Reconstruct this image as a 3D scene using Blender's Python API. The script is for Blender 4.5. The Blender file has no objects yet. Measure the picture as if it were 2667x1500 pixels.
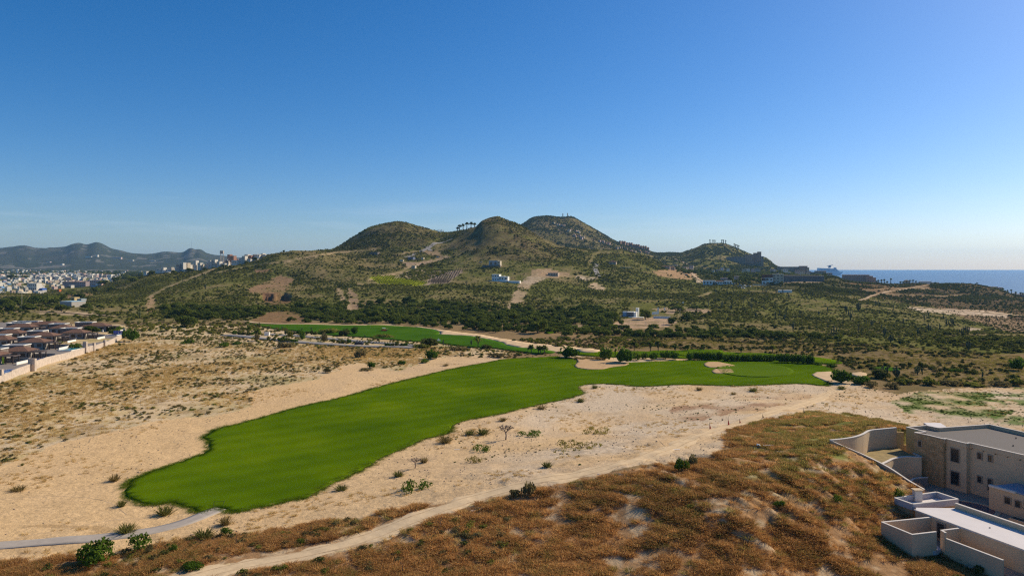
import bpy, bmesh, math, random
import numpy as np
from mathutils import Vector, Matrix
from mathutils.geometry import delaunay_2d_cdt

# ------------------------------------------------------------------ camera, sky, sun, exposure
CX, LV, F, CZ = 1333.5, 694.0, 1850.0, 36.0      # photo centre column, eye-level row, focal length in photo px, eye height in m
scene = bpy.context.scene
cam_d = bpy.data.cameras.new('camera'); cam = bpy.data.objects.new('camera', cam_d)
scene.collection.objects.link(cam); scene.camera = cam
cam.location = (0, 0, CZ); cam.rotation_euler = (math.radians(90), 0, 0)
cam_d.sensor_width = 36.0; cam_d.lens = F / 2667.0 * 36.0
cam_d.shift_y = -(750.0 - LV) / 2667.0
cam_d.clip_start = 1.0; cam_d.clip_end = 60000.0

SUN_EL, SUN_AZ = math.radians(35), math.radians(61)     # azimuth clockwise from +Y
world = bpy.data.worlds.new('World'); scene.world = world; world.use_nodes = True
nt = world.node_tree; nt.nodes.clear()
sky = nt.nodes.new('ShaderNodeTexSky'); sky.sky_type = 'NISHITA'; sky.sun_disc = False
sky.sun_elevation = SUN_EL; sky.sun_rotation = SUN_AZ
sky.altitude = 100; sky.air_density = 0.85; sky.dust_density = 0.7; sky.ozone_density = 5.0
hs = nt.nodes.new('ShaderNodeHueSaturation'); hs.inputs['Saturation'].default_value = 1.32
bg = nt.nodes.new('ShaderNodeBackground'); bg.inputs['Strength'].default_value = 0.116
wo = nt.nodes.new('ShaderNodeOutputWorld')
tint = nt.nodes.new('ShaderNodeMix'); tint.data_type = 'RGBA'; tint.blend_type = 'MULTIPLY'; tint.inputs[0].default_value = 1.0; tint.inputs[7].default_value = (1.0, 0.97, 0.985, 1)
nt.links.new(sky.outputs[0], tint.inputs[6]); nt.links.new(tint.outputs[2], hs.inputs['Color'])
# thin cirrus streak low in the sky
tc = nt.nodes.new('ShaderNodeTexCoord'); mp = nt.nodes.new('ShaderNodeMapping')
mp.inputs['Scale'].default_value = (2.2, 2.2, 26.0); mp.inputs['Rotation'].default_value = (0, math.radians(2), 0)
cn = nt.nodes.new('ShaderNodeTexNoise'); cn.inputs['Scale'].default_value = 2.0; cn.inputs['Detail'].default_value = 7; cn.inputs['Roughness'].default_value = 0.6
cr = nt.nodes.new('ShaderNodeMapRange'); cr.inputs['From Min'].default_value = 0.52; cr.inputs['From Max'].default_value = 0.80
cr.inputs['To Min'].default_value = 0.0; cr.inputs['To Max'].default_value = 0.22
sp = nt.nodes.new('ShaderNodeSeparateXYZ')
w1 = nt.nodes.new('ShaderNodeMapRange'); w1.inputs['From Min'].default_value = 0.02; w1.inputs['From Max'].default_value = 0.05
w2 = nt.nodes.new('ShaderNodeMapRange'); w2.inputs['From Min'].default_value = 0.10; w2.inputs['From Max'].default_value = 0.06
m1 = nt.nodes.new('ShaderNodeMath'); m1.operation = 'MULTIPLY'; m2 = nt.nodes.new('ShaderNodeMath'); m2.operation = 'MULTIPLY'
mx = nt.nodes.new('ShaderNodeMix'); mx.data_type = 'RGBA'; mx.inputs[7].default_value = (6.5, 7.2, 8.0, 1)
L = nt.links.new
L(tc.outputs['Generated'], mp.inputs['Vector']); L(mp.outputs[0], cn.inputs['Vector']); L(cn.outputs['Fac'], cr.inputs['Value'])
L(tc.outputs['Generated'], sp.inputs[0]); L(sp.outputs['Z'], w1.inputs['Value']); L(sp.outputs['Z'], w2.inputs['Value'])
L(w1.outputs[0], m1.inputs[0]); L(w2.outputs[0], m1.inputs[1]); L(m1.outputs[0], m2.inputs[0]); L(cr.outputs[0], m2.inputs[1])
L(m2.outputs[0], mx.inputs[0]); L(hs.outputs[0], mx.inputs[6]); L(mx.outputs[2], bg.inputs['Color']); L(bg.outputs[0], wo.inputs['Surface'])

sun_d = bpy.data.lights.new('sun', 'SUN'); sun_d.energy = 4.8; sun_d.angle = math.radians(0.53); sun_d.color = (1.0, 0.885, 0.68)
sun = bpy.data.objects.new('sun', sun_d); scene.collection.objects.link(sun)
sv = Vector((math.sin(SUN_AZ) * math.cos(SUN_EL), math.cos(SUN_AZ) * math.cos(SUN_EL), math.sin(SUN_EL)))
sun.rotation_euler = (-sv).to_track_quat('-Z', 'Y').to_euler(); sun.location = (60, 0, 120)

scene.view_settings.view_transform = 'Standard'; scene.view_settings.look = 'None'
scene.view_settings.exposure = 0.07; scene.view_settings.gamma = 1.0; scene.view_settings.use_curve_mapping = False
scene.cycles.max_bounces = 6; scene.cycles.diffuse_bounces = 4; scene.cycles.volume_bounces = 1
scene.cycles.transparent_max_bounces = 8
scene.cycles.use_denoising = False; scene.cycles.filter_width = 1.25

rng = np.random.default_rng(7); random.seed(7)
COL = scene.collection

# ------------------------------------------------------------------ helpers
def s2l(r, g, b):
    f = lambda c: (c / 255 / 12.92) if c / 255 <= 0.04045 else ((c / 255 + 0.055) / 1.055) ** 2.4
    return (f(r), f(g), f(b))

def _h(ix, iy, seed):
    n = (ix.astype(np.int64) * 374761393 + iy.astype(np.int64) * 668265263 + seed * 974634777) & 0xFFFFFFFF
    n = ((n ^ (n >> 13)) * 1274126177) & 0xFFFFFFFF
    n = (n ^ (n >> 16)) & 0xFFFFFFFF
    n = (n * 2246822519) & 0xFFFFFFFF
    return ((n ^ (n >> 15)) & 0xFFFFFF) / float(0xFFFFFF)

def vnoise(x, y, seed=0):
    x = np.asarray(x, float); y = np.asarray(y, float)
    ix = np.floor(x); iy = np.floor(y); fx = x - ix; fy = y - iy
    fx = fx * fx * fx * (fx * (fx * 6 - 15) + 10); fy = fy * fy * fy * (fy * (fy * 6 - 15) + 10)
    a = _h(ix, iy, seed); b = _h(ix + 1, iy, seed); c = _h(ix, iy + 1, seed); d = _h(ix + 1, iy + 1, seed)
    return (a + (b - a) * fx) * (1 - fy) + (c + (d - c) * fx) * fy

def fbm(x, y, scale, octv=4, seed=0, gain=0.5):
    x = np.asarray(x, float) / scale; y = np.asarray(y, float) / scale
    t = 0; a = 1.0; s = 0
    for k in range(octv):
        t = t + a * (vnoise(x, y, seed + k * 17) * 2 - 1); s += a; a *= gain
        x, y = (x * 0.8 - y * 0.6) * 2 + 3.7, (x * 0.6 + y * 0.8) * 2 + 9.1
    return t / s

def ridged(x, y, scale, octv=3, seed=0):
    x = np.asarray(x, float) / scale; y = np.asarray(y, float) / scale
    t = 0; a = 1.0; s = 0
    for k in range(octv):
        t = t + a * (1 - np.abs(vnoise(x, y, seed + k * 13) * 2 - 1)); s += a; a *= 0.5
        x, y = (x * 0.8 - y * 0.6) * 2 + 5.3, (x * 0.6 + y * 0.8) * 2 + 1.7
    return t / s

def sstep(a, b, x):
    t = np.clip((x - a) / (b - a), 0, 1); return t * t * (3 - 2 * t)

def pchip(xs, ys, x):
    """monotone cubic through knots, vectorised over x (1-D knots)"""
    xs = np.asarray(xs, float); ys = np.asarray(ys, float); h = np.diff(xs); d = np.diff(ys) / h
    m = np.zeros_like(ys)
    if len(xs) > 2:
        w1_ = 2 * h[1:] + h[:-1]; w2_ = h[1:] + 2 * h[:-1]
        with np.errstate(divide='ignore', invalid='ignore'):
            mm = (w1_ + w2_) / (w1_ / d[:-1] + w2_ / d[1:])
        m[1:-1] = np.where(d[:-1] * d[1:] > 0, mm, 0)
    m[0] = d[0]; m[-1] = d[-1]
    x = np.clip(x, xs[0], xs[-1]); i = np.clip(np.searchsorted(xs, x) - 1, 0, len(xs) - 2)
    t = (x - xs[i]) / h[i]
    return ((2 * t**3 - 3 * t**2 + 1) * ys[i] + (t**3 - 2 * t**2 + t) * h[i] * m[i]
            + (-2 * t**3 + 3 * t**2) * ys[i + 1] + (t**3 - t**2) * h[i] * m[i + 1])

def inpoly(px, py, poly):
    px = np.asarray(px, float); py = np.asarray(py, float); ins = np.zeros(px.shape, bool)
    n = len(poly)
    for i in range(n):
        x1, y1 = poly[i]; x2, y2 = poly[(i + 1) % n]
        if y1 == y2: continue
        c = ((y1 > py) != (y2 > py)) & (px < (x2 - x1) * (py - y1) / (y2 - y1) + x1)
        ins ^= c
    return ins

def dist_line(px, py, line):
    d = np.full(np.shape(px), 1e9)
    for (x1, y1), (x2, y2) in zip(line[:-1], line[1:]):
        vx, vy = x2 - x1, y2 - y1; l2 = vx * vx + vy * vy + 1e-9
        t = np.clip(((px - x1) * vx + (py - y1) * vy) / l2, 0, 1)
        d = np.minimum(d, np.hypot(px - x1 - t * vx, py - y1 - t * vy))
    return d

K = 1.0353
def V1(pts): return [(x * K, y * K) for x, y in pts]     # points read in the 2576-px wide view of the photo

# ------------------------------------------------------------------ materials
MATS = {}
def new_mat(name):
    m = bpy.data.materials.new(name); m.use_nodes = True
    n = m.node_tree; b = n.nodes['Principled BSDF']; MATS[name] = m
    return m, n, b

def mat(name, c, rough=0.85, var=0.12, scale=1.5, bump=0.0, metal=0.0, spec=0.3, detail=5, c2=None, objvar=0.0, stretch=(1, 1, 1), bscale=None):
    """colour with procedural mottling, optional relief"""
    m, n, b = new_mat(name); L = n.links.new
    g = n.nodes.new('ShaderNodeNewGeometry'); mp = n.nodes.new('ShaderNodeMapping'); mp.inputs['Scale'].default_value = stretch
    L(g.outputs['Position'], mp.inputs['Vector'])
    t = n.nodes.new('ShaderNodeTexNoise'); t.inputs['Scale'].default_value = scale; t.inputs['Detail'].default_value = detail; t.inputs['Roughness'].default_value = 0.62
    L(mp.outputs[0], t.inputs['Vector'])
    r = n.nodes.new('ShaderNodeValToRGB'); r.color_ramp.elements[0].position = 0.3; r.color_ramp.elements[1].position = 0.7
    ca = tuple(max(0, v * (1 - var)) for v in c); cb = c2 if c2 else tuple(min(1, v * (1 + var)) for v in c)
    r.color_ramp.elements[0].color = (*ca, 1); r.color_ramp.elements[1].color = (*cb, 1)
    L(t.outputs['Fac'], r.inputs[0]); out = r.outputs[0]
    if objvar:
        oi = n.nodes.new('ShaderNodeObjectInfo'); hv = n.nodes.new('ShaderNodeHueSaturation')
        mr = n.nodes.new('ShaderNodeMapRange'); mr.inputs['To Min'].default_value = 1 - objvar; mr.inputs['To Max'].default_value = 1 + objvar
        L(oi.outputs['Random'], mr.inputs['Value']); L(mr.outputs[0], hv.inputs['Value'])
        mh = n.nodes.new('ShaderNodeMapRange'); mh.inputs['To Min'].default_value = 0.5 - objvar * 0.07; mh.inputs['To Max'].default_value = 0.5 + objvar * 0.05
        mm = n.nodes.new('ShaderNodeMath'); mm.operation = 'MULTIPLY_ADD'; mm.inputs[1].default_value = 7.31; mm.inputs[2].default_value = 0.17
        fr = n.nodes.new('ShaderNodeMath'); fr.operation = 'FRACT'
        L(oi.outputs['Random'], mm.inputs[0]); L(mm.outputs[0], fr.inputs[0]); L(fr.outputs[0], mh.inputs['Value']); L(mh.outputs[0], hv.inputs['Hue'])
        L(out, hv.inputs['Color']); out = hv.outputs[0]
    L(out, b.inputs['Base Color'])
    b.inputs['Roughness'].default_value = rough; b.inputs['Metallic'].default_value = metal; b.inputs['Specular IOR Level'].default_value = spec
    if bump:
        bp = n.nodes.new('ShaderNodeBump'); bp.inputs['Strength'].default_value = 1.0; bp.inputs['Distance'].default_value = bump
        if bscale:
            t2 = n.nodes.new('ShaderNodeTexNoise'); t2.inputs['Scale'].default_value = bscale; t2.inputs['Detail'].default_value = 4
            L(mp.outputs[0], t2.inputs['Vector']); L(t2.outputs['Fac'], bp.inputs['Height'])
        else: L(t.outputs['Fac'], bp.inputs['Height'])
        L(bp.outputs[0], b.inputs['Normal'])
    return m

# ------------------------------------------------------------------ object helpers
def tag(o, label=None, cat=None, group=None, kind=None):
    if label: o['label'] = label
    if cat: o['category'] = cat
    if group: o['group'] = group
    if kind: o['kind'] = kind
    return o

def thing(name, label, cat, loc=(0, 0, 0), rz=0, group=None):
    o = bpy.data.objects.new(name, None); COL.objects.link(o); o.location = loc; o.rotation_euler = (0, 0, rz)
    o.empty_display_size = 0.5
    return tag(o, label, cat, group)

def put(name, me, parent=None, loc=(0, 0, 0), rz=0, sc=1):
    o = bpy.data.objects.new(name, me); COL.objects.link(o); o.location = loc; o.rotation_euler = (0, 0, rz)
    o.scale = (sc, sc, sc) if np.isscalar(sc) else sc
    if parent: o.parent = parent
    return o

def copy_tree(o, parent=None):
    c = o.copy(); COL.objects.link(c)
    if parent: c.parent = parent
    for ch in list(o.children): copy_tree(ch, c)
    return c

class MB:
    def __init__(s): s.v = []; s.f = []
    def add(s, vs, fs):
        n = len(s.v); s.v += [tuple(v) for v in vs]; s.f += [tuple(i + n for i in f) for f in fs]; return s
    def box(s, x0, x1, y0, y1, z0, z1):
        return s.add([(x0, y0, z0), (x1, y0, z0), (x1, y1, z0), (x0, y1, z0), (x0, y0, z1), (x1, y0, z1), (x1, y1, z1), (x0, y1, z1)],
                     [(0, 3, 2, 1), (4, 5, 6, 7), (0, 1, 5, 4), (1, 2, 6, 5), (2, 3, 7, 6), (3, 0, 4, 7)])
    def obox(s, p, q, w, z0, z1, z0b=None, z1b=None):
        """wall between plan points p and q, thickness w centred; heights may differ at q"""
        z0b = z0 if z0b is None else z0b; z1b = z1 if z1b is None else z1b
        dx, dy = q[0] - p[0], q[1] - p[1]; l = math.hypot(dx, dy) or 1; nx, ny = -dy / l * w / 2, dx / l * w / 2
        return s.add([(p[0] - nx, p[1] - ny, z0), (q[0] - nx, q[1] - ny, z0b), (q[0] + nx, q[1] + ny, z0b), (p[0] + nx, p[1] + ny, z0),
                      (p[0] - nx, p[1] - ny, z1), (q[0] - nx, q[1] - ny, z1b), (q[0] + nx, q[1] + ny, z1b), (p[0] + nx, p[1] + ny, z1)],
                     [(0, 3, 2, 1), (4, 5, 6, 7), (0, 1, 5, 4), (1, 2, 6, 5), (2, 3, 7, 6), (3, 0, 4, 7)])
    def prism(s, poly, z0, z1):
        n = len(poly)
        a = sum(poly[i][0] * poly[(i + 1) % n][1] - poly[(i + 1) % n][0] * poly[i][1] for i in range(n))
        if a < 0: poly = poly[::-1]
        return s.add([(x, y, z0) for x, y in poly] + [(x, y, z1) for x, y in poly],
                     [tuple(range(n - 1, -1, -1)), tuple(range(n, 2 * n))] + [(i, (i + 1) % n, (i + 1) % n + n, i + n) for i in range(n)])
    def hip(s, x0, x1, y0, y1, z0, h, ov=0.4):
        x0 -= ov; x1 += ov; y0 -= ov; y1 += ov; w = min(x1 - x0, y1 - y0) / 2
        if x1 - x0 > y1 - y0: a, b = (x0 + w, (y0 + y1) / 2), (x1 - w, (y0 + y1) / 2)
        else: a, b = ((x0 + x1) / 2, y0 + w), ((x0 + x1) / 2, y1 - w)
        vs = [(x0, y0, z0), (x1, y0, z0), (x1, y1, z0), (x0, y1, z0), (*a, z0 + h), (*b, z0 + h)]
        if x1 - x0 > y1 - y0: fs = [(0, 1, 5, 4), (1, 2, 5), (2, 3, 4, 5), (3, 0, 4), (3, 2, 1, 0)]
        else: fs = [(0, 1, 4), (1, 2, 5, 4), (2, 3, 5), (3, 0, 4, 5), (3, 2, 1, 0)]
        return s.add(vs, fs)
    def tube(s, pts, rad, n=6, cap=True):
        base = len(s.v); k = len(pts)
        for i, p in enumerate(pts):
            p = Vector(p); d = (Vector(pts[min(i + 1, k - 1)]) - Vector(pts[max(i - 1, 0)]))
            d = d.normalized() if d.length > 1e-9 else Vector((0, 0, 1))
            a = d.cross(Vector((0.13, 0.97, 0.2)))
            if a.length < 1e-3: a = d.cross(Vector((1, 0, 0)))
            a.normalize(); b = d.cross(a); r = rad[i] if hasattr(rad, '__len__') else rad
            for j in range(n):
                t = 2 * math.pi * j / n; q = p + (a * math.cos(t) + b * math.sin(t)) * r; s.v.append(tuple(q))
        for i in range(k - 1):
            for j in range(n):
                s.f.append((base + i * n + j, base + i * n + (j + 1) % n, base + (i + 1) * n + (j + 1) % n, base + (i + 1) * n + j))
        if cap:
            s.f.append(tuple(base + j for j in range(n))[::-1]); s.f.append(tuple(base + (k - 1) * n + j for j in range(n)))
        return s
    def mesh(s, name, m=None, smooth=False):
        me = bpy.data.meshes.new(name); me.from_pydata(s.v, [], s.f)
        if m: me.materials.append(m)
        if smooth: me.polygons.foreach_set('use_smooth', [True] * len(me.polygons))
        me.update(); return me
    def build(s, name, m, parent=None, loc=(0, 0, 0), rz=0, smooth=False):
        return put(name, s.mesh(name, m, smooth), parent, loc, rz)

def np_mesh(name, co, quads, m=None, smooth=True):
    me = bpy.data.meshes.new(name); co = np.asarray(co, np.float32); quads = np.asarray(quads, np.int32)
    me.vertices.add(len(co)); me.vertices.foreach_set('co', co.ravel())
    k = quads.shape[1]; me.loops.add(quads.size); me.loops.foreach_set('vertex_index', quads.ravel())
    me.polygons.add(len(quads)); me.polygons.foreach_set('loop_start', np.arange(0, quads.size, k, dtype=np.int32))
    me.update(calc_edges=True)
    if smooth: me.polygons.foreach_set('use_smooth', np.ones(len(quads), bool))
    if m: me.materials.append(m)
    me.validate(); return me
# ------------------------------------------------------------------ terrain: ridge and valley lines read as (column, distance, row)
CURVES = [
 [(-600,450,842),(900,450,842),(1300,450,846),(1700,450,858),(2200,450,866),(3300,450,872)],
 [(-600,600,800),(300,600,802),(700,580,806),(1100,560,820),(1500,580,816),(1800,600,812),(2100,560,832),(2400,560,846),(2667,560,868),(3300,560,880)],
 [(-600,850,775),(0,850,772),(150,850,775),(300,850,768),(450,850,745),(600,850,735),(800,820,745),(1000,800,745),(1200,800,748),(1400,800,755),(1600,800,765),(1800,800,770),(2000,800,768),(2100,800,772),(2300,800,788),(2450,800,803),(2667,800,818),(3300,800,830)],
 [(-600,1100,765),(0,1100,764),(150,1100,766),(250,1100,757),(330,1100,735),(406,1100,714),(474,1100,709),(528,1100,703),(583,1100,692),(622,1100,689),(668,1100,680),(707,1100,667),(738,1100,663),(780,1100,660),(827,1100,656),(865,1100,660),(1000,1050,684),(1100,1050,686),(1200,1050,678),(1296,1050,668),(1350,1050,668),(1450,1050,678),(1600,1050,700),(1700,1050,714),(1850,1000,742),(2000,1000,742),(2100,1000,738),(2200,1000,747),(2350,1000,765),(2500,1000,780),(2667,1000,785),(3300,1000,800)],
 [(-600,1450,745),(0,1450,742),(200,1450,742),(300,1450,734),(400,1450,722),(528,1450,712),(600,1450,705),(668,1450,694),(738,1450,676),(827,1450,660),(865,1450,651),(926,1450,616),(967,1450,594),(1000,1450,586),(1036,1450,582.6),(1092,1450,594),(1133,1450,605),(1147,1450,609),(1188,1400,606.6),(1238,1350,597),(1257,1350,580),(1275,1350,572),(1296,1350,568),(1321,1350,576),(1341,1350,581),(1361,1350,589),(1383,1350,605),(1410,1350,623),(1438,1350,636),(1455,1350,642),(1515,1350,648),(1565,1350,654.5),(1604,1350,656),(1640,1350,659),(1686,1300,670),(1714,1300,683),(1730,1250,692),(1850,1250,719),(1950,1250,724),(2050,1200,728),(2114,1200,724),(2150,1200,721),(2172,1200,721),(2200,1200,734),(2265,1200,740),(2416,1200,741),(2486,1200,741),(2533,1200,742),(2568,1200,749),(2614,1200,761),(2667,1200,777),(2900,1200,790),(3300,1200,800)],
 [(-600,1800,732),(0,1800,729),(300,1800,724),(400,1800,720),(738,1800,702),(865,1800,690),(1036,1800,650),(1188,1750,650),(1296,1750,650),(1500,1800,664),(1640,1700,674),(1750,1600,704),(1850,1600,708),(1950,1600,713),(2050,1600,716),(2110,1600,732),(2200,1600,738),(2280,1600,742),(2320,1600,752),(2450,1550,762),(2667,1450,778),(3300,1450,800)],
 [(-600,2600,717),(0,2600,716),(300,2600,714),(400,2600,712),(738,2600,702),(1000,2600,690),(1240,2650,660),(1330,2700,600),(1361,2700,586),(1391,2700,569),(1419,2700,564),(1466,2700,568),(1482,2700,567.6),(1521,2700,584),(1571,2700,612),(1612,2650,634),(1645,2600,642),(1686,2600,653),(1714,2600,659),(1769,2600,660),(1811,2600,648),(1844,2600,637),(1880,2600,637),(1907,2600,645),(1935,2600,656),(1965,2600,668),(2001,2600,678),(2021,2600,693),(2060,2500,704),(2090,2500,714),(2110,2500,732),(2150,2500,750),(3300,2500,760)],
 [(-600,4300,704),(300,4300,705),(740,4300,703),(1200,4300,705),(1800,4300,712),(2000,4300,722),(3300,4300,732)],
 [(-600,7000,655),(-100,7000,642),(0,7000,647.5),(28,7000,647),(63,7000,645),(94,7000,650.5),(166,7000,647),(190,7000,638.6),(204,7000,636.7),(224,7000,640.6),(248,7000,636),(265,7000,641),(290,7000,652),(317,7000,659),(359,7000,665),(395,7000,667),(428,7000,661),(469,7000,660),(500,7000,645.5),(508,7000,648),(516,7000,647),(538,7000,656.6),(566,7000,662),(593,7000,665),(650,7000,672),(740,7000,682),(900,7000,692),(1200,7000,702),(1600,7000,712),(2000,7000,718),(3300,7000,720)],
 [(-600,9500,700),(900,9500,702),(1400,9500,708),(3300,9500,712)],
]
# near field: thin-plate surface through known spot heights (column, row, height above the plain)
SPOTS = [(2162,1150,7.6),(2100,1140,7.2),(2000,1130,6.0),(1900,1180,6.3),(1850,1120,4.6),(1750,1210,6.0),(1600,1230,5.2),(1450,1260,4.4),(1300,1290,3.4),
 (1100,1370,2.0),(900,1430,1.0),(700,1480,.4),(2200,1110,6.6),(2270,1104,7.4),(2335,1104,7.2),(2180,1085,3.4),(2000,1072,2.4),(1900,1090,2.6),(2252,1196,5.6),(2291,1221,4.7),
 (2395,1284,2.9),(2200,1250,5.2),(2100,1250,6.0),(2200,1350,3.0),(2290,1390,.9),(2340,1440,.3),(2430,1498,-.1),(2000,1350,4.6),(1900,1450,3.0),(1700,1450,2.3),
 (1500,1450,1.5),(1300,1450,1.0),(1100,1480,.4),(2100,1480,1.0),(2000,1290,5.6),(1800,1320,5.0),(1600,1330,3.6),(1450,1330,3.0),(1250,1390,1.8),
 (1500,1140,1.0),(1300,1200,.6),(1700,1080,.6),(2120,1015,.2),(2350,1050,.3),(2550,1050,.2),(600,1400,.1),(300,1450,0),(1000,1250,0),(1350,1090,0)]
sx = [((CZ - z) * F / (v - LV), u, z) for u, v, z in SPOTS]
S_XY = np.array([((u - CX) / F * y, y) for y, u, z in sx]); S_Z = np.array([z for _, _, z in sx])
extra = [(x, y, 0.0) for x, y in [(-60,75),(-60,100),(-60,140),(-40,170),(0,190),(50,200),(100,190),(140,170),(130,120),(120,80),(90,60),(60,50),(30,45),(0,50),(-30,60),(-60,50),(0,145),(25,160),(90,150),(100,100),(70,75)]]
S_XY = np.vstack([S_XY, [(a, b) for a, b, _ in extra]]); S_Z = np.concatenate([S_Z, [c for _, _, c in extra]])
def _tps_k(r2): return np.where(r2 > 1e-9, r2 * np.log(np.maximum(r2, 1e-9)) * 0.5, 0)
_n = len(S_XY); _d2 = ((S_XY[:, None] - S_XY[None]) ** 2).sum(-1)
_A = np.zeros((_n + 3, _n + 3)); _A[:_n, :_n] = _tps_k(_d2) + np.eye(_n) * 3.0
_A[:_n, _n] = 1; _A[:_n, _n + 1:] = S_XY; _A[_n, :_n] = 1; _A[_n + 1:, :_n] = S_XY.T
_W = np.linalg.solve(_A, np.concatenate([S_Z, [0, 0, 0]]))
def mound(x, y):
    x = np.asarray(x, float); y = np.asarray(y, float); out = np.zeros(x.shape)
    m = (x > -62) & (x < 142) & (y > 44) & (y < 202)
    xm, ym = x[m], y[m]; z = _W[_n] + _W[_n + 1] * xm + _W[_n + 2] * ym
    for k in range(_n): z = z + _W[k] * _tps_k((xm - S_XY[k, 0]) ** 2 + (ym - S_XY[k, 1]) ** 2)
    fade = sstep(-62, -45, xm) * sstep(142, 120, xm) * sstep(44, 55, ym) * sstep(202, 185, ym)
    out[m] = z * fade
    return out
# sunken villa yard, cut into the mound behind retaining walls
YARD = [(51.6,115.6),(54.1,116.8),(56.3,118.0),(58.5,119.9),(61.4,122.9),(63.6,123.7),(67.2,125.0),(68.2,125.2),(72,127.5),(84,128),(125,118),(130,50),(80,60),(60,78),(57.5,81),(54.2,87.5),(53.5,88.8),(50.0,87.6),(48.2,91.6),(54.4,95.6),(54.9,97.0),(53.9,99.4),(61.0,102.6),(61.3,105.5),(56.6,113.5)]
FAIRZ = V1([(300,1245),(345,1195),(500,1140),(500,1100),(560,1065),(900,980),(1250,900),(1440,890),(2080,895),(2110,960),(2000,975),(1480,975),(1460,1000),(1150,1075),(760,1262),(580,1300),(470,1290),(330,1275)])
def near_z(x, y):
    z = mound(x, y)
    fw = inpoly(CX + x / y * F, LV + CZ * F / y, FAIRZ)
    z = z + fbm(x, y, 45, 2, 5) * 0.45 + np.where(fw, 0, fbm(x, y, 4.5, 3, 9) * 0.10 * (1 + np.clip(z, 0, 3) * 0.7))
    # gullies on the bank that falls towards the villa
    sl = sstep(1.0, 3.0, z) * sstep(7.4, 5.6, z) * sstep(15, 26, x) * sstep(118, 110, y)
    gu = ridged(x * 0.85 + y * 0.5, (y * 0.85 - x * 0.5) * 0.30, 3.2, 3, 21)
    z = z - sl * (gu - 0.55) * 1.5
    ins = inpoly(x, y, YARD)
    return np.where(ins, 0.35, z)

us = np.arange(-600, 3301, 4.3)
yp = np.concatenate([np.arange(2600, 1500, -12), np.arange(1500, 842, -3.0)])
Yn = (CZ * F) / (yp - LV)
Ys = np.concatenate([Yn, np.exp(np.arange(math.log(Yn[-1]), math.log(1700), 0.0095))[1:], np.exp(np.arange(math.log(1716), math.log(9500), 0.016))])
NU, NY = len(us), len(Ys)
ZG = np.zeros((NY, NU))
cy = np.array([pchip([p[0] for p in c], [p[1] for p in c], us) for c in CURVES])
cz = np.array([CZ - pchip([p[0] for p in c], [p[1] for p in c], us) * (pchip([p[0] for p in c], [p[2] for p in c], us) - LV) / F for c in CURVES])
for j in range(NU):
    k0 = np.array([250.0, 350.0]); z0 = np.array([0.0, -2.0 * float(sstep(1300, 1900, us[j]))])
    ZG[:, j] = pchip(np.concatenate([[20.0], k0, cy[:, j]]), np.concatenate([[0.0], z0, cz[:, j]]), Ys)
XG = (us[None, :] - CX) / F * Ys[:, None]; YG = np.repeat(Ys[:, None], NU, 1); UG = np.repeat(us[None], NY, 0)
amp = sstep(480, 900, YG)
far = sstep(4500, 6500, YG)
ZG += amp * (1 - far) * (fbm(XG, YG, 110, 3, 31) * 3.2 + fbm(XG, YG, 28, 3, 37) * 1.1)
ZG += amp * (1 - far) * sstep(15, 60, ZG) * (ridged(XG, YG, 130, 4, 44) - 0.6) * 13
ZG += far * (ridged(XG, YG, 900, 4, 51) - 0.62) * 75
ZG += (1 - amp) * sstep(240, 320, YG) * fbm(XG, YG, 26, 2, 61) * 0.45
# low banks of the dry wash on the right
bank = sstep(270, 300, YG) * sstep(420, 380, YG) * sstep(1350, 1500, UG)
ZG += bank * (ridged(XG * 0.35, YG, 22, 2, 71) - 0.6) * 3.0
nearm = YG < 240
ZG[nearm] += near_z(XG[nearm], YG[nearm])

# eroded cliff on the left slope: the ground drops below the bare brown apron
def carve(u0, u1, Ya, depth, width):
    m = sstep(u0 - 12, u0 + 6, UG) * sstep(u1 + 12, u1 - 6, UG)
    edge = Ya + 16 * fbm(UG, YG * .3, 14, 3, 81)
    ZG[:] -= m * depth * sstep(edge + 1.5, edge - 3.5, YG) * sstep(edge - width, edge - width * 0.45, YG)
carve(686, 750, 735, 8, 70)

YPX = LV + (CZ - ZG) * F / YG
lz = np.log(Ys)
def gz(x, y):
    """terrain height at plan position(s)"""
    x = np.asarray(x, float); y = np.asarray(y, float)
    u = np.clip((x / np.maximum(y, 1e-6) * F + CX - us[0]) / (us[1] - us[0]), 0, NU - 1.001)
    i = np.clip(np.searchsorted(Ys, y) - 1, 0, NY - 2); t = np.clip((y - Ys[i]) / (Ys[i + 1] - Ys[i]), 0, 1)
    j = u.astype(int); s = u - j
    return (ZG[i, j] * (1 - s) + ZG[i, j + 1] * s) * (1 - t) + (ZG[i + 1, j] * (1 - s) + ZG[i + 1, j + 1] * s) * t

def hit(u, v, ymin=0.0):
    """first ground point seen through photo pixel (u, v)"""
    f = (u - us[0]) / (us[1] - us[0]); j = int(min(max(f, 0), NU - 2)); s = f - j
    col = YPX[:, j] * (1 - s) + YPX[:, j + 1] * s
    ok = np.nonzero((col <= v) & (Ys >= ymin))[0]
    if len(ok) == 0: return None
    i = ok[0]
    if i == 0: Y = Ys[0]
    else:
        a, b = col[i - 1], col[i]; t = (a - v) / (a - b) if a > b else 0; Y = Ys[i - 1] + (Ys[i] - Ys[i - 1]) * min(max(t, 0), 1)
    X = (u - CX) / F * Y
    return (X, Y, float(gz(X, Y)))
def at(u, Y, dz=0.0):
    X = (u - CX) / F * Y; return (X, Y, float(gz(X, Y)) + dz)
def lift(u, v, z):
    Y = (CZ - z) * F / (v - LV); return ((u - CX) / F * Y, Y)

# visibility of every terrain vertex from the lookout, used to spend bushes where they can be seen
run = np.minimum.accumulate(np.vstack([np.full((1, NU), 9999.0), YPX[:-1]]), 0)
VIS = YPX <= run + 1.5

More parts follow.
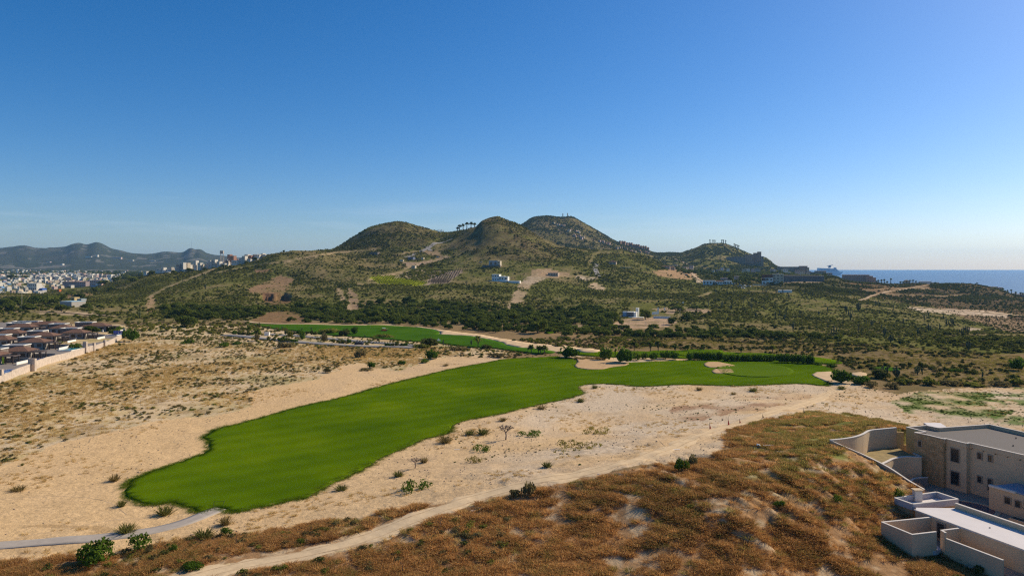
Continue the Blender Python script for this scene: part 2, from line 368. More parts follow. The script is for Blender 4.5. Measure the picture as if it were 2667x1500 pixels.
# ------------------------------------------------------------------ ground colours
C = np.zeros((NY, NU, 3))
def lay(mask, col):
    m = np.clip(mask, 0, 1)[..., None]; C[:] = C * (1 - m) + np.array(col) * m
n1 = fbm(XG, YG, 60, 4, 101); n2 = fbm(XG, YG, 9, 3, 103); n3 = fbm(XG, YG, 220, 3, 107)
wob = 10 * np.clip(150 / YG, 0.45, 1)
PU = UG + wob * fbm(XG, YG, 6, 3, 111) * 1.6; PV = YPX + wob * 0.6 * fbm(XG, YG, 6, 3, 113)
def P(poly, y0=0, y1=1e9, soft=True):
    m = inpoly(PU if soft else UG, PV if soft else YPX, poly) & (YG > y0) & (YG < y1)
    return m.astype(float)
SOIL = (0.29, 0.205, 0.105); OLIVE = (0.138, 0.136, 0.035); SAND = (0.66, 0.445, 0.235); DRY = (0.54, 0.385, 0.165); RUST = (0.23, 0.125, 0.055)
C[:] = SOIL
# hillsides: olive undergrowth over tan soil
SLOPER = [(1840,860),(1850,740),(3300,740),(3300,960),(2667,935),(2500,933),(2400,930),(2230,916),(2050,897),(1900,882)]
hillm = sstep(430, 520, YG); slr = inpoly(UG, YPX, SLOPER) & (YG > 300); hillm = np.maximum(hillm, slr)
lay(hillm * np.clip(0.97 + n1 * 0.8 + n2 * 0.7, 0.2, 1), OLIVE)
lay(hillm * sstep(0.15, 0.55, n3) * 0.35, (0.20, 0.14, 0.07))
lay(sstep(3300, 4500, YG), (0.050, 0.056, 0.032)); lay(sstep(4500, 6000, YG) * np.clip(n3 * 1.5, 0, 1) * .5, (0.12, 0.10, 0.08))
lay(sstep(3300, 4300, YG) * (fbm(XG, YG, 120, 2, 119) > 0.42) * 0.5, (0.28, 0.24, 0.20))
# right-hand arid valley and dark ridge
P_ARID = [(2230,735),(2420,795),(2520,830),(2667,880),(2800,930),(3300,960),(3300,820),(2667,815),(2500,800),(2300,770),(2250,742)]
P_DARK = [(2172,721),(2300,735),(2540,738),(2667,775),(3300,800),(3300,830),(2667,838),(2500,806),(2380,795),(2300,778),(2200,765)]
lay(P(P_ARID, 480) * 0.9, (0.33, 0.215, 0.125))
lay(P(P_ARID, 480) * np.clip(n2 * 1.4, 0, .7), (0.15, 0.11, 0.06))
lay(P(P_DARK, 700) * 0.8, (0.13, 0.085, 0.05)); lay(P(P_DARK, 700) * np.clip(n1 * 2, 0, .8), (0.22, 0.14, 0.07))
lay(P([(2180,735),(2300,735),(2440,737),(2530,742),(2430,752),(2300,765),(2240,770),(2200,750)], 900) * .6, (0.27, 0.165, 0.085))
P_KNOLL = [(1985,745),(2040,728),(2120,717),(2175,715),(2205,734),(2245,752),(2210,770),(2100,768),(2020,760)]
lay(P(P_KNOLL, 850, 1400) * .8, (0.085, 0.080, 0.035))
BARE = [  # bare soil patches on the slopes
 ([(645,752),(690,735),(728,716),(762,728),(745,760),(700,765),(650,764)], (0.30, 0.185, 0.10)),
 ([(678,764),(752,762),(758,790),(720,796),(690,790)], (0.20, 0.11, 0.06)),
 ([(650,838),(700,812),(760,810),(800,828),(790,842),(650,845)], (0.25, 0.15, 0.075)),
 ([(871,752),(885,745),(900,775),(925,812),(905,822),(893,790)], (0.42, 0.29, 0.17)),
 ([(908,745),(930,770),(935,810),(918,812),(905,770)], (0.33, 0.22, 0.13)),
 ([(660,706),(700,700),(710,706),(680,712)], (0.36, 0.20, 0.11)),
 ([(1130,712),(1210,702),(1168,738),(1098,742)], (0.36, 0.27, 0.19)),
 ([(1350,738),(1385,715),(1425,702),(1432,722),(1405,733),(1380,745)], (0.50, 0.37, 0.24)),
 ([(1385,703),(1425,700),(1500,716),(1440,724),(1385,720)], (0.42, 0.28, 0.16)),
 ([(1350,742),(1385,740),(1360,785),(1330,815),(1322,800),(1335,775)], (0.42, 0.30, 0.18)),
 ([(1530,738),(1555,737),(1575,748),(1572,757),(1548,752),(1535,748)], (0.52, 0.37, 0.23)),
 ([(1500,720),(1560,722),(1545,732),(1515,728)], (0.50, 0.38, 0.26)),
 ([(1700,705),(1795,698),(1820,718),(1800,728),(1745,726),(1712,718)], (0.42, 0.26, 0.14)),
 ([(1800,700),(1812,700),(1812,722),(1830,735),(1818,738),(1803,722)], (0.55, 0.42, 0.28)),
 ([(1590,842),(1640,828),(1740,828),(1765,838),(1740,850),(1700,855),(1640,855),(1600,847)], (0.48, 0.32, 0.20)),
 ([(1700,805),(1750,798),(1860,808),(1850,818),(1780,812),(1740,818)], (0.42, 0.29, 0.18)),
 ([(1478,850),(1520,845),(1525,856),(1490,860)], (0.44, 0.31, 0.20)),
 ([(1500,860),(1560,878),(1600,885),(1560,890),(1500,872)], (0.42, 0.29, 0.18)),
 ([(1090,655),(1120,653),(1152,662),(1150,672),(1120,665)], (0.30, 0.21, 0.12)),
 ([(1040,682),(1075,685),(1180,668),(1110,690),(1070,700)], (0.36, 0.25, 0.16)),
 ([(150,770),(230,762),(245,770),(180,778),(150,778)], (0.32, 0.20, 0.10)),
 ([(380,790),(392,770),(400,770),(405,790),(395,815),(382,815)], (0.40, 0.26, 0.14)),
 ([(100,808),(240,812),(260,824),(100,820)], (0.42, 0.31, 0.18)),
 ([(2360,800),(2420,803),(2560,808),(2640,818),(2620,826),(2500,820),(2400,812)], (0.62, 0.47, 0.32)),
 ([(2515,855),(2560,855),(2545,862),(2520,862)], (0.5, 0.38, 0.26)), ([(2580,880),(2612,880),(2600,890)], (0.5, 0.38, 0.26)),
 ([(2630,925),(2667,915),(2700,925),(2640,932)], (0.46, 0.34, 0.24)),
 ([(2005,735),(2140,730),(2140,738),(2010,742)], (0.3, 0.22, 0.14)),
]
bn = np.clip(.92 + 1.1 * fbm(XG, YG, 14, 3, 121), 0.1, 1)
for poly, c in BARE: lay(P(poly, 440) * bn, c)
lay(P([(1400,582),(1455,582),(1520,606),(1530,618),(1600,640),(1590,650),(1500,622),(1430,600)], 2000) * np.clip(0.35 + n2 * 2, 0, 1) * .8, (0.36, 0.27, 0.19))
lay(P([(1290,566),(1420,640),(1400,660),(1330,640),(1290,600)], 1100, 1800) * np.clip(0.3 + n2 * 1.5, 0, .7), (0.17, 0.115, 0.07))
TRAILS = [([(380,778),(430,750),(505,722),(560,700)], 3, .9), ([(560,712),(650,693),(740,680)], 2.5, .6), ([(740,682),(860,660),(930,655),(990,650)], 3, .8), ([(1020,665),(1090,655)], 2.5, .7),
 ([(960,728),(1040,710),(1075,690),(1130,680),(1165,668)], 4, .9), ([(930,740),(1000,735)], 3, .8), ([(1560,895),(1600,880),(1640,862),(1700,853)], 5, .6), ([(1600,860),(1680,890)],2.5,.5),
 ([(2240,782),(2300,762),(2360,752),(2420,742)], 3, .7), ([(2290,765),(2380,770),(2450,772),(2520,768)], 2.5, .6), ([(2245,757),(2330,752),(2420,750)], 2.5, .6),
 ([(1535,690),(1545,665),(1562,655)], 4, .4), ([(1820,772),(1852,762)], 4, .7), ([(840,820),(860,800),(880,790)], 2.5, .5), ([(1445,720),(1500,722)], 3, .7), ([(1700,860),(1690,880),(1665,895)], 5, .5)]
for line, w, a in TRAILS:
    d = dist_line(PU, PV, line); lay(sstep(w * 1.2, w * 0.4, d) * a * np.clip(.75 + 1.3 * fbm(XG, YG, 12, 2, 123), .1, 1) * (YG > 420), (0.46, 0.32, 0.18))
PK1 = [(860,657),(930,612),(1036,570),(1100,590),(1150,612),(1100,640),(960,652)]; PK2 = [(1190,612),(1296,556),(1420,612),(1500,655),(1420,685),(1250,675),(1170,640)]; PK3 = [(1361,590),(1391,560),(1480,560),(1571,605),(1690,655),(1500,650),(1420,620)]
for pk in (PK1, PK2, PK3): lay(P(pk, 1000, 3000) * np.clip(.55 + n2 * .8, 0, .85), (0.125, 0.092, 0.045))
# vineyard plots
lay(P([(960,722),(1010,718),(1075,730),(1115,738),(1080,745),(985,738)], 600, 1300, False), (0.34, 0.36, 0.03))
lay(P([(1020,722),(1075,700),(1110,702),(1150,704),(1100,730),(1075,730)], 600, 1300, False) * .9, (0.34, 0.26, 0.15))
# near plain
near = sstep(470, 430, YG) * (1 - slr)
left = P([(-700,1700),(-700,800),(900,830),(1320,885),(1330,1700)], 0, 440)
dn = np.clip(0.50 + n1 * 0.9 + n2 * 0.5, 0, 1)
lay(near, (0.27, 0.180, 0.090)); lay(near * np.clip(n2 * 1.5 + n1, 0, .8), (0.17, 0.130, 0.055))
lay(left * near, (0.62, 0.455, 0.265)); lay(left * near * np.clip(dn - .08 + .8 * fbm(XG, YG, 3.5, 2, 135), 0, 1) * 0.9, DRY); lay(left * near * sstep(.15, .5, fbm(XG, YG, 2.4, 2, 138)) * .75, (0.64, 0.48, 0.30)); lay(left * near * sstep(.1, .5, fbm(XG, YG, 25, 4, 133)) * .5, (0.26, 0.23, 0.075)); lay(left * near * sstep(.25, .6, fbm(XG, YG, 8, 3, 137)) * .5, (0.24, 0.15, 0.07))
SANDP = V1([(-700,1330),(0,1172),(60,1150),(150,1115),(300,1085),(400,1057),(540,1047),(640,1022),(625,990),(700,968),(800,952),(870,918),(900,914),(1000,935),(1100,900),(1180,895),(1250,890),(1270,905),(1440,895),(2050,900),(2110,955),(2170,968),(2250,992),(2420,975),(3200,985),(3200,1120),(2576,1085),(2280,1075),(2260,1060),(2160,1045),(2040,1035),(1900,1060),(1830,1085),(1815,1130),(1780,1150),(1720,1165),(1600,1170),(1500,1190),(1400,1215),(1300,1235),(1150,1260),(1000,1280),(900,1302),(700,1332),(600,1347),(480,1352),(400,1372),(300,1392),(200,1402),(0,1418),(-700,1500)])
lay(P(SANDP, 0, 330), SAND)
sn = P(SANDP, 0, 330)
lay(sn * sstep(0.10, 0.5, n1) * 0.35, (0.55, 0.38, 0.22)); lay(sn * np.clip(-n2, 0, .5) * .6, (0.50, 0.36, 0.235))
lay(sn * sstep(1150, 1450, PU) * np.clip(.55 + 1.2 * fbm(XG, YG, 14, 3, 140), 0, .9), (0.62, 0.48, 0.33))
lay(sn * sstep(.25, .6, fbm(XG * .5, YG * 1.2, 5, 4, 148)) * .45, (0.44, 0.30, 0.17))
lay(sn * sstep(.35, .7, fbm(XG, YG, 1.3, 2, 149)) * sstep(-.1, .5, fbm(XG, YG, 18, 2, 150)) * .7, (0.33, 0.22, 0.12))
lay(P([(75,1369),(130,1363),(200,1365),(262,1369),(299,1378),(292,1389),(262,1392),(236,1389),(256,1383),(240,1377),(180,1374),(110,1373)], 0, 200) * .8, (0.27, 0.165, 0.075))
lay(P([(0,1410),(180,1400),(120,1425),(0,1440)], 0, 200) * .35, (0.35, 0.22, 0.11))
lay(sn * sstep(1000, 700, PU) * .5, (0.67, 0.435, 0.21))
for pl in ([(1750,1060),(1900,1048),(2080,1048),(2000,1062),(1880,1080),(1750,1075)], [(2000,1028),(2110,1025),(2115,1036),(2030,1038),(1900,1032)], [(1760,1085),(1850,1080),(1830,1095),(1750,1098)]):
    lay(P(pl) * np.clip(.55 + n2 * 1.5, 0, .8), (0.33, 0.18, 0.10))
# brush mound in front and mixed slope
MOUNDP = V1([(1500,1195),(1600,1176),(1720,1170),(1790,1150),(1815,1130),(1830,1085),(1900,1062),(2040,1035),(2160,1045),(2260,1062),(2290,1078),(2290,1110),(2400,1290),(2576,1700),(300,1800),(450,1440),(640,1420),(860,1385),(1060,1310),(1250,1250),(1400,1215)])
BR1 = V1([(-700,1500),(0,1418),(200,1402),(300,1392),(400,1372),(480,1352),(600,1347),(700,1332),(900,1302),(1000,1280),(1150,1260),(1290,1236),(1240,1252),(1060,1300),(950,1340),(850,1368),(700,1400),(520,1425),(440,1460),(440,1700),(-700,1800)])
mm_ = P(MOUNDP, 0, 175); b1 = P(BR1, 0, 150)
lay(np.maximum(mm_, b1), (0.38, 0.215, 0.10))
lay(np.maximum(mm_, b1) * np.clip(0.05 + n2 * .9 + fbm(XG, YG, 1.1, 2, 141) * 1.7, 0, .95), (0.54, 0.385, 0.225))
lay(mm_ * sstep(1850, 2000, UG) * sstep(1330, 1180, YPX) * np.clip(0.40 + fbm(XG, YG, 7, 3, 143) * 1.5, 0, .85), (0.16, 0.18, 0.04))
lay(P(V1([(2240,1010),(2330,985),(2480,990),(2560,1030),(2520,1058),(2380,1050),(2280,1040)]), 0, 260) * np.clip(0.55 + fbm(XG, YG, 6, 3, 145) * 1.8, 0, .9), (0.12, 0.17, 0.035))
lay(P(V1([(2480,985),(2700,960),(2800,1060),(2600,1080),(2500,1060)]), 0, 260) * np.clip(fbm(XG, YG, 5, 3, 147) * 2.5, 0, .8), (0.10, 0.18, 0.03))
# right bank beyond the green
lay(P([(1500,905),(1700,880),(2000,880),(2350,905),(2667,930),(3300,960),(3300,1000),(2500,1010),(2330,1003),(2260,985),(2150,930),(1600,905)], 150, 480) * .85, (0.22, 0.155, 0.07))
C *= (1 + 0.10 * fbm(XG, YG, 1.6, 2, 151) * sstep(260, 140, YG))[..., None]
C = np.clip(C, 0.01, 0.9)

def ground_mat(name, fine, amt, bump, bsc):
    m, n, b = new_mat(name); L = n.links.new
    at_ = n.nodes.new('ShaderNodeAttribute'); at_.attribute_name = 'ground'
    g = n.nodes.new('ShaderNodeNewGeometry')
    t = n.nodes.new('ShaderNodeTexNoise'); t.inputs['Scale'].default_value = fine; t.inputs['Detail'].default_value = 8; t.inputs['Roughness'].default_value = 0.7
    L(g.outputs['Position'], t.inputs['Vector'])
    mr = n.nodes.new('ShaderNodeMapRange'); mr.inputs['From Min'].default_value = 0.3; mr.inputs['From Max'].default_value = 0.7
    mr.inputs['To Min'].default_value = 1 - amt; mr.inputs['To Max'].default_value = 1 + amt * .8
    L(t.outputs['Fac'], mr.inputs['Value'])
    hv = n.nodes.new('ShaderNodeHueSaturation'); L(mr.outputs[0], hv.inputs['Value']); L(at_.outputs['Color'], hv.inputs['Color'])
    L(hv.outputs[0], b.inputs['Base Color']); b.inputs['Roughness'].default_value = 1.0; b.inputs['Specular IOR Level'].default_value = 0.0
    t2 = n.nodes.new('ShaderNodeTexNoise'); t2.inputs['Scale'].default_value = bsc; t2.inputs['Detail'].default_value = 6; t2.inputs['Roughness'].default_value = 0.65
    L(g.outputs['Position'], t2.inputs['Vector'])
    bp = n.nodes.new('ShaderNodeBump'); bp.inputs['Distance'].default_value = bump; L(t2.outputs['Fac'], bp.inputs['Height']); L(bp.outputs[0], b.inputs['Normal'])
    return m
def strip(name, i0, i1, m):
    co = np.stack([XG[i0:i1 + 1], YG[i0:i1 + 1], ZG[i0:i1 + 1]], -1).reshape(-1, 3)
    n = i1 - i0 + 1; idx = np.arange(n * NU).reshape(n, NU)
    q = np.stack([idx[:-1, :-1], idx[:-1, 1:], idx[1:, 1:], idx[1:, :-1]], -1).reshape(-1, 4)
    me = np_mesh(name, co, q, m)
    a = me.attributes.new('ground', 'FLOAT_COLOR', 'POINT')
    cc = np.concatenate([C[i0:i1 + 1].reshape(-1, 3), np.ones((n * NU, 1))], 1).astype(np.float32); a.data.foreach_set('color', cc.ravel())
    o = put(name, me); o['kind'] = 'structure'; return o
i450 = int(np.searchsorted(Ys, 450)); i3300 = int(np.searchsorted(Ys, 3300))
strip('ground', 0, i450, ground_mat('ground_soil', 1.3, 0.28, 0.18, 1.6))
strip('hills', i450, i3300, ground_mat('hill_soil', 0.22, 0.45, 1.2, 0.25))
strip('mountains', i3300, NY - 1, ground_mat('mountain_slope', 0.012, 0.35, 14, 0.010))

# sea
m, n, b = new_mat('sea_water'); b.inputs['Base Color'].default_value = (0.035, 0.11, 0.21, 1); b.inputs['Roughness'].default_value = 0.38; b.inputs['Specular IOR Level'].default_value = 0.35
g = n.nodes.new('ShaderNodeNewGeometry'); mpn = n.nodes.new('ShaderNodeMapping'); mpn.inputs['Scale'].default_value = (0.3, 1.0, 1)
t = n.nodes.new('ShaderNodeTexNoise'); t.inputs['Scale'].default_value = 0.012; t.inputs['Detail'].default_value = 9; t.inputs['Roughness'].default_value = .65
n.links.new(g.outputs['Position'], mpn.inputs['Vector']); n.links.new(mpn.outputs[0], t.inputs['Vector'])
r = n.nodes.new('ShaderNodeValToRGB'); r.color_ramp.elements[0].position = .35; r.color_ramp.elements[1].position = .68
r.color_ramp.elements[0].color = (0.030, 0.10, 0.20, 1); r.color_ramp.elements[1].color = (0.045, 0.135, 0.25, 1)
n.links.new(t.outputs['Fac'], r.inputs[0]); n.links.new(r.outputs[0], b.inputs['Base Color'])
bp = n.nodes.new('ShaderNodeBump'); bp.inputs['Distance'].default_value = 1.5; n.links.new(t.outputs['Fac'], bp.inputs['Height']); n.links.new(bp.outputs[0], b.inputs['Normal'])
SEA_Z = -26.0
MB().add([(-13000, 900, SEA_Z), (13000, 900, SEA_Z), (13000, 12700, SEA_Z), (-13000, 12700, SEA_Z)], [(0, 1, 2, 3)]).build('sea', m)['kind'] = 'structure'
# ------------------------------------------------------------------ sheets of turf, sand and paving draped on the ground
def world_poly(pts, step, jag=0.0, seed=0, ymin=0):
    w = [hit(u, v, ymin) for u, v in pts]; w = [(p[0], p[1]) for p in w if p]
    out = []
    for i in range(len(w)):
        a, b = w[i], w[(i + 1) % len(w)]; l = math.hypot(b[0] - a[0], b[1] - a[1]); n = max(1, int(l / step))
        for k in range(n): t = k / n; out.append((a[0] + (b[0] - a[0]) * t, a[1] + (b[1] - a[1]) * t))
    o = np.array(out)
    for _ in range(3): o = (np.roll(o, 1, 0) + o * 2 + np.roll(o, -1, 0)) / 4
    if jag:
        o[:, 0] += fbm(o[:, 0] * 1.0, o[:, 1], 1.6, 3, seed) * jag; o[:, 1] += fbm(o[:, 0], o[:, 1], 1.6, 3, seed + 5) * jag
    return o
def sheet(name, pts, m, lift_=0.1, step=1.2, edge=0.8, jag=0.25, seed=0, bump=0.0, skirt=0.25, hole=(), dish=0.0, ymin=0):
    o = world_poly(pts, edge, jag, seed, ymin); x0, y0 = o.min(0); x1, y1 = o.max(0)
    gx, gy = np.meshgrid(np.arange(x0, x1, step), np.arange(y0, y1, step)); gx = gx.ravel() + rng.uniform(-.1, .1, gx.size) * step; gy = gy.ravel()
    k = inpoly(gx, gy, o.tolist()); inner = np.stack([gx[k], gy[k]], 1)
    lo = [o]; n = len(o); edges = [(i, (i + 1) % n) for i in range(n)]
    d = np.full(len(inner), 1e9)
    for i in range(0, n): d = np.minimum(d, np.hypot(inner[:, 0] - o[i, 0], inner[:, 1] - o[i, 1]))
    inner = inner[d > edge * 0.5]
    allp = np.vstack([o, inner]); res = delaunay_2d_cdt([Vector(p) for p in allp], edges, [list(range(n))], 1, 1e-5)
    v2 = np.array([tuple(p) for p in res[0]]); tri = [f for f in res[2] if len(f) == 3]
    dd = np.full(len(v2), 1e9)
    for i in range(n): dd = np.minimum(dd, np.hypot(v2[:, 0] - o[i, 0], v2[:, 1] - o[i, 1]))
    z = gz(v2[:, 0], v2[:, 1]) + lift_ - dish * sstep(0, 3.5, dd)
    if bump: z = z + sstep(0, 3, dd) * fbm(v2[:, 0], v2[:, 1], 14, 2, 301) * bump
    vs = [(a, b, c) for (a, b), c in zip(v2, z)]
    # skirt
    cnt = {}
    for f in tri:
        for a, b in ((f[0], f[1]), (f[1], f[2]), (f[2], f[0])): cnt[(a, b)] = 1
    fs = [tuple(f) for f in tri]; mp = {}
    if skirt:
        for (a, b) in list(cnt):
            if (b, a) not in cnt:
                for q in (a, b):
                    if q not in mp: mp[q] = len(vs); vs.append((vs[q][0], vs[q][1], vs[q][2] - skirt))
                fs.append((b, a, mp[a], mp[b]))
    me = bpy.data.meshes.new(name); me.from_pydata(vs, [], fs); me.materials.append(m)
    me.polygons.foreach_set('use_smooth', [True] * len(me.polygons)); me.update()
    ob = put(name, me); ob['kind'] = 'structure'; return ob
def smooth_line(pts, step):
    p = np.array(pts, float)
    for _ in range(3):
        q = [p[0]]
        for a, b in zip(p[:-1], p[1:]): q += [a * .75 + b * .25, a * .25 + b * .75]
        q.append(p[-1]); p = np.array(q)
    d = np.concatenate([[0], np.cumsum(np.hypot(*np.diff(p, axis=0).T))]); s = np.arange(0, d[-1], step)
    return np.stack([np.interp(s, d, p[:, 0]), np.interp(s, d, p[:, 1])], 1)
def ribbon(name, pts, width, m, lift_=0.05, step=1.0, jag=0.15, seed=3, n=6, ymin=0, crown=0.0, thick=0.0):
    w = [hit(u, v, ymin) for u, v in pts]; c = smooth_line([(p[0], p[1]) for p in w if p], step)
    t = np.gradient(c, axis=0); t /= np.hypot(t[:, 0], t[:, 1])[:, None] + 1e-9; nrm = np.stack([-t[:, 1], t[:, 0]], 1)
    wl = width / 2 + fbm(c[:, 0] + 50, c[:, 1], 3, 2, seed) * jag; wr = width / 2 + fbm(c[:, 0], c[:, 1] + 90, 3, 2, seed + 1) * jag
    rows = []
    for k in range(n + 1):
        s = k / n * 2 - 1; off = np.where(s < 0, wl * s, wr * s); x = c[:, 0] + nrm[:, 0] * off; y = c[:, 1] + nrm[:, 1] * off
        z = gz(x, y) + lift_ + crown * (math.cos(s * 2.2 * math.pi) * 0.5) - (0.12 if abs(s) == 1 and not thick else 0)
        rows.append(np.stack([x, y, z], 1))
    if thick:
        rows = [rows[0] - [0, 0, thick]] + rows + [rows[-1] - [0, 0, thick]]; n += 2
    co = np.stack(rows, 1).reshape(-1, 3); N = len(c); idx = np.arange(N * (n + 1)).reshape(N, n + 1)
    q = np.stack([idx[:-1, :-1], idx[1:, :-1], idx[1:, 1:], idx[:-1, 1:]], -1).reshape(-1, 4)
    ob = put(name, np_mesh(name, co, q, m)); ob['kind'] = 'structure'; return ob

def turf_mat(name, c1, c2, c3, stripe=0.0, ang=0.0, freq=0.5):
    m, n, b = new_mat(name); L = n.links.new
    g = n.nodes.new('ShaderNodeNewGeometry')
    t = n.nodes.new('ShaderNodeTexNoise'); t.inputs['Scale'].default_value = 0.045; t.inputs['Detail'].default_value = 6; t.inputs['Roughness'].default_value = .55
    L(g.outputs['Position'], t.inputs['Vector'])
    r = n.nodes.new('ShaderNodeValToRGB'); e = r.color_ramp.elements; e[0].position = .34; e[0].color = (*c1, 1); e[1].position = .52; e[1].color = (*c2, 1)
    x = e.new(.70); x.color = (*c3, 1); L(t.outputs['Fac'], r.inputs[0])
    t2 = n.nodes.new('ShaderNodeTexNoise'); t2.inputs['Scale'].default_value = 3.0; t2.inputs['Detail'].default_value = 6; t2.inputs['Roughness'].default_value = .7
    L(g.outputs['Position'], t2.inputs['Vector'])
    mr = n.nodes.new('ShaderNodeMapRange'); mr.inputs['From Min'].default_value = .3; mr.inputs['From Max'].default_value = .7; mr.inputs['To Min'].default_value = .86; mr.inputs['To Max'].default_value = 1.14
    L(t2.outputs['Fac'], mr.inputs['Value']); hv = n.nodes.new('ShaderNodeHueSaturation'); L(r.outputs[0], hv.inputs['Color']); 
    if stripe:
        mp_ = n.nodes.new('ShaderNodeMapping'); mp_.inputs['Rotation'].default_value = (0, 0, ang); wv = n.nodes.new('ShaderNodeTexWave'); wv.inputs['Scale'].default_value = freq; wv.inputs['Distortion'].default_value = .8
        wv.bands_direction = 'X'; L(g.outputs['Position'], mp_.inputs['Vector']); L(mp_.outputs[0], wv.inputs['Vector'])
        m3 = n.nodes.new('ShaderNodeMapRange'); m3.inputs['To Min'].default_value = 1 - stripe; m3.inputs['To Max'].default_value = 1 + stripe; L(wv.outputs['Fac'], m3.inputs['Value'])
        mu = n.nodes.new('ShaderNodeMath'); mu.operation = 'MULTIPLY'; L(mr.outputs[0], mu.inputs[0]); L(m3.outputs[0], mu.inputs[1]); L(mu.outputs[0], hv.inputs['Value'])
    else: L(mr.outputs[0], hv.inputs['Value'])
    L(hv.outputs[0], b.inputs['Base Color']); b.inputs['Roughness'].default_value = 1; b.inputs['Specular IOR Level'].default_value = 0
    bp = n.nodes.new('ShaderNodeBump'); bp.inputs['Distance'].default_value = .05; L(t2.outputs['Fac'], bp.inputs['Height']); L(bp.outputs[0], b.inputs['Normal'])
    return m
TURF = turf_mat('fairway_turf', (0.058, 0.108, 0.003), (0.084, 0.140, 0.003), (0.118, 0.172, 0.004), 0.06, 0.9, 0.05)
TURF2 = turf_mat('striped_turf', (0.038, 0.098, 0.008), (0.050, 0.118, 0.008), (0.065, 0.138, 0.008), 0.14, 1.45, 0.16)
GREEN = turf_mat('putting_green_turf', (0.082, 0.138, 0.008), (0.092, 0.150, 0.009), (0.104, 0.162, 0.010))
BUNK = mat('bunker_sand', (0.52, 0.34, 0.18), .95, .14, .8, .04, spec=0)
PALE = mat('wash_sand', (0.62, 0.44, 0.26), .95, .16, .5, .05, spec=0)
TRK = mat('track_dirt', (0.68, 0.495, 0.295), .95, .13, .9, .05, spec=0, stretch=(1, 1, 1))
TRAILM = mat('trail_dirt', (0.48, 0.34, 0.215), .95, .25, .15, .1, spec=0)
CONC = mat('path_concrete', (0.40, 0.335, 0.27), .85, .10, 1.1, .01)
ASPH = mat('pale_asphalt', (0.27, 0.24, 0.21), .9, .12, .6)

FAIR = V1([(316,1237),(322,1218),(345,1200),(400,1182),(450,1165),(490,1151),(515,1141),(531,1128),(526,1112),(512,1102),(520,1092),(545,1080),(600,1067),(650,1054),(700,1039),(760,1022),(830,1008),(880,995),(940,977),(1000,962),(1060,947),(1120,932),(1180,920),(1230,912),(1262,905),(1300,902),(1350,900),(1400,897),(1438,902),(1450,910),(1446,921),(1470,929),(1512,930),(1532,920),(1560,914),(1620,911),(1700,908),(1790,905),(1850,908),(1950,908),(2020,912),(2060,918),(2086,926),(2096,935),(2072,939),(2050,940),(2056,952),(2090,966),(2080,971),(2030,966),(1980,965),(1900,969),(1850,971),(1790,969),(1720,967),(1650,971),(1600,972),(1560,968),(1520,965),(1480,966),(1454,972),(1452,980),(1468,989),(1440,999),(1400,1008),(1350,1018),(1300,1030),(1250,1043),(1200,1052),(1160,1060),(1136,1070),(1126,1090),(1060,1106),(1020,1125),(960,1150),(910,1182),(860,1205),(800,1235),(770,1252),(700,1266),(640,1279),(590,1289),(572,1284),(545,1274),(512,1286),(488,1286),(476,1276),(438,1268),(440,1260),(400,1268),(360,1269),(330,1256),(318,1248)])
sheet('fairway', FAIR, TURF, .15, 1.5, .7, .6, 401, 0, .3)
sheet('putting_green', V1([(1800,925),(1850,918),(1930,918),(1980,925),(1998,935),(1985,945),(1930,950),(1860,948),(1815,940)]), GREEN, .30, 1.2, 1.0, 0, 0, 0, .3)
B0 = [(1500,948),(1522,937),(1545,935),(1570,938),(1600,945),(1640,948),(1600,958),(1570,964),(1530,964),(1508,957)]
sheet('bunker', [(1495,955),(1506,942),(1500,935),(1525,936),(1560,938),(1600,942),(1640,948),(1630,953),(1592,957),(1570,963),(1535,964),(1505,960)], BUNK, .30, 1.0, .9, .1, 411, 0, .3)
sheet('bunker', [(1833,949),(1842,944),(1870,944),(1900,950),(1916,954),(1900,957),(1870,959),(1845,958),(1835,954)], BUNK, .30, 1.0, .6, 0, 0, 0, .3)
sheet('bunker', [(1853,968),(1862,962),(1890,961),(1906,964),(1912,971),(1895,974),(1860,974)], BUNK, .30, 1.0, .6, 0, 0, 0, .3)
sheet('bunker', [(2114,978),(2125,971),(2165,969),(2175,980),(2170,992),(2152,995),(2135,988)], PALE, .30, 1.0, .6, .1, 413, 0, .3)
FAIR2 = [(640,842),(700,846),(780,846),(900,847),(1000,848),(1080,853),(1130,859),(1146,866),(1140,872),(1180,874),(1225,876),(1250,881),(1285,888),(1310,893),(1315,900),(1350,906),(1400,910),(1450,917),(1440,922),(1385,921),(1330,914),(1290,908),(1220,905),(1130,893),(1060,889),(980,882),(900,876),(820,870),(760,862),(700,856)]
sheet('fairway', FAIR2, TURF2, .30, 3.5, 2.0, .4, 421, 0, .5)
sheet('waste_bunker', [(1080,850),(1130,857),(1200,866),(1260,873),(1320,884),(1370,893),(1420,897),(1500,905),(1560,912),(1500,920),(1440,917),(1350,905),(1316,899),(1308,892),(1284,886),(1248,880),(1224,875),(1178,873),(1143,871),(1148,866),(1130,858),(1085,852)], PALE, .14, 3.5, 1.8, .5, 423, 0, .4)
sheet('fairway', [(1440,918),(1560,917),(1640,918),(1700,914),(1780,914),(1880,918),(2000,922),(2040,926),(2110,930),(2180,940),(2200,948),(2150,950),(2080,940),(1950,940),(1700,932),(1560,930),(1480,924)], TURF, .32, 3, 1.8, .4, 431, 0, .4)
sheet('fairway', [(1740,917),(1800,912),(1880,914),(1890,922),(1840,930),(1780,930),(1745,925)], TURF, .45, 3, 1.8, .4, 433, 0, .4)
sheet('fairway', [(2262,956),(2300,955),(2345,962),(2340,968),(2290,968)], TURF2, .35, 2.5, 1.5, .4, 435, 0, .4)
sheet('fairway', [(1418,866),(1445,861),(1450,867),(1425,871)], TURF, .6, 3, 2, .4, 437, 0, .4, ymin=380)
